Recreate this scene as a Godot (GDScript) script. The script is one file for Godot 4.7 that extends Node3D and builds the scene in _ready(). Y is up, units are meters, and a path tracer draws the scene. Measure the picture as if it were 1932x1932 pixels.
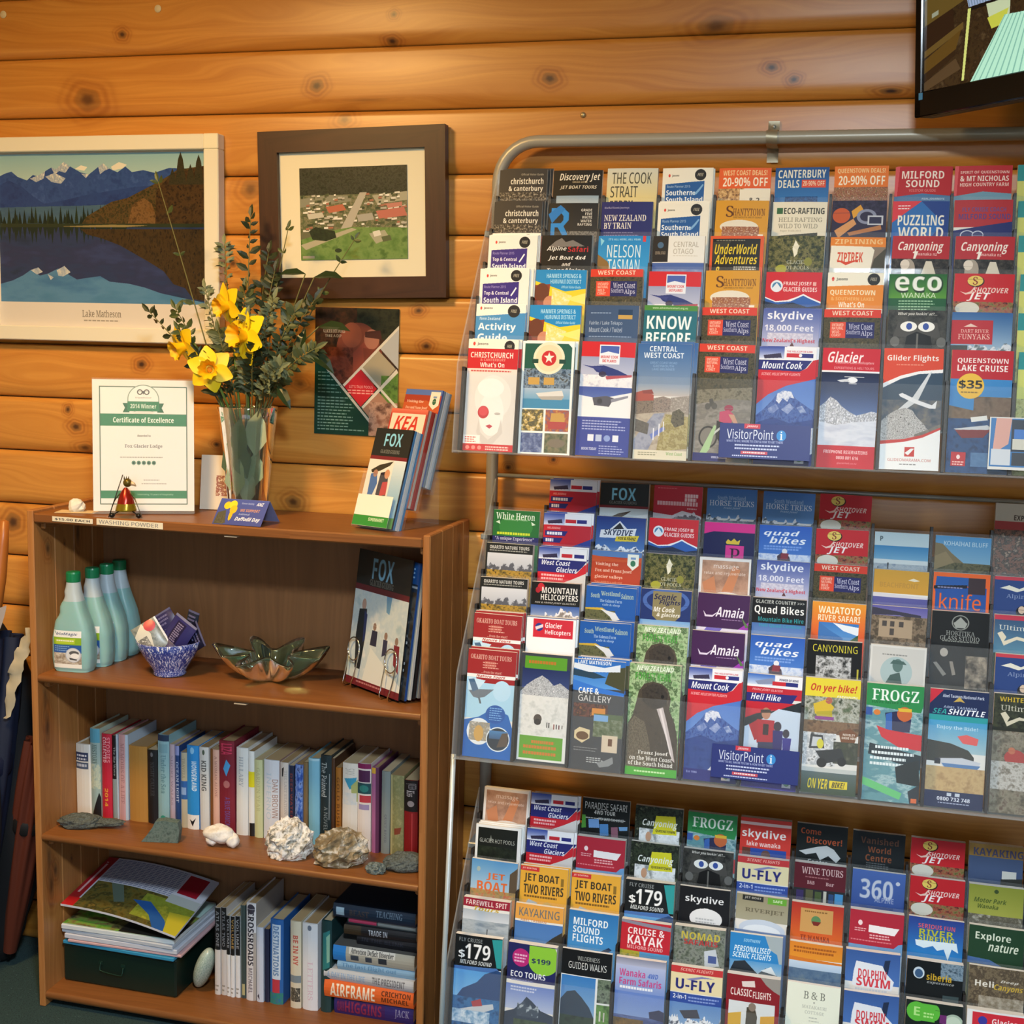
extends Node3D
# A lodge reception corner: knotty pine log wall, a three-tier brochure rack, a pine bookcase.
# The log wall's face is z = 0, the floor y = 0, units are metres.
# ---------------------------------------------------------------- mesh helpers
var st: SurfaceTool
var X := Transform3D()                       # every shape added below goes through X
var taken := {}
var rng := RandomNumberGenerator.new()
var mats := {}

func mb(smooth := false, at := Transform3D()):
	st = SurfaceTool.new()
	st.begin(Mesh.PRIMITIVE_TRIANGLES)
	st.set_smooth_group(0 if smooth else 0xFFFFFFFF)
	X = at

func at(p: Vector3, turn := Vector3.ZERO) -> Transform3D:      # turn in degrees
	return Transform3D(Basis.from_euler(turn * PI / 180.0), p)

func v3(p: Vector3, uv := Vector2.ZERO):
	st.set_uv(uv)
	st.add_vertex(X * p)

func tri(a: Vector3, b: Vector3, c: Vector3, outward: Vector3, ua := Vector2.ZERO, ub := Vector2.ZERO, uc := Vector2.ZERO):
	if (b - a).cross(c - a).dot(outward) > 0.0:
		v3(a, ua); v3(c, uc); v3(b, ub)
	else:
		v3(a, ua); v3(b, ub); v3(c, uc)

func quad(a: Vector3, b: Vector3, c: Vector3, d: Vector3, outward: Vector3, ua := Vector2.ZERO, ub := Vector2.ZERO, uc := Vector2.ZERO, ud := Vector2.ZERO):
	tri(a, b, c, outward, ua, ub, uc)
	tri(a, c, d, outward, ua, uc, ud)

func build(called: String, m: Material, parent: Node = null) -> MeshInstance3D:
	st.generate_normals()
	var o := MeshInstance3D.new()
	o.mesh = st.commit()
	o.mesh.surface_set_material(0, m)
	return put(o, called, parent)

func put(o: Node3D, called: String, parent: Node = null) -> Node3D:
	if parent == null:
		var n: int = taken.get(called, 0)
		taken[called] = n + 1
		o.name = called if n == 0 else "%s_%03d" % [called, n]
		add_child(o, true)
	else:
		o.name = called
		parent.add_child(o, true)
	return o

func inst(mesh: Mesh, called: String, parent: Node, xf: Transform3D) -> MeshInstance3D:
	var o := MeshInstance3D.new()
	o.mesh = mesh
	o.transform = xf
	put(o, called, parent)
	return o

func thing(called: String, label: String, category: String, group := "", xf := Transform3D()) -> Node3D:
	var o := Node3D.new()
	put(o, called)
	o.transform = xf
	return tag(o, label, category, group)

func tag(o: Node3D, label: String, category: String, group := "") -> Node3D:
	o.set_meta("label", label)
	o.set_meta("category", category)
	if group: o.set_meta("group", group)
	return o

func structure(o: Node3D) -> Node3D:
	o.set_meta("kind", "structure")
	return o

# box with chamfered edges; uv in metres, u along the grain axis g
func box(c: Vector3, s: Vector3, bev := 0.0, g := -1, off := Vector2.ZERO):
	var h := s / 2.0
	if g < 0: g = s.max_axis_index()
	bev = minf(bev, 0.45 * minf(h.x, minf(h.y, h.z)) * 2.0)
	var i := h - Vector3(bev, bev, bev)
	for ax in 3:
		var b1 := (ax + 1) % 3
		var b2 := (ax + 2) % 3
		for sg in [-1.0, 1.0]:
			var n := Vector3.ZERO; n[ax] = sg
			var p := []
			for k in [[-1, -1], [1, -1], [1, 1], [-1, 1]]:
				var v := Vector3.ZERO
				v[ax] = sg * h[ax]; v[b1] = k[0] * i[b1]; v[b2] = k[1] * i[b2]
				p.append(c + v)
			quad(p[0], p[1], p[2], p[3], n, buv(p[0], ax, g, off), buv(p[1], ax, g, off), buv(p[2], ax, g, off), buv(p[3], ax, g, off))
	if bev <= 0.0: return
	for ax in 3:
		var b1 := (ax + 1) % 3
		var b2 := (ax + 2) % 3
		for k in [[-1, -1], [1, -1], [1, 1], [-1, 1]]:
			var p := []
			for e in [[-1, 0], [1, 0], [1, 1], [-1, 1]]:
				var v := Vector3.ZERO
				v[ax] = e[0] * i[ax]
				v[b1] = k[0] * (h[b1] if e[1] == 0 else i[b1])
				v[b2] = k[1] * (i[b2] if e[1] == 0 else h[b2])
				p.append(c + v)
			var n := Vector3.ZERO; n[b1] = k[0]; n[b2] = k[1]
			quad(p[0], p[1], p[2], p[3], n, buv(p[0], b1, g, off), buv(p[1], b1, g, off), buv(p[2], b1, g, off), buv(p[3], b1, g, off))
	for sx in [-1, 1]:
		for sy in [-1, 1]:
			for sz in [-1, 1]:
				var d := Vector3(sx, sy, sz)
				tri(c + d * Vector3(h.x, i.y, i.z), c + d * Vector3(i.x, h.y, i.z), c + d * Vector3(i.x, i.y, h.z), d, off, off, off)

func buv(p: Vector3, ax: int, g: int, off: Vector2) -> Vector2:
	var o := [0, 1, 2]
	o.erase(ax)
	if ax == g: return Vector2(p[o[0]], p[o[1]]) + off
	o.erase(g)
	return Vector2(p[g], p[o[0]]) + off

# surface of revolution about y; profile = [[r, y], ...]
func lathe(profile: Array, seg := 24, c := Vector3.ZERO):
	var rows := []
	for p in profile:
		var ring := []
		for k in seg + 1:
			var a: float = TAU * k / seg
			var r: float = p[0]
			var y: float = p[1]
			ring.append(c + Vector3(r * cos(a), y, r * sin(a)))
		rows.append(ring)
	grid(rows, true)

# grid of points rows x cols, uv 0..1; the first row's direction decides the side
func grid(rows: Array, flip := false, uv0 := Vector2.ZERO, uv1 := Vector2.ONE):
	var nr := rows.size() - 1
	for i in nr:
		var nc: int = rows[i].size() - 1
		for k in nc:
			var a: Vector3 = rows[i][k]
			var b: Vector3 = rows[i][k + 1]
			var c: Vector3 = rows[i + 1][k + 1]
			var d: Vector3 = rows[i + 1][k]
			var ua := uv0 + (uv1 - uv0) * Vector2(float(k) / nc, float(i) / nr)
			var ub := uv0 + (uv1 - uv0) * Vector2(float(k + 1) / nc, float(i) / nr)
			var uc := uv0 + (uv1 - uv0) * Vector2(float(k + 1) / nc, float(i + 1) / nr)
			var ud := uv0 + (uv1 - uv0) * Vector2(float(k) / nc, float(i + 1) / nr)
			if flip:
				v3(a, ua); v3(c, uc); v3(b, ub); v3(a, ua); v3(d, ud); v3(c, uc)
			else:
				v3(a, ua); v3(b, ub); v3(c, uc); v3(a, ua); v3(c, uc); v3(d, ud)

func tube(pts: Array, radii, sides := 10, caps := true):
	var n := pts.size()
	var rows := []
	var t0: Vector3 = (pts[1] - pts[0]).normalized()
	var u := t0.cross(Vector3(0.3, 0.2, 1.0) if absf(t0.z) < 0.8 else Vector3(0, 1, 0.1)).normalized()
	for i in n:
		var t: Vector3 = (pts[mini(i + 1, n - 1)] - pts[maxi(i - 1, 0)]).normalized()
		u = (u - t * u.dot(t)).normalized()
		var w := t.cross(u)
		var r: float = radii[i] if radii is Array else radii
		var ring := []
		for k in sides + 1:
			var a := TAU * k / sides
			ring.append(pts[i] + (u * cos(a) + w * sin(a)) * r)
		rows.append(ring)
	grid(rows, true)
	if caps:
		for e in [0, n - 1]:
			var out: Vector3 = pts[0] - pts[1] if e == 0 else pts[n - 1] - pts[n - 2]
			for k in sides:
				tri(pts[e], rows[e][k], rows[e][k + 1], out)

func curve(pts: Array, steps := 8) -> Array:                   # Catmull-Rom through pts
	var o := []
	for i in pts.size() - 1:
		var a: Vector3 = pts[maxi(i - 1, 0)]
		var b: Vector3 = pts[i]
		var c: Vector3 = pts[i + 1]
		var d: Vector3 = pts[mini(i + 2, pts.size() - 1)]
		for k in steps:
			o.append(b.cubic_interpolate(c, a, d, float(k) / steps))
	o.append(pts[-1])
	return o

# closed outline (x, y) pushed along z from z0 to z1
func prism(poly: PackedVector2Array, z0: float, z1: float, uvs := 1.0):
	var idx := Geometry2D.triangulate_polygon(poly)
	for i in range(0, idx.size(), 3):
		var p := [poly[idx[i]], poly[idx[i + 1]], poly[idx[i + 2]]]
		for e in [[z1, 1.0], [z0, -1.0]]:
			tri(Vector3(p[0].x, p[0].y, e[0]), Vector3(p[1].x, p[1].y, e[0]), Vector3(p[2].x, p[2].y, e[0]), Vector3(0, 0, e[1]), p[0] * uvs, p[1] * uvs, p[2] * uvs)
	var cw := Geometry2D.is_polygon_clockwise(poly)
	for i in poly.size():
		var a := poly[i]
		var b := poly[(i + 1) % poly.size()]
		var n := Vector3(b.y - a.y, a.x - b.x, 0) * (-1.0 if cw else 1.0)
		quad(Vector3(a.x, a.y, z0), Vector3(b.x, b.y, z0), Vector3(b.x, b.y, z1), Vector3(a.x, a.y, z1), n, a * uvs, b * uvs, b * uvs, a * uvs)

# noise-shaped ball: fn(direction) -> radius vector factor
func ball(c: Vector3, r: Vector3, rings := 14, seg := 20, nz: FastNoiseLite = null, amp := 0.0, flat_bottom := -2.0):
	var rows := []
	for i in rings + 1:
		var th := PI * i / rings
		var ring := []
		for k in seg + 1:
			var a := TAU * (k % seg) / seg
			var d := Vector3(sin(th) * cos(a), cos(th), sin(th) * sin(a))
			var m := 1.0
			if nz: m += amp * nz.get_noise_3dv(d * 100.0)
			var p := d * m
			p.y = maxf(p.y, flat_bottom)
			ring.append(c + p * r)
		rows.append(ring)
	grid(rows, true)

func mat(hex: String, rough := 0.6, metal := 0.0) -> StandardMaterial3D:
	var key := "%s %.2f %.2f" % [hex, rough, metal]
	if not mats.has(key):
		var m := StandardMaterial3D.new()
		m.albedo_color = Color(hex)
		m.roughness = rough
		m.metallic = metal
		mats[key] = m
	return mats[key]

func texmat(im: Image, rough := 0.5, repeat := true) -> StandardMaterial3D:
	var m := StandardMaterial3D.new()
	m.albedo_texture = ImageTexture.create_from_image(im)
	m.roughness = rough
	m.texture_repeat = repeat
	return m

func pane(hex: String, alpha: float) -> StandardMaterial3D:
	var m := StandardMaterial3D.new()
	m.albedo_color = Color(hex, alpha)
	m.transparency = BaseMaterial3D.TRANSPARENCY_ALPHA
	m.roughness = 0.04
	m.metallic_specular = 0.5
	return m

func glass(hex: String) -> StandardMaterial3D:
	var m := StandardMaterial3D.new()
	m.albedo_color = Color(hex, 0.02)
	m.roughness = 0.02
	m.refraction_enabled = true
	m.refraction_scale = 0.05
	return m

# ---------------------------------------------------------------- painting print
var cv: Image                                # what is painted on
var cx := 0.0                                # cell origin and scale, in pixels
var cy := 0.0
var cs := 1.0
var cw_ := 0.0                               # cell size in units, drawing is clipped to it
var ch_ := 0.0
var fonts := {}
var glyphs := {}

func canvas(w: int, h: int, wu: float, hu: float, hex := "ffffff"):
	cv = Image.create_empty(w, h, false, Image.FORMAT_RGB8)
	cv.fill(Color(hex))
	cx = 0; cy = 0; cs = w / wu; cw_ = wu; ch_ = hu

func clip(x: float, y: float, w: float, h: float) -> Rect2i:
	var a := Vector2(clampf(x, 0, cw_), clampf(y, 0, ch_))
	var b := Vector2(clampf(x + w, 0, cw_), clampf(y + h, 0, ch_))
	var p := Vector2i(roundi(cx + a.x * cs), roundi(cy + a.y * cs))
	return Rect2i(p, Vector2i(roundi(cx + b.x * cs), roundi(cy + b.y * cs)) - p).intersection(Rect2i(Vector2i.ZERO, cv.get_size()))

func pR(x: float, y: float, w: float, h: float, c):
	cv.fill_rect(clip(x, y, w, h), Color(c))

func pG(x: float, y: float, w: float, h: float, c1, c2):
	var r := clip(x, y, w, h)
	for i in r.size.y:
		cv.fill_rect(Rect2i(r.position.x, r.position.y + i, r.size.x, 1), Color(c1).lerp(Color(c2), float(i) / r.size.y))

func pE(x: float, y: float, rx: float, ry: float, c):
	var n := int(ry * 2 * cs)
	for i in n:
		var t := (i + 0.5) / n * 2.0 - 1.0
		var hw := rx * sqrt(maxf(0.0, 1.0 - t * t))
		pR(x - hw, y + t * ry, hw * 2, 1.0 / cs + 0.001, c)

func pP(pts: Array, c):                      # pts = [x, y, x, y, ...]
	var lo := 1e9
	var hi := -1e9
	for i in range(1, pts.size(), 2):
		lo = minf(lo, pts[i]); hi = maxf(hi, pts[i])
	lo = maxf(lo, 0); hi = minf(hi, ch_)
	var n := int((hi - lo) * cs)
	var m := pts.size() / 2
	for i in n:
		var y := lo + (i + 0.5) / cs
		var xs := []
		for k in m:
			var y0: float = pts[k * 2 + 1]
			var y1: float = pts[(k + 1) % m * 2 + 1]
			if (y0 <= y) != (y1 <= y):
				var x0: float = pts[k * 2]
				xs.append(x0 + (pts[(k + 1) % m * 2] - x0) * (y - y0) / (y1 - y0))
		xs.sort()
		for k in range(0, xs.size() - 1, 2):
			pR(xs[k], lo + i / cs, xs[k + 1] - xs[k], 1.0 / cs + 0.001, c)

# mottled picture: noise between colours (a printed photograph's foliage, rock, water), inside a box or an outline
func pN(x: float, y: float, w: float, h: float, cols: Array, f := 0.1, sd := 1, sx := 1.0, outline := []):
	var r := clip(x, y, w, h)
	var nz := FastNoiseLite.new()
	nz.seed = sd
	nz.frequency = f / cs * 0.8
	nz.fractal_octaves = 4
	nz.fractal_gain = 0.62
	var cc := []
	for c in cols: cc.append(Color(c))
	var n := cc.size() - 1
	var g := RandomNumberGenerator.new()
	g.seed = sd * 77
	for j in r.size.y:
		var spans := [[0, r.size.x]]
		if outline: spans = cross(outline, (r.position.y + j + 0.5 - cy) / cs, r)
		for s in spans:
			for i in range(s[0], s[1]):
				var t := clampf(nz.get_noise_2d(i / sx, j) * 0.9 + 0.5 + g.randf_range(-0.11, 0.11), 0, 0.999) * n
				var k := int(t)
				cv.set_pixel(r.position.x + i, r.position.y + j, cc[k].lerp(cc[k + 1], t - k))

func cross(pts: Array, y: float, r: Rect2i) -> Array:
	var xs := []
	var m := pts.size() / 2
	for k in m:
		var y0: float = pts[k * 2 + 1]
		var y1: float = pts[(k + 1) % m * 2 + 1]
		if (y0 <= y) != (y1 <= y):
			var x0: float = pts[k * 2]
			xs.append(clampi(roundi(cx + (x0 + (pts[(k + 1) % m * 2] - x0) * (y - y0) / (y1 - y0)) * cs) - r.position.x, 0, r.size.x))
	xs.sort()
	var o := []
	for k in range(0, xs.size() - 1, 2): o.append([xs[k], xs[k + 1]])
	return o

func pQ(pts: Array, cols: Array, f := 0.1, sd := 1, sx := 1.0):
	var lo := Vector2(1e9, 1e9)
	var hi := -lo
	for i in range(0, pts.size(), 2):
		lo = lo.min(Vector2(pts[i], pts[i + 1])); hi = hi.max(Vector2(pts[i], pts[i + 1]))
	pN(lo.x, lo.y, hi.x - lo.x, hi.y - lo.y, cols, f, sd, sx, pts)

# mountain range: ridge between y0 (highest) and y1 (foot), rock and snow
func pM(x: float, y: float, w: float, h: float, rock, snow, sd := 1, amount := 0.5, rough := 1.0):
	var r := clip(x, y, w, h)
	var nz := FastNoiseLite.new()
	nz.seed = sd
	nz.frequency = 0.035 * rough / cs * 1.2
	nz.fractal_octaves = 5
	var n2 := FastNoiseLite.new()
	n2.seed = sd + 9
	n2.frequency = 0.07 / cs
	n2.fractal_octaves = 3
	var a := Color(rock)
	var b := Color(snow)
	for i in r.size.x:
		var top := int((0.5 - 0.75 * nz.get_noise_1d(i)) * r.size.y * 0.75)
		for j in range(maxi(0, top), r.size.y):
			var d := float(j - top) / r.size.y
			var s := n2.get_noise_2d(i + j * 0.8, j - i * 0.3) + amount - d * 1.2
			cv.set_pixel(r.position.x + i, r.position.y + j, a.lerp(b, clampf(s * 2.6, 0, 1)))

func pL(x: float, y: float, w: float, n: int, c, gap := 3.0, hh := 1.2):     # lines of print too small to read
	for i in n:
		var xx := x
		var e := x + w * (0.75 + 0.25 * absf(sin(i * 2.3 + x)))
		while xx < e:
			var l := 2.0 + 3.0 * absf(sin(xx * 1.7 + i * 3.1))
			pR(xx, y + i * gap, minf(l, e - xx), hh, c)
			xx += l + 1.0

func font(k: String) -> RID:
	if not fonts.has(k):
		var f := SystemFont.new()
		f.font_names = PackedStringArray(["Droid Serif" if k.to_lower() == "f" else "Droid Sans"])
		f.font_weight = 700 if k in ["b", "F", "i"] else 400
		fonts[k] = [f, f.get_rids()[0]]
	return fonts[k][1]

func glyph(k: String, c: String) -> Dictionary:
	var key := k + c
	if not glyphs.has(key):
		var ts := TextServerManager.get_primary_interface()
		var rid := font(k)
		var sz := Vector2i(44, 0)
		var gi := ts.font_get_glyph_index(rid, 44, c.unicode_at(0), 0)
		ts.font_render_glyph(rid, sz, gi)
		var d := {"adv": ts.font_get_glyph_advance(rid, 44, gi).x, "im": null}
		var uv := ts.font_get_glyph_uv_rect(rid, sz, gi)
		if uv.size.x > 0 and c != " ":
			var im := ts.font_get_texture_image(rid, sz, ts.font_get_glyph_texture_idx(rid, sz, gi))
			var g := im.get_region(Rect2i(uv))
			g.convert(Image.FORMAT_RGBA8)
			d.im = g
			d.off = ts.font_get_glyph_offset(rid, sz, gi)
		glyphs[key] = d
	return glyphs[key]

# words stretched to fill the box; turn 1 = reads downwards, 3 = upwards
func pT(text: String, x: float, y: float, w: float, h: float, c, k := "b", turn := 0):
	var pen := 4.0
	var lo := 1e9
	var hi := -1e9
	var place := []
	for ch in text:
		var g := glyph(k, ch)
		if g.im:
			place.append([g.im, pen + g.off.x, g.off.y])
			lo = minf(lo, g.off.y); hi = maxf(hi, g.off.y + g.im.get_height())
		pen += g.adv
	if place.is_empty(): return
	var t := Image.create_empty(int(pen) + 4, int(hi - lo), false, Image.FORMAT_RGBA8)
	t.fill(Color(1, 1, 1, 0))
	for p in place:
		t.blend_rect(p[0], Rect2i(Vector2i.ZERO, p[0].get_size()), Vector2i(roundi(p[1]), roundi(p[2] - lo)))
	var ur := t.get_used_rect()
	t = t.get_region(ur)
	if k == "i":
		var sk := Image.create_empty(t.get_width() + t.get_height() / 4, t.get_height(), false, Image.FORMAT_RGBA8)
		sk.fill(Color(1, 1, 1, 0))
		for j in t.get_height():
			sk.blit_rect(t, Rect2i(0, j, t.get_width(), 1), Vector2i((t.get_height() - j) / 4, j))
		t = sk
	if turn == 1: t.rotate_90(CLOCKWISE)
	if turn == 3: t.rotate_90(COUNTERCLOCKWISE)
	t.resize(maxi(2, roundi(w * cs)), maxi(2, roundi(h * cs)), Image.INTERPOLATE_BILINEAR if w * cs > t.get_width() * 0.6 else Image.INTERPOLATE_LANCZOS)
	var col := Color(c)
	var px := roundi(cx + x * cs)
	var py := roundi(cy + y * cs)
	var lim := clip(0, 0, cw_, ch_)
	for j in t.get_height():
		for i in t.get_width():
			var q := Vector2i(px + i, py + j)
			if lim.has_point(q):
				var a := t.get_pixel(i, j).a
				if a > 0.02: cv.set_pixelv(q, cv.get_pixelv(q).lerp(col, a))

func opt(o: Array, i: int, d):
	return o[i] if o.size() > i else d

func paint(ops: Array):
	for o in ops:
		match o[0]:
			"R": pR(o[1], o[2], o[3], o[4], o[5])
			"G": pG(o[1], o[2], o[3], o[4], o[5], o[6])
			"E": pE(o[1], o[2], o[3], o[4], o[5])
			"P": pP(o[1], o[2])
			"N": pN(o[1], o[2], o[3], o[4], o[5], opt(o, 6, 0.1), opt(o, 7, 1), opt(o, 8, 1.0))
			"Q": pQ(o[1], o[2], opt(o, 3, 0.1), opt(o, 4, 1), opt(o, 5, 1.0))
			"M": pM(o[1], o[2], o[3], o[4], o[5], o[6], opt(o, 7, 1), opt(o, 8, 0.5), opt(o, 9, 1.0))
			"L": pL(o[1], o[2], o[3], o[4], o[5], opt(o, 6, 3.0), opt(o, 7, 1.2))
			"T": pT(o[1], o[2], o[3], o[4], o[5], o[6], opt(o, 7, "b"), opt(o, 8, 0))
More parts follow.
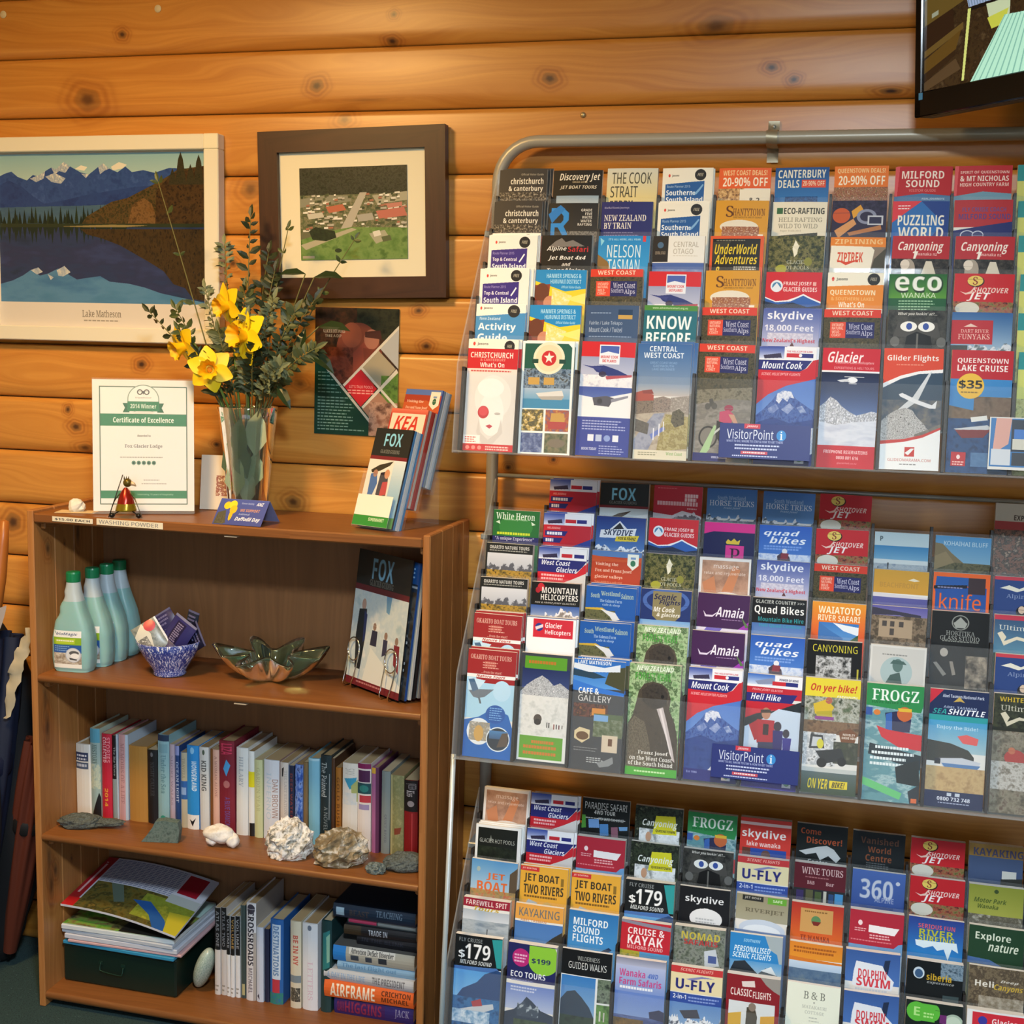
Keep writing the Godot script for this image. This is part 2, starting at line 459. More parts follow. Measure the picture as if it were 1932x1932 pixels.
# ---------------------------------------------------------------- brochure covers: key -> [look, full cover?, print]
# a cover is 100 units wide and 212 tall; covers of the rear rows only show their upper part (80 units)
var COVERS := {
"chch": ["dark grey brochure with white lowercase title", 0, [["R",0,0,100,80,"3a3632"],["N",0,46,100,34,["2a2622","4a443c","c0b49c"],0.2,3],["T","Official Visitor Guide",46,8,46,4,"cfc6ae","s"],["T","christchurch",24,17,68,13,"efe8d6"],["T","& canterbury",20,33,72,13,"efe8d6"],["R",86,70,14,10,"d0663a"]]],
"disc": ["black brochure with white slanted jet title", 0, [["R",0,0,100,80,"14120f"],["T","Discovery Jet",12,6,84,19,"f3ead6","i"],["T","RAKAIA GORGE",40,22,30,4,"bfae8c"],["T","JET BOAT TOURS",14,31,76,8,"e8ddc4","i"],["G",8,51,86,29,"8fa6b8","c8d4da"]]],
"cook": ["pale yellow brochure with thin hand lettered title", 0, [["G",0,0,100,80,"d3d4c6","e6cf7e"],["T","THE COOK",10,9,78,22,"3a3a30","s"],["T","STRAIT",8,36,54,22,"3a3a30","s"],["T","FERRY",8,64,46,14,"2c2c28","b"]]],
"ssi": ["white route planner brochure with blue panel", 0, [["R",0,0,100,80,"f0ecdc"],["E",14,15,2,3,"d8443a"],["T","jasons",19,13,14,5,"4a4a44"],["E",75,14,11,11,"23211f"],["T","FREE",69,11,12,6,"c8c0a8","i"],["P",[7,32,83,26,83,80,7,80],"1f5a9e"],["T","Route Planner 2015",10,34,46,5,"cfdcea","s"],["T","Southern",9,43,52,11,"ffffff"],["T","South Island",9,57,72,11,"ffffff"],["E",64,50,3,3.4,"c8dcf0"],["P",[65,50,72,42,80,32,82,34,75,45,68,53],"7fb0dc"]]],
"topc": ["white route planner brochure with purple panel", 0, [["R",0,0,100,80,"f3efe4"],["E",16,14,2,3,"d8443a"],["T","jasons",21,12,14,5,"4a4a44"],["E",74,14,11,11,"23211f"],["T","FREE",68,11,12,6,"c8c0a8","i"],["P",[7,30,80,26,80,72,7,72],"3a2a80"],["T","Route Planner 2015",10,33,44,5,"b8b0dc","s"],["T","Top & Central",10,44,50,9,"ffffff"],["T","South Island",10,56,68,11,"ffffff"],["P",[64,52,68,46,74,36,76,38,70,48,66,54],"ffffff"]]],
"wcd": ["orange discount brochure, coast deals", 0, [["R",0,0,100,40,"e8632c"],["T","WEST COAST DEALS!",8,5,84,10,"fbd8a0"],["T","20-90% OFF",8,18,86,18,"fff2dc"],["N",0,40,50,40,["6a4a34","c89c64","e8c890"],0.15,5],["R",42,42,58,38,"f2ead4"],["T","& 2",60,58,20,10,"3a342c"]]],
"cad": ["blue discount brochure, plains deals", 0, [["G",0,0,100,80,"1f4f8f","3a86c8"],["T","CANTERBURY",6,5,88,16,"f2ecd8"],["T","DEALS",6,24,40,15,"f2ecd8"],["R",50,24,44,15,"e0523a"],["T","20-90% OFF",52,26,40,10,"fbe0c0"],["N",20,56,60,16,["2a66a8","123a70"],0.2,4]]],
"qtd": ["orange discount brochure, lake town deals", 0, [["R",0,0,100,40,"e87a2a"],["T","QUEENSTOWN DEALS!",6,5,88,10,"fbd8a0"],["T","20-90% OFF",8,18,86,18,"fff2dc"],["N",0,40,100,40,["4a3a2c","b89066","7a3a2a","d8c8a8"],0.2,7]]],
"milf": ["red visitor guide with white block title", 0, [["R",0,0,100,80,"b8232a"],["P",[0,0,8,0,4,80,0,80],"d8545a"],["T","MILFORD",12,8,76,14,"f8ece0"],["T","SOUND",20,25,60,13,"f8ece0"],["T","VISITOR GUIDE",26,42,48,5,"e8a09a","s"],["P",[0,56,50,50,100,54,100,80,0,80],"4a7aa8"],["T","REAL JOURNEYS",50,58,40,4,"c8dcea"]]],
"spir": ["red steamer cruise brochure with pale hill", 0, [["R",0,0,100,80,"b8232a"],["P",[0,0,7,0,4,80,0,80],"d8545a"],["T","SPIRIT OF QUEENSTOWN",10,10,84,6,"f2d8cc"],["T","& MT NICHOLAS",10,19,84,10,"f8ece0"],["T","HIGH COUNTRY FARM",10,32,84,7,"f2d8cc"],["P",[0,56,50,48,100,52,100,80,0,80],"6f9ab0"]]],
"raft": ["black rafting brochure with large blue letter", 0, [["G",0,0,100,80,"1c1b1a","3a3834"],["P",[6,10,30,10,42,20,42,34,32,46,42,64,30,64,20,48,14,48,14,64,6,64,6,40,26,40,31,34,31,26,26,20,6,20],"2a8ad8"],["P",[0,22,24,4,34,12,8,40],"1f7ac8"],["T","GRADE",66,12,22,5,"e8e4da"],["T","FIVE",74,19,14,5,"e8e4da"],["T","WHITE",68,26,20,5,"e8e4da"],["T","WATER",66,33,22,5,"e8e4da"],["T","RAFTING",60,40,28,5,"e8e4da"],["N",40,56,60,24,["4a4844","8a867e","2a2826"],0.15,2]]],
"train": ["navy rail brochure with white serif title", 0, [["R",0,0,100,80,"23286a"],["T","KiwiRail Scenic Journeys",6,10,48,5,"b8b4c8"],["T","NEW ZEALAND",6,26,82,12,"f2ecdc","F"],["T","BY TRAIN",6,41,54,12,"f2ecdc","F"],["L",6,60,70,2,"8a88b8",5,1.5]]],
"shan": ["mustard historic town brochure", 0, [["R",0,0,100,80,"d89a28"],["T","S",20,10,14,22,"5a3010","f"],["T","HANTYTOWN",33,16,60,13,"5a3010","f"],["T","GREYMOUTH WEST COAST",34,31,54,3,"6a4818","s"],["E",46,50,36,13,"e8e0cc"],["N",14,50,70,30,["c8a070","8a4a34","e8d8b8"],0.2,6],["R",82,64,10,4,"f8f0e0"]]],
"ecor": ["cream rafting brochure with typewriter lettering", 0, [["R",0,0,100,80,"ece4cc"],["R",8,12,11,11,"3a6a40"],["T","ECO-RAFTING",21,12,74,12,"3a3c34"],["T","HELI RAFTING",12,30,80,8,"8a8470","f"],["T","WILD TO WILD",12,42,72,8,"8a8470","f"],["T","Paper Trails 2015",16,53,38,4,"a09880","f"],["P",[14,64,84,58,84,80,14,80],"2a2c20"]]],
"cam": ["dark purple action camera brochure", 0, [["R",0,0,100,80,"2a2440"],["N",0,0,100,22,["3a3450","1c1830"],0.1,3],["E",18,28,16,14,"c8582a"],["P",[6,56,40,34,46,44,14,70],"d89a60"],["P",[36,20,52,8,58,18,40,34],"e0a030"],["E",64,30,18,14,"8a90a8"],["E",64,30,12,9,"2a2440"],["R",66,28,28,18,"c8ccd4"],["R",69,31,22,12,"2a2848"],["P",[30,60,90,46,92,54,34,66],"b87a4a"]]],
"puzz": ["blue puzzle park brochure with red corner", 0, [["R",0,0,100,80,"2a6cb4"],["P",[0,0,52,0,0,40],"d83a44"],["L",10,8,24,2,"f8e8e8",5,2],["P",[50,0,100,0,100,80,60,80,90,40],"1f3f88"],["T","PUZZLING",10,26,82,19,"f6f0e0"],["T","WORLD",12,48,80,20,"f6f0e0"],["N",50,66,44,14,["5a4a3a","8a7a5a"],0.2,3],["R",86,68,8,6,"e8e4da"]]],
"redb": ["red and navy lake brochure with white outlines", 0, [["R",0,0,100,50,"b02a30"],["T","FLY CRUISE COACH",14,14,74,8,"6a4a8a"],["T","MILFORD SOUND",8,26,88,10,"5a3a80"],["P",[0,56,100,40,100,80,0,80],"1f2a6a"],["E",24,64,12,9,"c8d0e0"],["E",24,65,10.5,8,"1f2a6a"],["E",42,64,10,8,"c8d0e0"],["E",42,65,8.5,7,"1f2a6a"]]],
"alp": ["black four wheel drive brochure with grey mountain", 0, [["R",0,0,100,80,"12100e"],["P",[14,24,28,12,40,6,48,14,62,10,86,22],"7a7570"],["T","Alpine",10,22,42,11,"f4f0e8","i"],["T","Safari",53,22,40,11,"c8282a"],["T","Jet Boat 4x4",14,40,76,10,"f4f0e8","i"],["T","and",42,53,18,7,"f4f0e8","i"],["T","TranzAlpine",10,64,80,11,"f4f0e8","i"]]],
"nels": ["bright blue coastal brochure with tall thin title", 0, [["G",0,0,100,80,"1f86c8","3aa0d8"],["P",[4,4,12,10,6,20],"8ad0e8"],["T","IT'S ALL HERE, ALL YEAR",20,6,62,4,"bfe0f0"],["R",86,0,6,12,"e03a3a"],["P",[0,36,20,50,34,80,0,80],"8a6a3a"],["T","NELSON",18,18,64,24,"e8f4f8","s"],["T","TASMAN",20,46,62,26,"e8f4f8","s"],["R",0,70,22,10,"e8c46a"]]],
"otag": ["white lake district brochure with black side panel", 0, [["R",0,0,100,50,"eceae2"],["R",0,0,30,50,"262220"],["E",15,18,6,6,"4a6a8a"],["T","CENTRAL OTAGO",5,30,20,6,"b8a890"],["T","CENTRAL",40,12,48,10,"b0a898","s"],["T","OTAGO",40,25,38,10,"b0a898","s"],["L",40,38,50,1,"c8c0b0"],["R",0,52,100,28,"4a66a8"],["N",0,64,100,16,["6a80b8","8aa0c8"],0.1,3]]],
"undr": ["black adventure brochure with yellow title", 0, [["R",0,0,100,80,"e05a2a"],["R",5,6,88,74,"1c1a16"],["L",12,8,60,1,"8a8470",4,2],["P",[6,12,40,10,20,40,6,50],"3a3a30"],["T","UnderWorld",8,16,80,19,"f2d02a","i"],["T","Adventures",10,36,80,18,"f2d02a","i"],["T","&",10,58,14,18,"f2d02a","i"],["L",46,58,42,5,"d8d4c4",4,2.2]]],
"pool": ["dark green rainforest pool brochure", 0, [["N",0,0,100,80,["1e2416","3c4426","5c5a30","8a8450","26281c"],0.09,12],["P",[48,8,54,18,52,34,47,40,43,24],"f2ecd4"],["P",[42,20,56,18,52,28],"e8e2c8"],["T","GLACIER",34,46,36,7,"d8d8c4","f"],["T","HOT POOLS",26,56,48,7,"d8d8c4","f"],["E",24,62,10,8,"a8a83a"],["E",72,48,7,8,"8a8a3a"]]],
"zip": ["orange zip line brochure with white sign", 0, [["R",0,0,100,80,"8a7a6a"],["R",0,0,100,18,"e8862a"],["T","ZIPLINING",8,4,86,9,"f8c88a"],["P",[2,16,74,18,80,24,74,62,66,76,0,80],"f4ecd8"],["P",[80,40,100,20,100,80,70,80],"4a4638"],["T","ZIPTREK",14,28,46,18,"d8482a","b"],["P",[12,42,30,52,58,40,30,46],"d8482a"],["L",20,58,52,2,"9aa08a",6,1.5]]],
"cany": ["red canyoning brochure with white script title", 0, [["R",0,0,100,42,"b3222a"],["T","Canyoning",8,10,82,22,"f8f0e4","i"],["P",[40,28,46,28,38,52,36,50],"f8f0e4"],["T","wanaka nz",44,30,34,6,"e8c0b8"],["N",0,42,100,38,["141210","2c2824","4a443c"],0.12,6],["E",30,62,12,20,"a89c8c"],["E",24,52,8,9,"e0d4c4"],["P",[60,46,70,46,82,80,50,80],"d8d0bc"]]],
"hanm": ["blue and yellow family district brochure", 0, [["R",0,0,100,80,"f2d22a"],["P",[0,0,100,0,100,36,60,42,0,22],"1f8ac8"],["P",[0,30,30,28,26,80,0,80],"8a3a2a"],["E",14,44,14,18,"6a3a2a"],["E",30,64,12,14,"c8886a"],["Q",[34,36,74,50,60,80,34,80],["f8ecc0","f4d870","fbf4e0"],0.05,3],["P",[60,56,100,44,100,66],"f8e87a"],["T","HANMER SPRINGS &",22,8,68,8,"b8e0f4"],["T","HURUNUI DISTRICT",30,19,60,8,"b8e0f4"],["T","Official Visitor Guide",52,31,38,5,"b8dcf0","i"]]],
"wcst": ["West Coast guide with red header over bush photo", 1, [["N",0,0,100,90,["26281a","403c26","5c5236","34301e","6c6242"],0.09,21],["R",0,0,100,15,"d83c28"],["T","WEST COAST",14,3,72,8,"f4d8c0"],["R",12,23,27,29,"e04a30"],["T","UNTAMED",15,26,20,5,"f8d0bc"],["T","NATURAL",15,32,20,5,"f8d0bc"],["T","WILD",15,38,13,5,"f8d0bc"],["T","COAST",15,44,16,5,"f8d0bc"],["R",39,23,50,29,"22245e"],["T","West Coast",44,26,42,11,"eceaf4","f"],["T","Southern",41,37,24,8,"eceaf4","f"],["T","Alps",66,38,20,12,"eceaf4","f"],["N",0,84,100,128,["8a857a","77716a","98938a","6a655c"],0.04,8,2.0],["Q",[0,84,100,76,100,100,60,98,30,104,0,110],["6a6250","8a826c","54503e"],0.1,5],["P",[24,100,30,98,34,110,26,114],"4a4844"],["E",22,113,5,6,"54524c"],["E",34,112,5,6,"54524c"],["E",60,115,8,6,"9c3450"],["P",[44,122,60,118,70,126,66,142,54,150,44,142],"c04668"],["P",[60,126,70,126,80,146,74,148],"c89a80"],["P",[40,138,56,142,50,166,60,184,54,186,40,166],"2a2826"],["E",26,168,17,20,"2c2a28"],["E",26,168,14,17,"807b72"],["E",74,164,14,17,"2c2a28"],["E",74,164,11.5,14,"807b72"],["P",[26,168,50,146,52,149,30,170],"c8ccc8"],["P",[50,148,74,164,72,167,50,151],"c8ccc8"],["P",[36,146,40,148,30,190,14,212,6,212],"a8c894"],["R",0,197,60,15,"22246a"],["T","www.westcoast",34,201,28,5,"e8e8f0"]]],
"skip": ["ski plane brochure with red header and navy foot", 1, [["G",0,0,100,92,"7c88b0","d8d8e4"],["R",0,0,100,28,"d0242c"],["R",34,6,38,36,"e8ecf4"],["P",[36,8,70,8,70,22,50,18,36,22],"4a62b0"],["T","MOUNT COOK",37,26,32,5,"c83a3a"],["T","SKI PLANES",40,33,26,5,"c83a3a"],["N",0,62,100,30,["dcdce6","f4f2f4","c4c4d4"],0.06,3],["P",[20,46,44,44,70,52,92,62,60,66,30,56],"2e3a78"],["P",[4,44,40,48,36,54],"3a4484"],["P",[48,64,96,60,96,64,50,70],"b03a4a"],["E",42,60,7,5,"3a3450"],["G",0,84,100,56,"2a48a0","8a9ccc"],["P",[0,100,40,106,100,92,100,140,0,140],"f2f0f0"],["P",[26,104,52,100,66,104,58,120,30,118],"4a4a58"],["E",40,110,5,5,"2a2a38"],["P",[60,106,92,98,92,102,62,112],"8a8a98"],["R",0,140,100,72,"2c3c96"],["L",10,146,82,4,"a8b0dc",5,2],["R",22,172,11,12,"e8ecf4"],["R",37,172,11,12,"b8c4e0"],["E",58,178,6,6,"8aa0d8"],["R",68,172,11,12,"e8ecf4"],["T","BOOK TODAY",12,196,28,5,"e8ecf4"],["L",44,192,46,4,"a8b0dc",4.5,1.6]]],
"franz": ["red glacier guiding brochure over blue peaks", 0, [["R",0,0,100,80,"cf2630"],["E",20,26,11,11,"e8eef4"],["E",20,27,8,8,"4a86b0"],["P",[11,32,20,20,29,32,24,37,16,37],"e8eef4"],["T","FRANZ JOSEF",32,18,50,8,"fbe8e4"],["T","GLACIER GUIDES",32,28,60,8,"fbe8e4"],["R",84,18,6,7,"f0b0a8"],["P",[0,46,20,54,40,52,56,46,68,40,80,46,100,54,100,80,0,80],"f4f2f4"],["P",[0,48,20,56,46,54,58,48,68,43,78,48,100,57,100,80,0,80],"2f5fae"],["P",[0,54,24,60,50,56,76,64,100,60,100,80,0,80],"27324c"]]],
"qtw": ["orange what's on brochure, lake town", 0, [["R",0,0,100,26,"f4eeda"],["E",10,12,2.4,3.5,"d8443a"],["T","Jasons",16,10,20,6,"4a4a44"],["E",82,12,11,11,"2a2826"],["T","FREE",76,9,12,6,"c8c0a8","i"],["R",0,26,100,40,"e88a2c"],["P",[0,26,100,22,100,30,0,34],"e88a2c"],["T","QUEENSTOWN",6,32,80,11,"fbe6c0"],["T","& SOUTHERN LAKES",8,45,76,6,"f4b870"],["T","What's On",22,53,46,10,"fdf2e0","b"],["R",0,65,100,8,"f4eeda"],["L",8,67,80,1,"b85a4a",3,2.5],["R",0,73,100,7,"2a2a6a"]]],
"eco": ["green eco tour brochure with bubble letters", 0, [["G",0,0,100,44,"1f5f2a","5a9a34"],["R",0,44,100,36,"1c5a34"],["T","eco",10,4,84,30,"0e2a12"],["T","eco",11,5,81,26,"f2f4e8"],["T","WANAKA",22,34,60,9,"dfeecc","s"],["L",18,48,62,5,"a8d0a8",5,2.2]]],
"shot": ["red jet boat brochure with gold disc emblem", 0, [["R",0,0,100,56,"c41e26"],["E",36,14,14,10,"2a1410"],["E",35,13,13,9,"e8c860"],["T","S",31,6,8,14,"7a1a18","f"],["P",[10,32,20,35,28,32,34,24,36,22,30,36,20,38],"f0c8b8"],["T","SHOTOVER",32,25,60,9,"f2d8cc","i"],["T","JET",22,34,40,15,"fbf4ee","i"],["N",0,50,100,30,["5a5a2a","8a7a4a","a84a3a","2a2a20"],0.1,14],["E",24,62,20,12,"d8d4c4"]]],
"act": ["white and blue activity guide", 0, [["R",0,0,100,80,"4a90c4"],["P",[0,0,100,0,100,16,0,24],"f4f0e4"],["E",10,8,2,3,"d8443a"],["T","jasons",15,6,18,5,"4a4a44"],["E",76,13,12,12,"2a2826"],["T","FREE",70,10,12,6,"c8c0a8","i"],["T","New Zealand",8,25,42,6,"cfe2f2"],["T","Activity",6,36,76,18,"ffffff"],["T","Guide",6,56,60,18,"ffffff"]]],
"fair": ["slate blue inland road brochure", 0, [["R",0,0,100,80,"3c5478"],["R",62,8,26,10,"1f3a5a"],["R",62,18,26,8,"c8a050"],["L",10,14,44,1,"8aa0c0",3,2],["T","Fairlie / Lake Tekapo",8,30,62,9,"c4d0e0","s"],["T","Mount Cook / Twizel",8,42,62,9,"c4d0e0","s"],["L",8,58,80,1,"8aa0c0",3,2]]],
"know": ["teal safety brochure with large white words", 0, [["R",0,0,100,80,"1f6a78"],["R",0,0,100,10,"4a8a3a"],["T","www.adventuresmart.org.nz",16,3,66,5,"d0e4b8"],["T","KNOW",6,20,84,24,"f6faf8"],["T","BEFORE",6,50,84,22,"f6faf8"]]],
"s18": ["skydive brochure with white words on lilac sky", 0, [["G",0,0,100,80,"5060a4","d8d4e4"],["T","skydive",8,4,80,20,"f6f4fa"],["T","18,000 Feet",4,29,86,13,"eceaf4"],["N",10,44,80,14,["b8b4cc","e4e0ea"],0.2,6],["T","New Zealand's Highest",2,54,92,9,"c83a48"],["P",[50,68,54,60,58,68],"5a2a2a"]]],
"car": ["black brochure with white round lamps on grille", 0, [["N",0,0,100,80,["1c1c1a","3a3a36","4c4a44"],0.06,9],["T","What you lookin' at?...",16,4,68,7,"e8e4da","i"],["P",[18,22,84,22,90,48,10,48],"4c4a46"],["E",36,29,14,9,"f4f2ea"],["E",37,29,5,6,"3a54a0"],["E",66,29,14,9,"f4f2ea"],["E",65,29,5,6,"3a54a0"],["P",[34,46,50,38,74,46,80,80,28,80],"121210"],["R",50,42,3,38,"6a6862"],["E",14,56,8,9,"6a6a66"],["E",92,56,8,9,"6a6a66"]]],
"fun": ["blue river brochure with red label", 0, [["G",0,0,100,80,"2f5f98","b8ccd8"],["M",30,46,70,34,"5a6a70","d8dce0",5,0.4],["R",0,14,68,42,"b62c34"],["P",[20,26,32,20,44,26],"e8c8b8"],["T","DART RIVER",16,30,46,6,"f0d4c4","f"],["T","FUNYAKS",12,38,52,9,"f4dccc","f"],["R",0,58,28,22,"2a3430"]]],
"cwo": ["white and red what's on brochure with pale face", 1, [["R",0,0,100,18,"f2ecdc"],["E",12,9,2.4,3.5,"d8443a"],["T","jasons",18,7,22,6,"5a5a54"],["E",82,13,10,11,"2a2826"],["T","FREE",77,10,10,6,"c8c0a8","i"],["R",0,18,100,38,"c8282c"],["T","CHRISTCHURCH",6,25,84,11,"f8e8dc"],["T","& CANTERBURY",26,37,50,5,"e89a90"],["T","What's On",26,44,48,9,"fbf0e6"],["R",0,56,100,10,"ecd8cc"],["L",8,59,80,1,"c85a54",3,3],["R",0,66,100,134,"dcd8d2"],["E",55,110,36,42,"e6e2dc"],["E",54,140,24,42,"efebe6"],["E",50,92,26,18,"f2eeea"],["E",38,138,11,12,"b82a34"],["E",38,136,9,9,"d0404a"],["E",66,140,6,2,"a8a09a"],["P",[44,164,52,161,58,164,52,169],"b83a4a"],["P",[30,150,34,176,50,190,68,176,74,150,78,176,58,200,40,200,26,176],"cfcac4"],["R",0,182,34,16,"f4f0ea"],["L",4,185,24,3,"d85a54",4,2],["R",0,198,100,14,"c8282c"],["E",10,205,4,4,"e88a84"],["E",22,205,4,4,"e88a84"],["E",34,205,4,4,"e88a84"],["L",46,202,46,2,"f4c8c0",4.5,2.4]]],
"star": ["white brochure with green header and red star badge", 1, [["R",0,0,100,212,"f0f2ec"],["P",[5,5,88,5,95,12,95,52,5,52],"1f5848"],["R",5,52,90,36,"6a5a48"],["N",5,52,90,36,["22303c","4a6078","8aa0b4","2a2820"],0.1,4],["R",14,68,22,14,"c89a3a"],["R",44,68,20,14,"c89a3a"],["E",52,32,30,30,"efe4c4"],["E",52,32,25,25,"e4d8b0"],["E",52,32,14,14,"c82c30"],["P",[52,21,54.5,28,62,28,56,33,58,41,52,36,46,41,48,33,42,28,49.5,28],"f4e8d8"],["R",20,34,12,8,"1f4438"],["R",72,34,12,8,"1f4438"],["G",5,88,90,38,"a8bcd0","3a8cb8"],["R",5,108,90,18,"2f86b0"],["P",[30,98,80,92,84,104,40,108],"e0dcd4"],["P",[34,104,84,102,80,110,42,110],"b0a89c"],["N",5,128,42,40,["8a7a3a","3a3a2a","c8a84a","e8e0d0"],0.1,5],["N",51,128,44,40,["c8963a","a84a34","5a6a9a"],0.1,6],["P",[54,150,92,150,88,164,58,164],"b03a34"],["P",[62,134,86,134,88,150,60,150],"c89840"],["N",5,172,42,36,["3a4a78","5a6a98","8a98b8"],0.1,7],["N",51,172,44,36,["3a4a2c","6a6a4a","8a7a5a"],0.1,8],["E",74,190,16,8,"7a6c58"]]],
"cwc": ["blue coast town brochure with street photo", 1, [["G",0,0,100,90,"3a66a0","8c9cb0"],["T","CENTRAL",22,5,52,10,"e4ecf6"],["T","WEST COAST",12,17,74,10,"e4ecf6"],["T","GREAT COAST ROAD",24,33,50,4,"8caed4","s"],["T","GREYMOUTH",30,39,38,4,"8caed4","s"],["T","LAKE BRUNNER",28,45,42,4,"8caed4","s"],["G",0,74,100,22,"8a9cb4","c4b8b0"],["Q",[0,110,100,104,100,212,0,212],["a89c8c","bcb09e","968a7c"],0.04,6,1.6],["P",[0,90,16,86,34,94,34,106,0,106],"a84a3c"],["Q",[0,106,34,104,34,126,0,130],["6a5c50","8a7a6a","4c4440"],0.2,3],["P",[12,86,30,84,34,92,14,92],"8a3a34"],["Q",[34,100,52,96,66,100,66,124,34,126],["7c6c64","9c8c80","5c5450"],0.2,4],["Q",[66,98,100,94,100,128,66,124],["b0a498","8c8278","c4b8aa"],0.15,5],["Q",[36,128,56,126,44,160,20,212,0,212,0,176],["8c92a8","a0a4b4","7c8298"],0.05,9],["Q",[58,128,100,132,100,190,44,196,48,160],["a89a64","8c7e4a","b8ac7c","9c904f"],0.08,9],["Q",[70,124,82,118,92,126,92,146,76,152,68,142],["4a4436","6a624c","3a362a"],0.15,2],["Q",[2,138,28,146,26,166,2,160],["54504c","6a6660"],0.2,3],["P",[30,166,56,150,58,156,34,174],"6a7cc0"],["R",46,146,2,22,"e4e4ec"],["R",54,142,2,18,"e4e4ec"],["R",36,154,2,22,"e4e4ec"],["R",0,194,100,18,"dcd4bc"],["T","West Coast",62,197,30,6,"6a9a4a","f"],["L",10,198,40,2,"8a8a70",4,1.5]]],
"mtck": ["helicopter brochure with navy banner over blue peak", 1, [["R",0,0,100,24,"f2f0f2"],["G",0,0,44,22,"3a4ea0","d8dcee"],["P",[8,16,38,12,40,20,10,22],"3a3450"],["T","THE HELICOPTER LINE",48,7,44,3.4,"c85a64"],["R",48,12,24,7,"cc2a34"],["R",72,12,22,7,"2a2e7a"],["E",72,15,3,3,"f2f0f2"],["G",0,44,100,90,"4a74c4","7098d8"],["P",[0,24,92,24,82,38,72,44,0,42],"272a72"],["T","Mount Cook",6,27,72,13,"fbfafc","i"],["P",[0,42,72,44,84,38,94,24,100,22,100,56,50,70,20,86,0,104],"cc2430"],["T","SCENIC HELICOPTER FLIGHTS",6,47,68,5,"f4c0c0","i"],["Q",[0,124,14,112,28,96,36,84,46,78,60,80,68,92,80,100,92,108,100,112,100,170,0,170],["2c4488","3c5aa4","5070b4","2a3f80"],0.09,5,0.6],["Q",[36,84,46,78,60,80,66,92,58,90,54,98,46,92,40,102,34,96],["c4cce4","eef0f8","8a9cc8"],0.12,4],["Q",[20,112,34,102,40,110,30,120,24,118],["a8b4d8","5a74b4"],0.1,6],["Q",[44,112,58,100,66,108,56,120],["a8b4d8","6a82bc"],0.1,7],["Q",[70,108,80,104,88,116,78,118],["b4c0dc","5a74b4"],0.1,8],["Q",[0,138,30,126,60,136,100,128,100,192,0,192],["22387c","2f4a90","28408a"],0.07,9],["Q",[44,192,62,170,84,152,100,142,100,192],["e4e8f2","bcc6dc","f8f8fc","8c98b4"],0.08,4],["R",0,190,100,22,"252878"],["T","Est 1986",6,194,20,4,"a8b0dc"],["R",72,188,16,19,"e8ecf4"],["E",80,198,5,6,"8ab09a"]]],
"glah": ["red and white helicopter brochure over snowy ridge", 1, [["R",0,0,100,42,"cb2230"],["T","Glacier",8,6,64,20,"fbf0ee","i"],["T","Southern Lakes Helicopters",24,23,66,6,"f4c0c0","i"],["T","EXPEDITIONS & HELI TOURS",22,33,68,4,"f4c0c0","s"],["R",0,40,100,3,"f4f0f0"],["G",0,43,100,90,"141c3c","6a88c0"],["E",54,56,9,5,"f0f0f2"],["P",[28,57,46,54,50,59,34,60],"d8d8dc"],["R",40,50,34,1.2,"c8c8cc"],["R",48,62,14,1,"c8c8cc"],["Q",[0,104,10,96,18,86,28,92,40,104,52,112,64,118,78,114,90,110,100,112,100,140,0,140],["f4f4f8","dcdee8","8a8c94","f0f0f4","b4b6c0"],0.12,6,0.7],["Q",[0,130,30,136,60,130,100,126,100,174,0,174],["d0d4e0","e4e6ee","c4c8d8"],0.04,8,3.0],["R",0,172,100,40,"cb2230"],["T","FREEPHONE RESERVATIONS",12,180,76,6,"f8dcd8"],["T","0800 801 616",34,190,38,6,"f8dcd8"],["T","glacierheli.co.nz",36,201,34,4,"f4c0c0","s"]]],
"glid": ["orange and white glider brochure over grey peak", 1, [["R",0,0,100,212,"34485c"],["N",0,90,100,70,["3a4a5a","5c6068","7a746c"],0.05,5],["P",[0,0,100,0,100,40,60,42,30,50,0,64],"d8472c"],["P",[0,62,30,48,60,40,100,36,100,42,60,45,30,54,0,70],"f4f0ee"],["T","Glider Flights",6,12,86,13,"f8ece6"],["L",22,28,60,1,"e88a70",3,2],["P",[76,44,82,40,60,92,20,122,8,126,52,84],"d4d6d8"],["P",[28,80,34,78,60,90,84,98,92,90,90,104,80,104,56,96,30,84],"e8e8ea"],["Q",[0,128,10,118,24,108,40,104,52,108,60,120,72,132,84,148,80,160,0,166],["4c4a48","e4e2e0","8a8784","dcdad8","5c5a58"],0.1,37,0.6],["Q",[56,150,80,140,100,130,100,150,60,160],["6a6660","8a847a"],0.1,3],["P",[0,164,40,160,70,152,100,138,100,212,0,212],"f2f2f0"],["P",[0,162,40,158,70,150,100,136,100,140,70,155,40,163,0,168],"c83a34"],["R",42,172,16,16,"c8342c"],["P",[42,182,52,174,58,174,48,186],"f2f2f0"],["T","GLIDEOMARAMA.COM",14,192,72,5,"c87a70","s"],["L",34,201,32,1,"8a8a88",3,1.5]]],
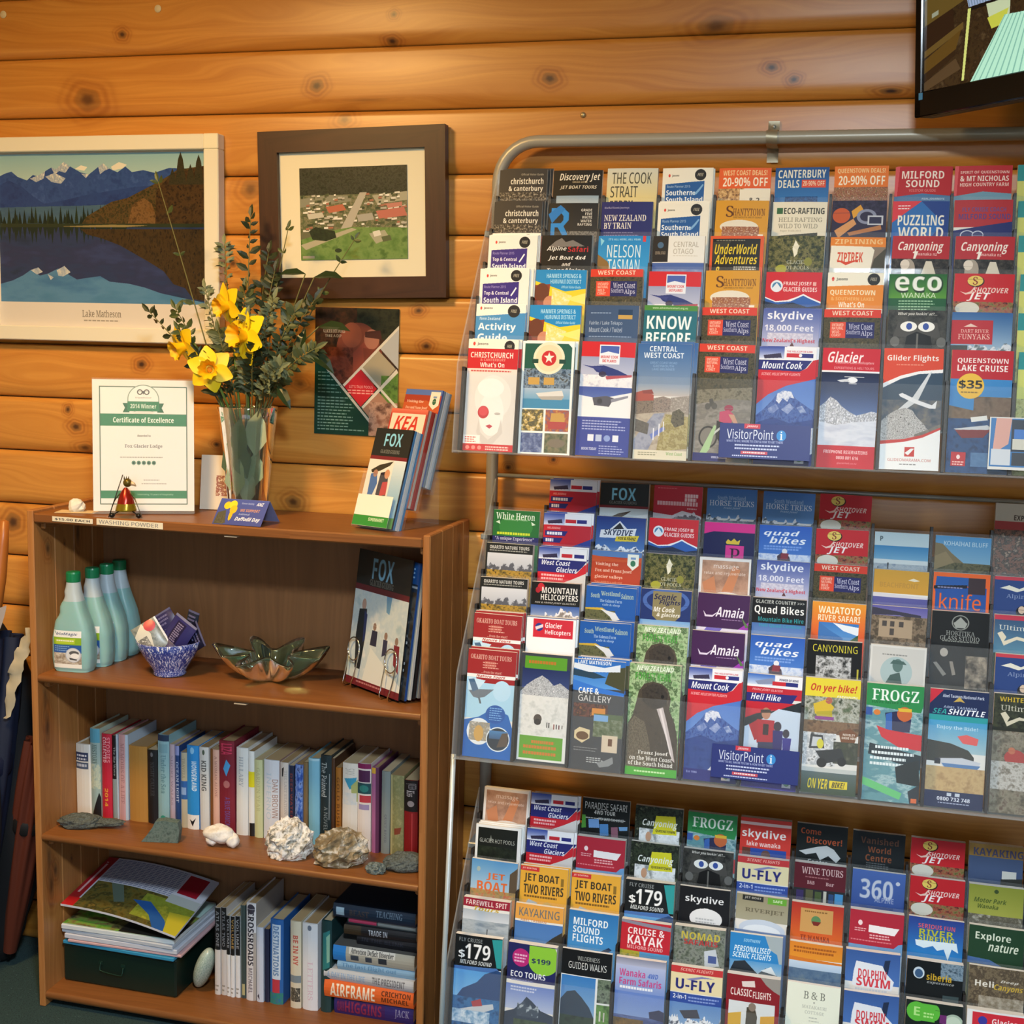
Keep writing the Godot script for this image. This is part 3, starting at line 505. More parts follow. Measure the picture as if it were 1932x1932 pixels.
"cruz": ["red lake cruise brochure with yellow price disc", 1, [["R",0,0,100,52,"b9222c"],["T","QUEENSTOWN",10,14,82,10,"f8ece6"],["T","LAKE CRUISE",10,26,82,11,"f8ece6"],["G",0,50,100,50,"2f78b4","a8c4d8"],["N",0,92,100,34,["6a5440","7c6650","58483a"],0.06,4],["P",[0,50,100,50,100,78,70,86,40,104,0,96],"3a84c0"],["N",40,80,60,46,["6a5444","7a6450","564638"],0.05,6],["E",33,62,22,22,"e8b83a"],["T","$35",14,52,38,16,"23201c"],["L",18,72,30,1,"8a6a20",3,2],["R",0,118,100,94,"23406a"],["N",0,118,100,94,["1f3a62","2c5080","1a2e50"],0.05,9],["P",[36,116,62,112,64,120,38,124],"e0e0da"],["P",[10,136,64,128,72,134,30,144],"c8ccd0"],["P",[12,138,70,136,58,150,24,152],"7a2c2c"],["R",8,176,24,24,"b92a30"],["E",20,184,3,4,"f4e0dc"],["L",11,192,18,2,"f0c0b8",4,2],["N",40,176,30,24,["4a6c94","5a80a8"],0.1,3]]],
"yell": ["pale yellow green brochure cut by the frame edge", 1, [["R",0,0,100,212,"c8cc6a"],["N",0,80,100,132,["8a8a4a","b8b87a","5a6a3a"],0.06,5],["R",0,0,100,30,"1f8a8a"]]],
# ---- middle tier
"heli": ["helicopter brochure with red bands and oriental script", 0, [["R",0,0,100,24,"eeecf0"],["G",0,0,44,24,"3a4ea0","d8dcee"],["P",[8,16,38,12,40,20,10,22],"3a3450"],["R",46,12,22,7,"cc2a34"],["R",70,12,20,7,"2a2e7a"],["R",0,24,100,56,"c42634"],["T","HELISEEING",8,28,28,4,"f0b8b4","i"],["P",[4,36,52,36,46,46,4,46],"2a2e7a"],["L",8,38,32,1,"e8e8f4",3,6],["P",[0,50,42,50,36,60,0,60],"2a2e7a"],["L",6,52,20,1,"e8e8f4",3,6],["P",[30,80,100,50,100,80],"2f4296"],["L",6,66,20,1,"e8e8f4",3,6]]],
"foxg": ["black glacier guiding brochure with pale blue title", 0, [["R",0,0,100,48,"262826"],["T","FOX",24,10,50,25,"86cce8"],["T","GLACIER GUIDING",20,37,56,6,"8a8a84","F"],["R",0,46,100,5,"7a262a"],["R",0,51,100,29,"c8d4d8"],["P",[24,70,40,62,66,56,52,66,40,72],"4a3c30"],["P",[0,66,40,74,100,60,100,80,0,80],"dfe6e8"]]],
"redc": ["red brochure with vertical oriental title", 0, [["R",0,0,100,80,"c63240"],["L",8,5,40,1,"e88a90",3,1.5],["L",64,16,28,2,"f8d8d8",8,7],["L",8,32,84,1,"f0c0c4",3,8],["L",70,44,20,1,"f0c0c4",3,3],["P",[0,56,40,60,60,50,80,54,100,60,100,80,0,80],"e8e4e8"],["M",40,50,60,30,"6a6068","eceaf0",4,0.3]]],
"hors": ["blue horse trekking brochure over snowy range", 0, [["G",0,0,100,60,"3f6fb4","6a98cc"],["T","South Westland",22,15,56,8,"c0d4ea","f"],["T","HORSE TREKS",6,24,88,11,"f0f4f8","f"],["T","Franz Josef",34,37,34,5,"c0d4ea","i"],["M",0,46,100,34,"4a5a6a","e8ecf2",9,0.5],["N",0,64,100,16,["3a4a5a","8a94a0"],0.08,3]]],
"hern": ["green bird sanctuary brochure with serif title", 0, [["R",0,0,100,80,"276a34"],["E",50,34,36,24,"35803e"],["T","White Heron",6,5,84,15,"dceadc","F"],["T","Sanctuary Tours",24,18,50,4,"a8cca8"],["P",[6,26,14,22,16,30],"cfe4cf"],["P",[82,22,92,28,84,30],"cfe4cf"],["L",10,46,80,1,"c8d83a",3,5],["P",[0,54,100,54,100,70,0,70],"2a2c66"],["T","\"A unique Experience\"",6,55,84,9,"d8d8e8","F"],["R",6,70,16,10,"f0f0f0"],["P",[60,80,66,70,72,80],"f0f0f0"]]],
"skyf": ["navy skydive brochure with yellow banner over peaks", 0, [["G",0,0,100,80,"1f3478","5a8cc8"],["P",[28,26,48,8,64,24],"d8dce4"],["P",[34,26,48,12,58,26],"2a2a30"],["P",[10,28,82,22,78,42,8,44],"dfe2ea"],["T","SKYDIVE",16,26,60,12,"2f3a58","i"],["P",[42,40,88,36,84,48,40,50],"e0c83a"],["T","FOX & FRANZ",46,40,36,6,"3a3420","i"],["M",0,54,100,26,"3a5078","eef2f6",6,0.6]]],
"pnk": ["navy brochure with pink header and gold crown", 0, [["R",0,0,100,80,"1d2250"],["P",[0,0,100,0,100,18,20,18,0,24],"dc2f88"],["P",[44,38,48,32,54,36,60,30,66,36,72,32,70,42,46,42],"e0c040"],["R",44,44,36,36,"dc3a90"],["T","P",52,50,20,24,"2a1430","f"]]],
"quad": ["blue quad bike brochure with slanted white title", 0, [["G",0,0,100,60,"2c5cb8","4a7cc8"],["T","quad",6,10,72,13,"f4f6fa","i"],["T","bikes",20,22,72,14,"f4f6fa","i"],["L",10,40,82,2,"7aa0e0",5,3],["N",0,56,100,24,["8aa4d8","e0e6f2","b8c8e4"],0.07,5],["P",[36,60,50,48,60,62,62,74,38,74],"4a3c48"],["E",50,50,5,5,"e8e8ec"],["P",[44,54,58,54,56,66,42,66],"8a3a44"]]],
"beac": ["beach brochure with lone walker on sand", 0, [["G",0,0,100,26,"a8bcc4","b8c8cc"],["G",0,26,100,30,"3a7cac","7aa8c4"],["R",0,52,100,10,"c8d0d0"],["N",0,60,100,20,["8a98a4","a8b0b4","78889a"],0.06,4],["T","P",10,8,6,9,"4a5a60"],["R",26,58,2.4,12,"2a2c30"],["R",8,66,1.6,8,"3a3c40"]]],
"koha": ["cliff and bay photo brochure", 0, [["G",0,0,100,80,"4a86b4","9ab8c4"],["T","KOHAIHAI BLUFF",16,10,78,8,"c8d8dc","s"],["P",[0,14,14,16,30,32,60,56,100,74,100,80,0,80],"7a6c50"],["N",0,50,100,30,["3a3c2c","6a6448","4a4a38"],0.08,8],["P",[0,40,20,30,36,50,0,66],"8a7a5a"]]],
"expe": ["dim red and cream experience brochure in shadow", 1, [["R",0,0,100,40,"c8bca8"],["R",60,6,40,10,"b8443a"],["T","EXPERIENCE",34,22,62,10,"4a3a30"],["R",0,34,100,16,"a83a34"],["N",0,50,100,90,["4a3c30","8a5a44","2c2820","a88a70"],0.08,5],["R",0,140,100,72,"8a2c2c"]]],
"okar": ["black header nature tour brochure over golden marsh", 0, [["R",0,0,100,20,"222422"],["T","OKARITO NATURE TOURS",8,5,84,7,"e4e2dc"],["L",8,14,80,1,"a8a8a0",3,2],["G",4,20,96,30,"d4d6da","b8bcc4"],["M",4,34,96,26,"5a5c64","b8bcc4",5,0.2,1.6],["N",4,54,96,26,["4a4028","8a7434","c49a3a","3a3424"],0.11,6,1.6],["R",0,20,4,60,"222422"]]],
"wcg": ["helicopter brochure with navy banner, glaciers title", 0, [["R",0,0,100,24,"f2f0f2"],["G",0,0,44,22,"3a4ea0","d8dcee"],["P",[8,16,38,12,40,20,10,22],"3a3450"],["R",48,12,22,7,"cc2a34"],["R",74,12,20,7,"2a2e7a"],["P",[0,24,100,24,92,36,78,50,0,50],"272a72"],["T","West Coast",6,26,62,10,"fbfafc","i"],["T","Glaciers",38,38,44,11,"fbfafc","i"],["P",[0,50,80,50,96,32,100,30,100,50,40,76,0,80],"cc2430"],["L",8,54,48,2,"f4b8b8",7,4],["P",[36,80,100,48,100,80],"d8d4d0"]]],
"visi": ["orange valley visitor brochure with white badge", 0, [["R",0,0,100,80,"bc4528"],["R",0,0,100,12,"5a80b8"],["P",[0,10,60,16,100,10,100,20,0,22],"c8552e"],["P",[72,4,94,4,94,26,83,36,72,26],"eef0e4"],["E",83,22,5,6,"3a7a5a"],["R",78,10,10,4,"7a9ac8"],["T","Visiting the",8,23,46,8,"f6dcc8","F"],["T","Fox and Franz Josef",8,36,74,8,"f6dcc8","F"],["T","glacier valleys",8,48,56,8,"f6dcc8","F"],["T","Your guide to a safe visit",8,60,56,5,"f0c0a0","f"]]],
"mass": ["skin toned massage brochure with white border", 0, [["R",0,0,100,80,"e8e4e0"],["N",6,6,90,74,["9a7460","b48c74","c8a088"],0.03,4],["P",[40,80,66,14,80,22,62,80],"c8845c"],["P",[8,50,30,36,36,70,14,76],"c4845f"],["E",56,76,30,10,"ece8e6"],["T","massage",28,14,48,10,"f0e4dc","s"],["T","relax and rejuvenate",10,27,80,8,"ead8cc","s"],["R",70,70,26,10,"3a2c26"]]],
"bchy": ["mustard yellow brochure with faint gull", 0, [["R",0,0,100,44,"cf9a38"],["T","BEACHFRONT",12,24,70,9,"c8943a"],["T","BEACHFRONT",12,24,70,9,"b98a3c","s"],["P",[62,18,72,14,84,18,74,20],"e8dcc0"],["P",[0,44,100,48,100,56,0,52],"d8d4d8"],["R",0,52,100,28,"5a5a9a"]]],
"knif": ["orange framed blue brochure, word knife", 0, [["R",0,0,100,80,"e2632a"],["P",[6,8,62,8,62,24,4,28],"2458a0"],["R",4,26,90,44,"24509a"],["R",62,8,30,30,"3a2c30"],["P",[2,26,60,22,60,28,2,32],"1c1c24"],["L",8,27,44,1,"8a8ab0",3,2],["T","knife",12,38,74,30,"e8642e","s"],["R",0,36,5,34,"e2632a"],["P",[20,76,84,68,84,74,20,80],"8a2a30"]]],
"alpx": ["navy brochure with red top and white scribble", 1, [["R",0,0,100,212,"26407a"],["R",0,0,100,7,"c03a48"],["P",[10,22,26,16,44,22,60,14,70,16,52,24,40,28,24,24],"e0dccc"],["T","Alpine",22,32,40,10,"8a98b8","f"],["E",54,64,14,12,"1a1a20"],["E",50,60,6,7,"d0b8a0"]]],
"mhel": ["black mountain helicopter brochure with red dots", 0, [["R",0,0,100,46,"171716"],["E",20,10,7,8,"c42a34"],["E",14,16,5,6,"a82430"],["T","MOUNTAIN",22,10,72,12,"ece8e2"],["T","HELICOPTERS",20,24,76,12,"ece8e2"],["T","FOX & FRANZ JOSEF GLACIERS",8,39,84,4,"c8c4bc","i"],["G",0,46,100,34,"3a5aa0","c8d0dc"],["M",30,48,70,32,"8a8078","ece8ea",8,0.5]]],
"salm": ["blue salmon farm brochure with arched title", 0, [["R",0,0,100,80,"1f58a8"],["T","South",10,14,18,9,"b8c8b0","F"],["T","Westland",30,9,38,9,"b8c8b0","F"],["T","Salmon",70,12,24,10,"b8c8b0","F"],["T","The Salmon Farm",28,25,44,6,"b4c8e4","F"],["T","cafe & shop",34,33,34,6,"b4c8e4","F"],["P",[0,44,34,42,70,62,74,80,0,80],"c8a83a"],["N",0,47,60,33,["4a5234","6a6a48","3a402c"],0.1,3],["P",[30,44,60,50,76,72,76,80,66,80,50,58],"d8dce0"],["P",[62,66,100,50,100,80,78,80],"1f58a8"]]],
"scen": ["navy scenic flight brochure with tan panel", 0, [["R",0,0,100,80,"20336e"],["E",50,22,46,24,"4a6ab0"],["E",50,22,38,18,"20336e"],["P",[24,4,80,4,80,50,70,60,34,60,24,52],"8c825c"],["T","Scenic",26,8,46,12,"26264a","i"],["T","Flights",36,20,44,12,"26264a","i"],["T","Mt Cook",26,34,44,10,"f4f2ec","i"],["T","& glaciers",32,45,48,10,"f4f2ec","i"],["G",0,60,100,20,"7aa8d8","b8d4ec"]]],
"amai": ["deep purple brochure with white script name", 0, [["R",0,0,100,66,"43204f"],["P",[80,66,100,50,100,80,86,80],"a03ab0"],["P",[84,40,100,60,94,62],"5a7a4a"],["T","Amaia",36,24,56,20,"f4eef6","i"],["P",[12,34,18,42,30,42,44,32,30,46,16,46],"e0d4e8"],["L",48,48,40,1,"a88ab4",3,1.5],["R",0,66,100,14,"e4dcec"],["P",[20,66,50,66,40,80,10,80],"6a5ac0"]]],
"qbik": ["black quad bike brochure with teal subtitle", 0, [["R",0,0,100,50,"121416"],["T","GLACIER COUNTRY >>>",6,4,90,7,"c8ccc8"],["T","Quad Bikes",4,14,92,18,"f6f6f4"],["T","Mountain Bike Hire",12,36,84,9,"2f9aa0"],["G",0,48,100,32,"4a70b0","7a98c8"],["T","Heli Quad Combos",14,48,78,8,"3a98b0"]]],
"waia": ["orange river safari brochure with alpine photo", 0, [["G",0,0,100,80,"e89a2a","e0502a"],["T","WAIATOTO",12,8,78,13,"fbf0d0"],["T","RIVER SAFARI",12,24,78,11,"f8e8c8"],["G",14,38,74,42,"3a78c0","6aa4d8"],["P",[40,38,60,52,88,60,88,44,70,42],"e8eef4"],["P",[60,80,88,58,88,80],"3a5a34"],["P",[14,38,34,52,60,66,60,80,14,80],"3f74b4"]]],
"hotl": ["dim lodge photo brochure", 0, [["G",0,0,100,30,"5c58a0","8a84b0"],["P",[0,4,88,14,88,24,50,16,0,18],"3a3848"],["N",0,18,100,62,["6a5a48","8a7862","4c4436","5a4a3c"],0.07,5],["R",14,24,60,34,"a8947a"],["R",20,28,8,10,"4a4440"],["R",34,28,8,10,"4a4440"],["R",50,28,8,10,"4a4440"],["R",34,42,8,12,"4a4440"],["R",0,76,100,4,"c8c4c0"]]],
"hoki": ["black glass studio brochure with grey dome emblem", 1, [["R",0,0,100,212,"131413"],["E",50,20,15,14,"8a8e88"],["E",50,20,13,12,"1a1c1a"],["P",[38,22,50,10,62,22,58,30,42,30],"9a9e98"],["T","HOKITIKA",26,36,50,8,"a4a8a2","f"],["T","GLASS STUDIO",16,45,68,8,"b4b8b2","f"],["L",20,54,64,1,"8a8e88",3,2],["E",24,76,7,8,"a8a49a"],["P",[6,96,12,94,30,116,24,120],"8a847a"],["P",[34,92,40,92,46,116,40,118],"8a847a"],["N",62,80,38,60,["1a1816","6a6256","a89c88"],0.04,6]]],
"ulti": ["teal hikes brochure with white ribbon", 1, [["G",0,0,100,70,"2f4a70","5a8aa0"],["R",0,0,100,9,"b8344a"],["T","Ultimate",8,18,70,9,"d8d8cc","f"],["P",[6,34,14,30,22,40,18,48,40,38,70,44,60,48,40,44,18,56,12,44],"d8d0b8"],["R",0,70,100,142,"2a3c34"]]],
"okbt": ["red boat tour brochure with grey heron circle", 1, [["R",0,0,100,50,"9c2b2c"],["T","OKARITO BOAT TOURS",6,10,84,9,"e0b8a8","F"],["R",36,22,22,12,"b85a50"],["L",32,24,34,3,"e0a898",5,2],["T","...from the start!",30,41,42,5,"e0b8a8","F"],["R",0,48,100,7,"ecece8"],["T","Nature Tours",20,49,60,5,"b03a34","i"],["R",0,55,100,80,"a8d4ec"],["R",20,55,80,10,"9c2b2c"],["P",[4,56,40,60,20,86,4,80],"c8e4f4"],["E",74,78,18,20,"b8dcf2"],["P",[6,82,30,78,58,76,40,92,26,96,16,94],"6a7480"],["P",[4,60,16,58,26,78,14,84],"4a6a8a"],["P",[26,94,30,94,34,106,30,106],"5a646c"],["P",[0,140,30,132,60,112,90,124,100,150,100,212,0,212],"1f62b4"],["E",64,124,20,18,"1c54a4"],["L",52,112,26,6,"7ab0e4",4.5,1.6],["E",32,160,25,26,"e0e8ee"],["N",12,142,42,36,["b8a888","8a8a84","d8d0c0"],0.12,4],["E",32,164,10,16,"c8a058"],["E",72,172,24,24,"dce8f0"],["E",72,172,22,22,"2a3440"],["G",54,156,36,16,"4a80b4","3a5a80"],["P",[80,160,92,158,92,184,70,188],"5a4c40"]]],
"ghel": ["white helicopter brochure with red label", 0, [["R",0,0,100,80,"eef0f2"],["R",14,4,80,36,"cc2a3a"],["E",26,20,8,8,"2a3a8a"],["P",[18,20,34,14,34,20,20,26],"e8d4d8"],["T","Glacier",38,10,34,11,"fbf0f0"],["T","Helicopters",38,24,52,12,"fbf0f0"],["R",0,0,100,2,"3a4a80"]]],
"kiwi": ["green kiwi bird brochure with bushy title", 1, [["N",0,0,100,212,["5a7c4a","8aac78","b4cc9c","3c5430","98b886"],0.05,5],["T","NEW ZEALAND",14,4,72,9,"eef4e4","i"],["T","FOREST KIWI",12,17,68,14,"4a9c3c"],["Q",[16,74,20,52,30,38,46,33,64,36,76,46,82,64,80,84,92,110,98,140,100,212,0,212,0,118,10,100],["3a332c","544a3e","463e34","62584a"],0.07,9,0.5],["Q",[0,118,14,100,34,110,46,150,50,212,0,212],["5c5244","7c725e","4a4236","8c826c"],0.14,4,0.4],["Q",[26,50,46,36,66,40,76,56,74,76,50,86,28,72],["332e29","453e36","2c2824"],0.07,3],["E",66,60,3,3.6,"1a1714"],["P",[56,84,68,80,76,106,90,158,95,182,90,178,74,130],"c8bcba"],["P",[61,84,65,83,88,168,90,176,85,166],"e8dedc"],["T","Franz Josef",24,164,58,8.5,"f4f2ea","F"],["T","on the West Coast",8,174,82,8.5,"f4f2ea","F"],["T","of the South Island",6,184,86,8.5,"f4f2ea","F"],["R",0,196,100,16,"4fa83a"],["L",18,202,64,1,"c8e8b0",3,3]]],
"cayy": ["black canyoning brochure with yellow capitals", 0, [["R",0,0,100,80,"0f0f0e"],["T","CANYONING",10,8,82,13,"e4d83a","s"],["R",16,28,66,52,"3a3a34"],["N",17,29,64,51,["1a1a18","8a8a88","d8d8d8","4a4a46"],0.06,8],["R",92,50,3,28,"b8b03a"]]],
"teic": ["pale grey lodging brochure with hatted portrait", 1, [["R",0,0,100,212,"d8d6d0"],["R",4,4,92,204,"cac8c2"],["L",22,16,58,1,"8a8a86",3,2],["E",48,48,28,28,"a8bcbc"],["E",50,36,9,12,"5a7470"],["P",[36,34,66,34,60,28,42,26],"4a6460"],["P",[26,78,38,54,54,48,62,80],"4a605c"],["P",[14,72,90,72,88,82,12,82],"3a4a6a"],["T","TEICHELMANN'S",18,73,68,8,"e4e8ec","F"]]],
"guid": ["white ice field brochure with two green labels", 1, [["R",0,0,100,212,"3a4048"],["G",4,28,94,40,"24305c","3a4a7c"],["R",8,6,84,24,"5a9a2a"],["L",16,14,66,1,"b8742a",3,6],["Q",[2,76,14,62,30,50,44,42,58,50,68,60,80,54,98,66,98,100,2,100],["eef0f2","8a8e92","dcdee2","6a6e72","f4f4f6"],0.12,12,0.6],["R",2,92,96,66,"dadcd8"],["N",2,82,96,76,["d4d6d2","e4e4e0","c8cac6"],0.05,5],["E",40,126,8,9,"4a4038"],["E",40,132,7,6,"2c2620"],["R",58,132,2,10,"3a3834"],["R",62,132,2,10,"4a4844"],["R",72,134,2,10,"8a4a44"],["R",77,134,2,9,"5a5a5a"],["R",82,135,2,8,"6a3a44"],["R",88,135,2,7,"5a5a54"],["R",2,158,96,50,"dfe2de"],["R",6,160,86,44,"62a02e"],["L",30,168,46,1,"c8782a",3,6],["L",14,178,66,1,"c8782a",3,6],["L",14,190,66,1,"c8782a",3,6]]],
"cafe": ["charcoal cafe and gallery brochure with lake photo", 1, [["R",0,0,100,212,"45474b"],["G",0,0,100,54,"2a68b8","5a9ae0"],["P",[70,16,100,10,100,56,62,44],"4a4a30"],["P",[0,20,40,24,64,32,40,36,0,32],"2a4458"],["P",[0,8,60,14,90,6,90,20,30,24,0,18],"dce4ee"],["T","LAKE MATHESON",8,2,64,7,"f4f6f8","b"],["P",[0,40,50,52,100,60,100,66,0,60],"3a78d0"],["T","CAFE &",12,54,40,12,"f6f6f4"],["T","GALLERY",12,68,64,12,"e4e4e2","s"],["R",4,84,66,26,"5a3a30"],["N",4,84,66,26,["4a302c","7a4a3a","2c2428","a8703a"],0.1,5],["R",40,92,26,14,"d08a3a"],["R",44,102,56,42,"5a6a4c"],["N",44,112,56,34,["4a5a3c","6a7458","8a9480"],0.08,3],["R",44,104,28,12,"7aa8d8"],["P",[8,138,18,130,38,134,38,150,24,160,8,152],"d8c8a0"],["E",24,146,12,8,"6a4c30"],["R",62,142,30,32,"d4c4ac"],["R",74,148,8,14,"6a4a34"],["L",8,168,46,2,"8a8c8c",5,1.5],["L",34,186,32,3,"b4b8b8",4,2],["P",[54,196,70,190,84,182,86,194,78,200,60,204],"8a8e90"]]],
"hhik": ["helicopter hike brochure with red jacketed hikers", 1, [["R",0,0,100,24,"f2f0f2"],["G",0,0,50,20,"3a6ac0","d8e0f0"],["P",[14,14,46,6,54,16,20,20],"8a94b0"],["T","POWER OF NINE",58,6,34,4,"3a3a58"],["R",46,12,24,7,"cc2a34"],["R",70,12,22,7,"2a2e7a"],["R",0,24,100,20,"c42634"],["T","FRANZ JOSEF GLACIER",10,27,56,5,"f0b8b8","i"],["P",[0,36,92,34,82,52,0,52],"2d2a74"],["T","Heli Hike",8,36,56,12,"f8f6fa","i"],["P",[0,52,90,50,60,64,20,74,0,84],"c42634"],["R",0,84,100,128,"c4d4e6"],["P",[0,84,20,74,60,64,90,50,100,46,100,110,0,110],"2a3034"],["P",[60,62,100,66,100,180,0,180,0,100,30,84],"c8d8ea"],["E",38,72,8,11,"b88468"],["P",[28,66,46,64,46,70,28,72],"3a2c24"],["P",[22,84,54,84,56,126,24,128],"b02c34"],["P",[8,96,22,86,26,120,20,124],"a82830"],["R",34,92,10,20,"3a2a2c"],["P",[26,126,54,124,54,160,28,160],"3a3c58"],["E",60,94,7,9,"3a3440"],["P",[52,102,70,102,70,140,54,140],"30286a"],["P",[56,140,70,140,68,172,58,172],"201c30"],["E",76,106,6,8,"3a3440"],["P",[70,114,86,114,84,146,72,146],"38308a"],["P",[72,146,84,146,82,176,74,176],"201c30"],["N",0,172,100,24,["c8d8ec","e0e8f4","a8c0de"],0.05,4],["R",0,192,100,20,"44389a"],["R",74,190,16,16,"e4e8f4"],["E",82,198,5,5,"8ab09a"]]],
"byke": ["yellow off road brochure with buggy photos", 1, [["R",0,0,100,34,"e8d43a"],["T","On yer bike!",8,10,86,18,"c83a28","i"],["T","GREYMOUTH",58,30,36,8,"f0f0ea"],["N",0,34,100,60,["5a6a50","8a8a78","c4c4b8","3a4030"],0.06,8],["P",[16,48,40,38,54,52,44,70,20,66],"d8b83a"],["E",44,40,6,6,"b86a5a"],["P",[22,62,50,58,52,74,24,76],"b8a83a"],["R",20,70,34,6,"8a3a8a"],["N",0,78,100,24,["6a4c34","8a6a4a","4c3826"],0.07,4],["P",[64,96,84,88,98,98,92,118,70,118],"7a4a28"],["T","NOVELTY",72,98,22,4,"f4ece0"],["T","DRIVE HIRE",70,104,26,4,"f4ece0"],["N",0,100,60,60,["d8dce0","a8acb0","f0f0f0","4a4c48"],0.06,6],["N",56,114,44,40,["4a5238","3a3c30","6a6a54"],0.07,7],["P",[14,104,36,104,40,128,12,130],"3a3c40"],["P",[18,108,34,108,36,124,16,126],"c8ccd0"],["E",32,120,6,9,"d8d03a"],["P",[24,134,70,126,78,146,40,156],"2c2e30"],["E",36,154,9,9,"1c1c1c"],["E",72,150,8,8,"1c1c1c"],["R",0,164,100,8,"c4c8c4"],["G",0,172,100,40,"5a6a6a","3a4a34"],["T","ON YER",12,184,38,18,"e8d02a","i"],["R",52,186,32,14,"e8d02a"],["T","BIKE!",56,188,24,10,"3a3420","i"]]],
"frog": ["green river surfing brochure with red board rider", 1, [["R",0,0,100,36,"2f8a4c"],["P",[0,36,100,34,96,48,0,40],"2f8a4c"],["T","FROGZ",10,10,82,20,"f0f6ee","F"],["T","HAVE MORE FUN",10,31,66,5,"1f6a38"],["N",0,36,100,176,["4a7c88","6a9ca4","5a8c96","b8d0d0","3a6874"],0.03,6,2.2],["P",[0,36,100,34,96,48,0,40],"2f8a4c"],["R",0,44,12,14,"3a5aa0"],["E",20,52,6,5,"d8803a"],["P",[34,52,72,44,80,62,78,84,40,86],"2e3050"],["E",68,52,13,13,"c8683a"],["P",[56,42,80,42,80,48,58,48],"e0b83a"],["P",[36,54,46,50,48,90,36,94],"3a66b0"],["P",[20,76,40,82,100,88,100,116,60,112,30,96],"d02c34"],["P",[10,108,100,124,100,150,8,128],"1c2c34"],["L",20,112,60,1,"e8f0f0",3,5],["L",14,122,74,1,"e8f0f0",3,5],["L",12,132,70,2,"e8f0f0",10,5],["P",[56,148,96,132,100,180,60,176],"1c2426"],["P",[0,170,70,194,66,206,0,184],"6ac47a"],["P",[80,190,100,176,100,212,84,212],"2a3038"],["R",86,202,10,8,"d86a3a"]]],
"shut": ["navy and teal water taxi brochure with beach boat", 1, [["R",0,0,100,46,"1d2a52"],["P",[0,0,24,0,0,28],"c82c3c"],["T","Abel Tasman National Park",22,8,70,6,"dce2ee"],["P",[40,22,46,16,50,12,54,16,60,22,52,20],"c8a850"],["T","ABEL TASMAN",24,29,56,4,"a8b4cc"],["T","SEA",6,35,26,9,"2fa8a0","i"],["T","SHUTTLE",32,34,64,10,"f4f6fa","i"],["P",[0,46,100,46,100,60,0,56],"2f9a9c"],["G",0,56,100,56,"4a9cc8","a8c4cc"],["T","Enjoy the Ride!",14,64,70,8,"d8eaf2","f"],["P",[50,82,66,78,86,84,84,96,60,94],"e05a58"],["P",[0,92,40,96,70,106,80,118,80,130,0,130],"3a3a34"],["P",[20,124,60,120,92,126,86,138,30,140],"c8ccd4"],["P",[26,132,92,132,84,142,34,142],"5a80b0"],["R",14,124,10,10,"2a2c34"],["N",0,138,100,48,["b89868","c8aa78","a8885c"],0.05,5],["R",0,182,100,30,"20294e"],["T","0800 732 748",22,192,56,7,"e8ecf4"],["L",24,202,54,1,"a8b0c8",3,1.5],["R",38,184,8,6,"c4ccd8"],["R",52,184,8,6,"c4ccd8"]]],
"whit": ["dark whitewater brochure with yellow and white title", 1, [["R",0,0,100,70,"2a2c22"],["N",0,0,100,60,["22241c","34382a","44462f"],0.08,4],["T","WHITEWATER",10,6,84,8,"c8a82a"],["T","Ultimate",12,20,66,10,"d4d0c0","f"],["P",[12,36,20,32,28,42,24,50,44,40,70,46,44,46,24,58,18,46],"d0c8b0"],["N",0,66,100,146,["4a4436","6a6250","8c8470","5a4a3c"],0.05,8],["E",40,112,18,14,"a83a34"],["E",34,100,6,6,"b86a4a"],["N",0,120,80,50,["8a8478","c8c4bc","6a6254"],0.06,9]]],
# ---- bottom tier
"para": ["black safari tour brochure with film strip", 0, [["R",0,0,100,80,"111413"],["T","PARADISE SAFARI",6,8,88,14,"eef0ec","s"],["T","4WD TOUR",26,24,44,8,"eef0ec"],["T","STEP INTO THE MOVIE",34,38,54,6,"c4c8c4","i"],["P",[0,36,8,36,10,62,0,64],"4a8a34"],["P",[14,44,36,42,38,60,16,62],"6a94c8"],["P",[38,52,56,50,58,74,40,76],"4a80b8"],["P",[62,56,76,54,78,80,64,80],"8a5a6a"],["P",[78,54,96,52,96,60,80,62],"6a9ac8"],["L",8,40,84,1,"c8c8c4",3,2]]],
"cagr": ["waterfall canyoning brochure with yellow sign", 0, [["N",0,0,100,80,["1c2418","3a4430","10140e","6a7058"],0.06,4],["N",10,46,84,34,["d8dcdc","f2f4f4","8a9090"],0.04,6],["P",[44,18,84,16,88,54,38,56],"dcd42a"],["T","Canyoning",14,26,76,18,"f0f2ec","i"],["T","QUEENSTOWN",44,46,40,6,"3a3a2c"],["E",30,62,6,10,"c89a7a"]]],
"skyw": ["red and white skydive brochure with blue strip", 0, [["R",0,0,100,80,"d23a30"],["R",0,8,100,6,"eed0cc"],["T","skydive",4,22,86,22,"fbf4f0"],["T","lake wanaka",14,46,66,10,"f6dcd4"],["R",6,60,86,20,"2a4ca0"],["R",6,60,16,14,"6a3a2c"],["E",52,72,9,10,"6a4a44"]]],
"dscv": ["black brochure with orange words and white grass plume", 0, [["R",0,0,100,80,"141a1a"],["T","Come",8,9,40,12,"b8542c"],["T","Discover!",20,25,70,13,"b8542c"],["P",[6,56,24,50,42,44,60,40,74,46,88,62,80,72,64,60,48,70,40,56,20,62],"c4c8c8"],["T","Centre",24,70,40,9,"d8dcdc"]]],
"vani": ["black brochure with dim orange words, world centre", 0, [["R",0,0,100,80,"141a1c"],["T","Vanished",16,10,72,13,"6a4430"],["T","World",30,28,44,12,"8a4c2c"],["T","Centre",26,44,50,13,"8a4c2c"],["L",28,60,44,3,"5a5e60",4,2]]],
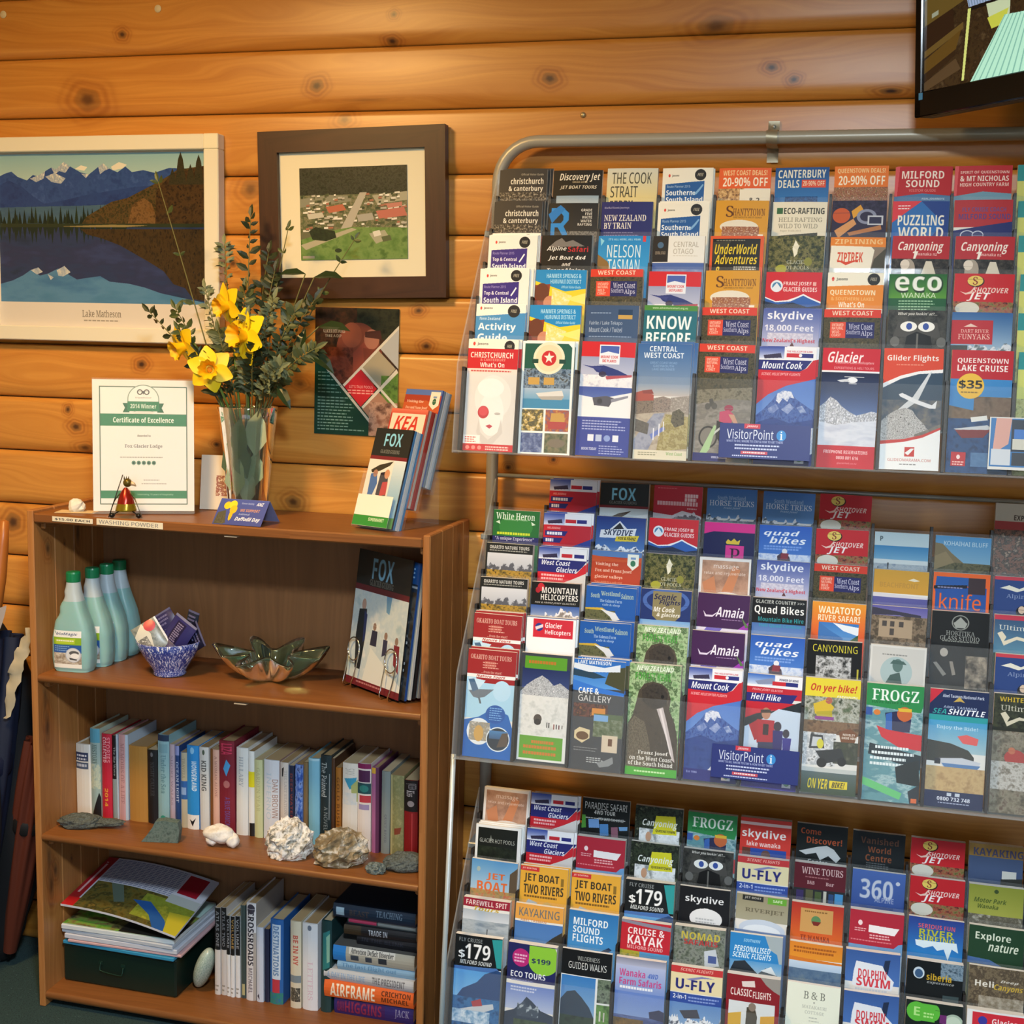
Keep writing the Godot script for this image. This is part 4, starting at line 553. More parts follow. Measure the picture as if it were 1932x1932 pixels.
"kay2": ["dim blue kayaking brochure with ochre header", 0, [["R",0,0,100,24,"a07c3a"],["T","KAYAKING",8,8,92,14,"4a4a70"],["G",0,24,100,56,"4a5c80","3a4a6a"],["R",62,48,26,20,"c8c8c0"],["P",[60,64,100,60,100,80,60,80],"2a2c28"]]],
"gpks": ["black hot pool brochure with white border", 0, [["R",0,0,100,80,"e8eae8"],["R",6,6,86,74,"161a16"],["N",6,44,86,36,["10140e","1c2418","2a3224"],0.06,4],["P",[34,20,38,32,30,36],"6a706a"],["T","GLACIER HOT POOLS",10,28,76,8,"c4c8c2","s"]]],
"rmen": ["dark red brochure with white ribbon", 0, [["R",0,0,100,66,"b0283a"],["E",20,24,4,5,"f4dcdc"],["L",10,34,24,2,"e8b0b4",4,2],["P",[36,26,92,28,84,42,36,40],"f4eeee"],["L",38,44,44,2,"e8b0b4",5,3],["L",4,56,80,1,"d87a84",3,2],["P",[0,66,84,66,92,58,100,56,100,80,0,80],"6a9ccc"]]],
"ufly": ["cream flying brochure with blue title and red header", 1, [["R",0,0,100,50,"ecdcae"],["R",0,0,100,13,"c83a3c"],["T","SCENIC FLIGHTS",18,3,64,6,"f0b8a8","i"],["P",[30,24,60,16,84,18,60,20,40,26],"8a8ab8"],["T","U-FLY",10,24,76,20,"2a2c74"],["R",0,52,100,18,"3450a0"],["T","2-in-1",6,54,26,9,"e8ecf4"],["L",36,57,58,2,"8aa0d8",6,3],["G",0,70,100,80,"5a88c4","a8c4dc"],["M",0,80,100,60,"5a6070","f0f2f6",7,0.6],["P",[20,86,54,80,60,96,30,100],"3a3a48"],["N",0,130,100,82,["e0e6ee","c8d0dc","f4f4f8"],0.05,4]]],
"wine": ["dark red wine tour brochure over bottles", 0, [["R",0,0,100,50,"5e1c26"],["T","WINE TOURS",14,8,80,13,"d8b8b4","F"],["L",22,26,60,1,"a86a6c",3,2],["T","B&B",26,34,14,7,"d8b8b4","F"],["T","Bar",62,34,16,7,"d8b8b4","F"],["R",0,50,100,30,"2a2a2c"],["R",6,54,14,26,"3a3060"],["R",24,52,14,28,"5a5a3c"],["R",42,54,12,26,"4a5a34"],["R",58,52,6,28,"c8c4b4"],["R",68,56,10,24,"2a4a78"],["R",80,54,16,26,"4a94c8"]]],
"d360": ["blue brochure with large silver number", 0, [["G",0,0,100,80,"4a68ac","3a5494"],["T","360",16,16,62,40,"c8ccd8"],["E",86,20,4,4,"c8ccd8"],["T","ALPINE",44,50,36,10,"9aa4c4"],["R",16,68,64,6,"2c4684"]]],
"gmot": ["lime green park brochure with dark lettering", 0, [["G",0,0,100,56,"8a9034","a8a848"],["T","Motor Park",10,24,60,9,"4a5a20","i"],["T","Wanaka",16,36,40,8,"4a5a20","i"],["E",50,10,4,4,"3a4a20"],["N",0,56,100,24,["8a8674","5a5444","b8b4a4"],0.06,4]]],
"jetb": ["pale blue jet boat brochure with orange title", 0, [["G",0,0,100,70,"5a96c8","b8d0dc"],["E",16,20,4,5,"a8b8b0"],["T","JET",34,26,40,16,"e06a34"],["T","BOAT",14,44,66,20,"e06a34"],["P",[84,24,100,10,100,80,84,80],"5a4c3a"],["N",0,62,100,18,["8a7a5a","b89a5a","c85a44"],0.08,3]]],
"jb2r": ["yellow two rivers jet boat brochure with black title", 0, [["R",0,0,100,80,"e0a83a"],["R",0,2,40,9,"c83438"],["T","JET BOATING",4,4,30,4,"f4d8c8"],["T","JET BOAT",8,16,74,19,"3a3428"],["T","TWO RIVERS",8,38,84,18,"3a3428"],["R",86,20,6,16,"8a6a28"],["L",10,60,78,1,"7a5a24",3,4],["P",[12,80,20,68,40,74,30,80],"a8b8c8"],["P",[40,80,60,70,80,80],"c8a858"]]],
"m179": ["black price brochure, white 179 and teal edge", 1, [["R",0,0,100,64,"15191b"],["P",[78,4,100,2,100,60,90,60],"2f9a9c"],["T","FLY CRUISE",8,6,50,8,"8a9092"],["T","$",8,30,14,18,"f4f6f6"],["T","179",22,16,54,32,"f4f6f6"],["T","MILFORD SOUND",12,50,68,8,"dfe4e4","i"],["P",[0,64,90,60,100,70,100,84,0,84],"4a74b4"],["G",0,70,100,60,"4a9ce0","8ac4f0"],["P",[6,128,20,108,50,92,66,74,90,64,100,66,100,140,6,140],"2a4878"],["N",0,124,100,88,["24588c","3a74ac","1c4470"],0.05,4],["P",[16,150,50,140,86,132,88,142,60,154,22,160],"c4ccd4"],["P",[40,132,60,124,64,138,44,142],"a84048"],["N",0,150,80,26,["e8f0f6","a8c4dc","5a8cb8"],0.06,7]]],
"skyd": ["black skydive brochure with white canopy", 0, [["R",0,0,100,80,"17181c"],["T","skydive",12,16,76,18,"eceef0"],["E",54,60,32,20,"e4e6e8"],["L",34,60,40,2,"b8bcc0",6,3],["R",16,70,80,14,"17181c"]]],
"rjet": ["khaki river jet brochure with pale dome of water", 0, [["G",0,0,100,50,"9a9274","a8a48c"],["R",12,2,40,10,"2c2c2a"],["T","JET BOAT",16,4,32,5,"c8c4b8"],["R",60,2,36,12,"6aa83a"],["T","SAFE",70,5,18,5,"e4f0d4"],["T","RIVERJET",18,26,74,10,"6a6450","F"],["E",52,66,44,20,"c8d4e4"],["E",52,70,36,14,"e4ecf4"],["G",0,70,100,10,"5a7ab0","4a6aa0"]]],
"tewa": ["orange and red lodge brochure with tan label", 0, [["G",0,0,100,80,"b4342a","e0722a"],["R",18,10,62,46,"cc9c5c"],["L",26,14,46,1,"8a6434",3,3],["E",48,32,9,9,"5a8a5a"],["P",[40,34,58,34,52,42,44,42],"7a2c24"],["T","TE WANAKA",20,62,56,9,"7a2a1c","F"]]],
"tew2": ["orange lodge brochure above hazy hills", 0, [["G",0,0,100,30,"e0852a","e8962e"],["L",8,8,80,2,"a85a1c",7,4],["P",[0,28,100,32,100,44,0,38],"d87a2a"],["G",0,36,100,20,"c8d8e8","a8c0d8"],["N",0,50,100,30,["4a6484","5a7490","6a8090"],0.05,5]]],
"rivs": ["blue river fun brochure with yellow block and splash", 0, [["G",0,0,100,80,"2a3f8c","2a8cd0"],["T","SERIOUS FUN",18,12,66,8,"d85a6a"],["T","RIVER",20,22,62,12,"b8b838"],["T","SURFING",20,34,64,10,"c8c43c"],["P",[14,44,88,42,92,60,80,54,74,76,66,56,54,60,46,52,30,58,16,54],"d8e8f0"]]],
"expl": ["dark green nature brochure with white title", 0, [["R",0,0,100,80,"1f4028"],["T","Explore",12,12,64,18,"dce4d0"],["T","nature",36,30,56,16,"dce4d0","i"],["P",[0,60,40,62,80,80,0,80],"4a6ca0"],["N",0,72,100,8,["5a5a3a","8a8460"],0.1,3]]],
"fare": ["misty sand spit brochure with red header", 0, [["R",0,0,100,18,"9a2438"],["T","FAREWELL SPIT",6,4,88,10,"f0dcd4"],["T","Tours",20,16,60,9,"c8a83a","i"],["G",0,24,100,24,"b4bcc4","d8dce0"],["N",0,44,100,36,["9aa4ac","b4bcc0","84909a"],0.05,4,3.0],["R",54,60,2,14,"2c3034"]]],
"kaya": ["orange kayaking brochure over blue sea", 0, [["R",0,0,100,32,"e4a24a"],["T","KAYAKING",8,8,84,17,"5a6a78","s"],["T","ABEL TASMAN",12,30,54,5,"c88a5a"],["G",0,36,100,44,"4a78b8","5a88c0"],["P",[60,80,80,62,100,48,100,80],"3c3830"]]],
"mflt": ["blue scenic flight brochure with white stacked title", 0, [["G",0,0,100,80,"2f74b4","4a94cc"],["T","MILFORD",10,14,70,14,"eef4f8"],["T","SOUND",10,31,54,13,"eef4f8"],["T","FLIGHTS",10,47,62,15,"eef4f8"],["P",[60,80,84,66,90,70,78,80],"1f3454"]]],
"ckay": ["red cruise and kayak brochure with white title", 0, [["R",0,0,100,60,"c02634"],["P",[0,0,100,6,100,14,0,6],"8a8898"],["T","CRUISE &",14,14,74,13,"f8ecec"],["T","KAYAK",14,29,72,18,"f8ecec"],["T","MILFORD SOUND",14,49,72,7,"e8b8b8"],["G",0,60,100,20,"5a9cc8","3a80b4"],["N",0,60,40,20,["8a9a3a","b8a83a","5a7a34"],0.08,5]]],
"noma": ["mossy safari brochure with red and yellow title", 0, [["N",0,0,100,80,["4a5248","6a7466","8a9088","38403a"],0.06,6],["T","NOMAD",14,10,76,14,"c8b84a"],["T","SAFARIS",20,24,66,10,"b83a3c"],["P",[60,44,82,38,90,70,62,76],"c4ccd4"],["R",68,52,16,14,"4a5c94"]]],
"pers": ["light blue personalised flights brochure over peaks", 0, [["R",0,0,100,80,"2f86c8"],["P",[66,0,100,0,100,60,96,60,90,34,76,26],"a8b4b8"],["T","SOUTHERN",26,10,32,6,"a8d4ec","i"],["T","PERSONALISED",8,24,70,11,"e8f4fa","i"],["T","SCENIC FLIGHTS",6,37,74,11,"e8f4fa","i"],["G",0,52,100,28,"5a9cd0","b8d0e0"],["P",[0,80,10,56,30,52,60,80],"2c343c"],["P",[50,80,70,62,100,80],"4a545c"],["P",[60,68,80,58,90,74],"e0e8ec"]]],
"dolp": ["blue dolphin swim brochure with red and white sign", 1, [["G",0,0,100,60,"3a5c9c","4a74b8"],["P",[72,14,82,12,78,40,68,40],"22304c"],["P",[20,20,68,24,74,36,90,52,86,70,14,66,16,40],"e4e8ee"],["T","DOLPHIN",24,34,52,16,"d23a44"],["T","SWIM",22,50,62,16,"d23a44"],["L",20,70,60,1,"c8d0dc",3,4],["N",0,74,100,138,["2c5090","3a64a4","244880"],0.05,4]]],
"sibe": ["black experience brochure with yellow word", 0, [["R",0,0,100,80,"0d1214"],["R",60,0,40,26,"4a6c84"],["N",60,0,40,30,["3a5468","8aa0b0","2a3c4c"],0.08,3],["E",22,24,10,11,"c4d4e0"],["E",22,25,7,8,"3a5a80"],["T","siberia",36,22,44,13,"d0a82a"],["T","experience",36,36,50,7,"a8acac","i"],["R",66,60,28,20,"3a4a4c"]]],
"hcan": ["brown canyon brochure with white and gold title", 0, [["N",0,0,100,80,["5a4e3c","7a6c54","463c30","8c7e64"],0.06,6],["T","Heli",12,26,34,12,"e4e0d4"],["T","Canyons",44,30,54,14,"c8a83a","i"],["T","Deep",56,22,34,6,"d4d0c4","i"],["N",20,54,80,26,["b8b0a0","7a705c"],0.07,3]]],
"ecot": ["navy eco tour brochure with magenta and lime discs", 1, [["R",0,0,100,74,"23285e"],["E",28,28,18,18,"b82a78"],["L",14,22,26,3,"e8b0d0",6,3.5],["E",74,32,30,26,"8cc83c"],["R",44,2,56,28,"8cc83c"],["P",[96,2,100,2,100,10],"d8d8d8"],["T","$199",50,26,38,11,"1f2a5a"],["T","ECO TOURS",8,56,72,12,"f0f2f6"],["L",10,72,52,1,"7a80b0",3,3],["G",0,82,100,50,"6a84c8","b8c4e0"],["L",10,86,60,2,"c8d0e8",6,3],["P",[0,140,20,132,36,116,44,104,56,112,74,128,100,136,100,212,0,212],"2c3a50"],["M",26,104,44,40,"3c4a5c","a8b4bc",5,0.2],["N",20,150,70,62,["3a4c3a","4a5c44","2c3a30"],0.06,6]]],
"wild": ["black headed guided walks brochure with mountain photos", 1, [["R",0,0,100,50,"141618"],["T","WILDERNESS",32,12,44,8,"c8ccc8","s"],["T","GUIDED WALKS",14,24,76,13,"eef0ee","s"],["R",0,50,100,162,"e8eaea"],["G",2,52,68,80,"3a7cc0","8ab4dc"],["P",[2,100,14,84,30,80,44,92,60,110,70,130,70,212,2,212],"2a3c50"],["N",2,130,68,82,["24362c","34483a","1c2c26"],0.05,4],["N",74,52,26,46,["4a5a4a","7a8a74","2c3430"],0.07,5],["N",74,102,26,60,["4a7a34","6a9a4a","3a5c2c"],0.06,6],["R",80,114,3,20,"d8d4c8"],["R",88,116,3,18,"c8c4b8"]]],
"w4wd": ["lilac farm safari brochure with pink title", 1, [["G",0,0,100,20,"8a8ca0","c8cce4"],["G",0,14,100,60,"b8c0e0","7a94d0"],["T","Wanaka",8,22,52,14,"cc4a88"],["T","4WD",64,26,22,9,"4a6ac0","i"],["T","Farm Safaris",8,38,84,14,"cc4a88"],["L",10,55,74,1,"f0f2f8",3,5],["G",0,66,100,50,"6a88cc","8aa4d4"],["N",0,112,100,100,["4a5488","6474a4","3a4474"],0.04,4,3.0],["P",[70,100,90,94,100,98,100,116,72,112],"3a3c58"],["N",0,118,60,20,["8a6c3a","5a4a34"],0.1,4]]],
"clas": ["dark red classic flights brochure with arched photo", 1, [["R",0,0,100,212,"8c2028"],["P",[62,0,100,0,100,30,88,24,74,14],"9a948c"],["P",[28,12,52,8,54,20,30,22],"e8d8d0"],["T","CLASSIC",8,26,40,14,"f0e0d8"],["T","FLIGHTS",50,28,34,13,"f0e0d8"],["R",6,50,86,162,"dce0e0"],["P",[40,60,54,56,60,76,58,120,38,120],"4a4438"],["E",50,58,7,8,"8a7a6c"],["P",[6,76,30,70,30,110,6,110],"d8a82a"],["P",[66,74,92,70,92,112,66,110],"d8a02a"],["N",6,112,86,60,["8a8a7a","6a6a5c","b0aea0"],0.06,4]]],
"bnb": ["cream bed and breakfast card with grey letters", 1, [["R",0,0,100,212,"eef0dc"],["T","B & B",32,14,40,14,"6a6c60","f"],["E",52,34,1.5,1.5,"8a8c80"],["T","MATAKAURI",30,40,46,6,"b0b2a4","f"],["T","COTTAGE",36,50,36,6,"b0b2a4","f"],["L",44,62,20,2,"c0c2b4",6,2]]],
"grnb": ["black brochure with lime speech bubble", 1, [["R",0,0,100,212,"16201c"],["E",20,20,18,18,"5ab83c"],["R",20,4,32,32,"5ab83c"],["E",52,18,8,14,"5ab83c"],["T","E",14,12,12,16,"b0e48a"],["L",32,20,20,2,"b0e48a",6,3],["E",84,34,18,18,"a8bca8"],["E",84,34,14,14,"c4d4c0"],["R",60,20,12,16,"6a2a6a"]]],
"ghrd": ["red helicopter brochure at frame corner", 1, [["R",0,0,100,212,"e4e4e2"],["R",10,4,90,40,"cc2a38"],["E",28,18,8,8,"3a3a9a"],["T","Glacier",44,12,44,12,"f8ecec"]]],
}
# which cover stands in which pocket, row by row from the back, left to right ("" = empty pocket)
var TIERS := [
	[["chch","disc","cook","ssi","wcd","cad","qtd","milf","spir","yell"],
	 ["chch","raft","train","ssi","shan","ecor","cam","puzz","redb","yell"],
	 ["topc","alp","nels","otag","undr","pool","zip","cany","cany","yell"],
	 ["topc","hanm","wcst","skip","shan","franz","qtw","eco","shot","yell"],
	 ["act","hanm","fair","know","wcst","s18","wcst","car","fun","yell"],
	 ["cwo","star","skip","cwc","wcst","mtck","glah","glid","cruz","yell"]],
	[["","heli","foxg","redc","hors","hors","shot","","","expe"],
	 ["hern","heli","skyf","franz","pnk","quad","shot","beac","koha",""],
	 ["okar","wcg","visi","pool","mass","s18","wcst","bchy","knif","alpx"],
	 ["okar","mhel","salm","scen","amai","qbik","waia","hotl","hoki","ulti"],
	 ["okbt","ghel","salm","kiwi","amai","quad","cayy","teic","","alpx"],
	 ["okbt","guid","cafe","kiwi","mtck","hhik","byke","frog","shut","whit"]],
	[["mass","wcg","para","cagr","frog","skyw","dscv","vani","shot","kay2"],
	 ["gpks","wcg","rmen","cagr","car","ufly","wine","d360","shot","gmot"],
	 ["jetb","jb2r","jb2r","m179","skyd","rjet","tewa","rmen","rivs","expl"],
	 ["fare","kaya","mflt","ckay","noma","pers","tew2","dolp","sibe","hcan"],
	 ["m179","ecot","wild","w4wd","ufly","clas","bnb","dolp","grnb","ghrd"]],
]
# ---------------------------------------------------------------- scene
func _ready():
	rng.seed = 7
	camera_and_light()
	materials()
	room()
	rack()
	brochures()
	bookcase()
	on_wall()
	on_bookcase_top()
	upper_shelf()
	books()
	rocks()
	lower_shelf()
	corner_left()

func camera_and_light():
	var cam := Camera3D.new()
	cam.name = "camera"
	add_child(cam)
	cam.position = Vector3(0, 1.527, 2.68)
	cam.rotation_degrees = Vector3(-7.576, 14.719, 1.3565)
	cam.fov = 43.22
	cam.current = true
	var sky := ProceduralSkyMaterial.new()      # bright overcast
	sky.sky_top_color = Color(0.66, 0.77, 0.92)
	sky.sky_horizon_color = Color(0.82, 0.88, 0.95)
	sky.ground_bottom_color = Color(0.28, 0.30, 0.26)
	sky.ground_horizon_color = Color(0.5, 0.52, 0.48)
	sky.sun_angle_max = 0.0
	var env := Environment.new()
	env.background_mode = Environment.BG_SKY
	env.sky = Sky.new()
	env.sky.sky_material = sky
	env.background_energy_multiplier = 4.0
	env.tonemap_mode = Environment.TONE_MAPPER_LINEAR
	env.tonemap_exposure = 1.3
	env.sdfgi_enabled = true
	env.ssao_enabled = true
	env.ssil_enabled = true
	var we := WorldEnvironment.new()
	we.name = "world_environment"
	we.environment = env
	add_child(we)
	ceiling_lamp(Vector3(-1.45, 2.55, 1.25), 3.2, Color(1.0, 0.80, 0.50))
	ceiling_lamp(Vector3(0.05, 2.55, 2.5), 7.5, Color(0.90, 0.96, 1.0))

func ceiling_lamp(p: Vector3, energy: float, tint: Color):
	var t := thing("ceiling_lamp", "round white ceiling lamp with glowing diffuser above the %s" % ("bookcase" if p.x < 0 else "visitor's side of the room"), "lamp", "", at(p))
	mb(true)
	lathe([[0, 0], [0.17, 0], [0.175, -0.01], [0.175, -0.035], [0.165, -0.04], [0.15, -0.04]], 32)
	build("housing", mat("e8e4da", 0.4), t)
	mb(true)
	lathe([[0.16, -0.038], [0.14, -0.055], [0.08, -0.066], [0, -0.07]], 32)
	var m := StandardMaterial3D.new()
	m.albedo_color = Color("fff0d8")
	m.emission_enabled = true
	m.emission = tint
	m.emission_energy_multiplier = 1.5
	build("lamp_diffuser", m, t)
	var l := AreaLight3D.new()
	l.name = "lamp_light"
	t.add_child(l)
	l.position = Vector3(0, -0.085, 0)
	l.rotation_degrees = Vector3(-90, 0, 0)
	l.area_size = Vector2(0.3, 0.3)
	l.light_color = tint
	l.light_energy = energy
	l.area_range = 12.0
	l.shadow_enabled = true

# ---------------------------------------------------------------- materials
var GROOVES := [-0.024, 0.103, 0.229, 0.356, 0.4815, 0.6057, 0.733, 0.857, 0.981, 1.109, 1.238, 1.366, 1.492, 1.614, 1.746, 1.873, 2.008, 2.14, 2.272, 2.404, 2.55]
# knots on the log wall: x, y, half size across, half size along, darkness
var KNOTS := [[-1.633, 2.185, .008, .011, .9], [-.988, 2.203, .006, .008, .9], [-.993, 2.15, .008, .012, .9], [-1.724, 2.046, .022, .034, .7], [-1.163, 2.062, .012, .016, .9], [-.646, 2.063, .011, .016, .9], [-.31, 2.156, .018, .036, .6], [-.197, 2.072, .008, .011, 1.], [-.153, 2.048, .007, .010, 1.], [.032, 2.022, .005, .022, 1.], [-1.098, 1.99, .012, .016, .6], [-1.32, 1.845, .02, .024, .6], [-1.363, 1.683, .009, .011, .8], [-1.596, 1.452, .011, .012, 1.], [-.924, 1.586, .008, .010, .9], [-.906, 1.51, .009, .012, .9], [-1.217, 1.153, .014, .018, .8], [-1.407, 1.275, .006, .008, 1.], [-1.792, 1.341, .008, .008, .9], [-1.771, 1.301, .011, .014, .9], [-1.75, 1.252, .009, .02, .7], [-1.949, 1.064, .02, .022, .9], [-.616, 1.277, .005, .006, 1.], [-.716, 1.255, .006, .007, 1.], [-1.05, 2.03, .004, .05, .25], [-.5, 1.80, .012, .016, .5], [-.62, 1.38, .012, .016, .5], [-1.2, 1.42, .01, .014, .5], [.1, 1.70, .014, .02, .6]]
var M := {}

func grain(w: int, h: int, rows: int, light: Color, dark: Color, sd: int, stretch := 40.0, var_ := 0.12) -> Image:
	var im := Image.create_empty(w, h, false, Image.FORMAT_RGB8)
	var a := FastNoiseLite.new(); a.seed = sd; a.frequency = 0.02; a.fractal_octaves = 4
	var b := FastNoiseLite.new(); b.seed = sd + 5; b.frequency = 0.006; b.fractal_octaves = 2
	for y in h:
		var r := y * rows / h
		var tone := var_ * sin(r * 12.9898 + sd) 
		for x in w:
			var wv := b.get_noise_2d(x * 0.35, y * 2.0 + r * 977.0) * 26.0
			var g := a.get_noise_2d(x / stretch * 3.0, (y + wv) * 3.4 + r * 531.0)
			var g2 := a.get_noise_2d(x / stretch * 9.0 + 300.0, (y + wv) * 11.0 + r * 531.0)
			im.set_pixel(x, y, dark.lerp(light, clampf(0.62 + tone + g * 0.42 + g2 * 0.22, 0, 1)))
	return im

func knot(im: Image, px: float, py: float, rx: float, ry: float, dk: float, core := Color(0.16, 0.07, 0.03)):
	for y in range(maxi(0, int(py - ry * 3)), mini(im.get_height(), int(py + ry * 3))):
		for x in range(maxi(0, int(px - rx * 3.4)), mini(im.get_width(), int(px + rx * 3.4))):
			var u := (x - px) / rx
			var v := (y - py) / ry
			var an := atan2(v, u)
			var d := sqrt(u * u + v * v) * (1.0 + 0.06 * sin(an * 2.0 + px) + 0.05 * sin(an * 5.0 + py))
			var c := im.get_pixel(x, y)
			if d < 1.0:
				c = c.lerp(core, dk * (0.38 + 0.5 * smoothstep(0.75, 0.15, d)) * smoothstep(1.0, 0.8, d) + 0.3 * dk * (1.0 - smoothstep(1.0, 0.8, d)))
			elif d < 2.8:
				var ring := 0.5 + 0.5 * sin(d * 9.0)
				c = c.lerp(Color(c.r * 0.72, c.g * 0.58, c.b * 0.42), dk * (1.0 - (d - 1.0) / 1.8) * (0.25 + 0.6 * ring))
			im.set_pixel(x, y, c)

func materials():
	var n := GROOVES.size() - 1
	var h := n * 92
	var wall := grain(2048, h, n, Color(0.85, 0.60, 0.27), Color(0.71, 0.44, 0.15), 3)
	for k in KNOTS:
		var r := 0
		while r < n - 1 and k[1] > GROOVES[r + 1]: r += 1
		var v: float = (r + (k[1] - GROOVES[r]) / (GROOVES[r + 1] - GROOVES[r])) / n
		knot(wall, (k[0] + 2.05) / 2.7 * 2048, (1.0 - v) * h, k[3] / 2.7 * 2048, k[2] / 0.127 * 92, k[4])
	M.log = texmat(wall, 0.38)
	M.log.clearcoat_enabled = true
	M.log.clearcoat = 0.35
	M.log.clearcoat_roughness = 0.32
	M.pine = texmat(grain(1024, 512, 1, Color(0.54, 0.34, 0.17), Color(0.41, 0.24, 0.10), 21), 0.42)
	M.pine.uv1_scale = Vector3(1.0, 2.6, 1)
	var sd := grain(1024, 512, 1, Color(0.68, 0.45, 0.24), Color(0.54, 0.33, 0.15), 33)
	for k in [[300, 120, 26, 10, .8], [640, 300, 40, 16, .7], [150, 400, 22, 9, .8], [860, 90, 30, 11, .7], [480, 440, 20, 9, .6]]:
		knot(sd, k[0], k[1], k[2], k[3], k[4], Color(0.22, 0.13, 0.07))
	M.side = texmat(sd, 0.45)
	M.side.uv1_scale = Vector3(0.9, 2.2, 1)
	M.ply = texmat(grain(512, 512, 1, Color(0.52, 0.35, 0.20), Color(0.43, 0.28, 0.15), 51, 90.0), 0.6)
	M.ply.uv1_scale = Vector3(0.8, 1.2, 1)
	canvas(512, 512, 100, 100)
	pN(0, 0, 100, 100, ["16262a", "22393c", "2e4a4a", "1c3034"], 1.2, 5)
	for i in 300: pR(rng.randf() * 100, rng.randf() * 100, rng.randf_range(0.2, 0.8), 0.2, "5a7472")
	M.carpet = texmat(cv, 0.95)
	M.carpet.uv1_triplanar = true
	M.carpet.uv1_scale = Vector3(2.2, 2.2, 2.2)
	var ls := grain(1024, 512, 1, Color(0.72, 0.50, 0.28), Color(0.60, 0.38, 0.19), 35)  # lighter copy of the side wood, window light put into its tan
	# plank uv runs in metres: (height + offset) * 0.9, depth * 2.2
	for k in [[0.6466, 0.2386, .034, .010, .75], [0.71, 0.245, .045, .010, .6], [0.3052, 0.222, .016, .0085, .8], [1.049, 0.159, .006, .003, 1.0]]:
		for off in [0.74, 1.11]:
			knot(ls, fposmod((k[0] + off) * 0.9, 1.0) * 1024, fposmod(k[1] * 2.2, 1.0) * 512, k[2] * 0.9 * 1024, k[3] * 2.2 * 512, k[4], Color(0.27, 0.17, 0.10))
	M.left_side_lit = texmat(ls, 0.45)
	M.left_side_lit.uv1_scale = Vector3(0.9, 2.2, 1)
	M.walnut = texmat(grain(256, 256, 1, Color(0.30, 0.18, 0.12), Color(0.20, 0.11, 0.07), 61, 30.0), 0.4)
	M.paper = mat("ece9e2", 0.7)
	M.clear = pane("e8eeee", 0.03)
	M.clear.metallic_specular = 0.08
	M.clear_edge = pane("c8d0d0", 0.22)
	M.clear_edge.metallic_specular = 0.1
	M.steel = mat("a4a8a4", 0.35, 0.5)
	M.tubepaint = mat("a8a394", 0.35, 0.15)
	M.chrome = mat("d8d8d6", 0.12, 1.0)
	M.black = mat("100f0f", 0.35)

# ---------------------------------------------------------------- the room
func slab(called: String, a: Vector3, b: Vector3, m: Material, parent: Node = null) -> MeshInstance3D:
	mb()
	box((a + b) / 2, b - a)
	return build(called, m, parent)

func holder(called: String) -> Node3D:
	var o := Node3D.new()
	put(o, called)
	return structure(o)

func room():
	structure(slab("floor", Vector3(-3.1, -0.1, -0.2), Vector3(2.8, 0, 5.0), M.carpet))
	structure(slab("ceiling", Vector3(-3.1, 2.55, -0.2), Vector3(2.8, 2.65, 5.0), mat("d8d2c4", 0.7)))
	var w := holder("wall_back")
	slab("backing", Vector3(-3.1, 0, -0.2), Vector3(2.8, 2.55, -0.018), mat("3a2410", 0.9), w)
	var n := GROOVES.size() - 1
	for r in n:
		var y0: float = maxf(GROOVES[r], 0.0)
		var y1: float = GROOVES[r + 1]
		var prof := []
		for k in 7:
			var a := PI / 2 * k / 6
			prof.append([y0 + 0.032 * (1 - cos(a)), -0.019 + 0.019 * sin(a)])
		prof.append([(y0 + y1) / 2, 0.0008])
		for k in 6:
			var a := PI / 2 * k / 5
			prof.append([y1 - 0.001 - 0.013 * (1 - sin(a)), -0.012 * (1 - cos(a))])
		mb(true)
		var rows := []
		for p in prof: rows.append([Vector3(-2.9, p[0], p[1]), Vector3(2.6, p[0], p[1])])
		for i in rows.size() - 1:
			var q := [rows[i][0], rows[i][1], rows[i + 1][1], rows[i + 1][0]]
			var uv := []
			for p in q: uv.append(Vector2((p.x + 2.05) / 2.7, 1.0 - (r + (p.y - GROOVES[r]) / (y1 - GROOVES[r])) / n))
			quad(q[0], q[1], q[2], q[3], Vector3(0, 0, 1), uv[0], uv[1], uv[2], uv[3])
		build("log_board", M.log, w)
	var wood := mat("b8a88c", 0.6)
	var l := holder("wall_left")
	slab("panel", Vector3(-3.1, 0, -0.2), Vector3(-2.9, 2.55, 5.0), wood, l)
	# wall behind the visitor with a wide window
	var f := holder("wall_front")
	slab("sill_panel", Vector3(-3.1, 0, 4.8), Vector3(2.8, 0.8, 5.0), wood, f)
	slab("head_panel", Vector3(-3.1, 2.2, 4.8), Vector3(2.8, 2.55, 5.0), wood, f)
	slab("side_panel", Vector3(-3.1, 0.8, 4.8), Vector3(-1.0, 2.2, 5.0), wood, f)
	slab("side_panel", Vector3(2.3, 0.8, 4.8), Vector3(2.8, 2.2, 5.0), wood, f)
	window("window_1", Vector3(0.65, 1.5, 4.9), 3.3, 1.4, 0.0)
	var r2 := holder("wall_right")
	slab("panel", Vector3(2.6, 0, -0.2), Vector3(2.8, 2.55, 4.8), wood, r2)

func window(called: String, c: Vector3, w: float, h: float, turn: float):
	var o := holder(called)
	o.transform = at(c, Vector3(0, turn, 0))
	mb()
	for s in [-1, 1]:
		box(Vector3(s * (w / 2 - 0.025), 0, 0), Vector3(0.05, h, 0.08), 0.005)
		box(Vector3(0, s * (h / 2 - 0.025), 0), Vector3(w, 0.05, 0.08), 0.005)
	box(Vector3.ZERO, Vector3(0.05, h, 0.08), 0.005)
	var fr := build("window_frame", mat("e6e2d6", 0.4), o)
	for s in [-1, 1]:
		mb()
		box(Vector3(s * w / 4, 0, 0), Vector3(w / 2 - 0.06, h - 0.09, 0.006))
		build("pane", pane("e8f0f0", 0.06), fr)

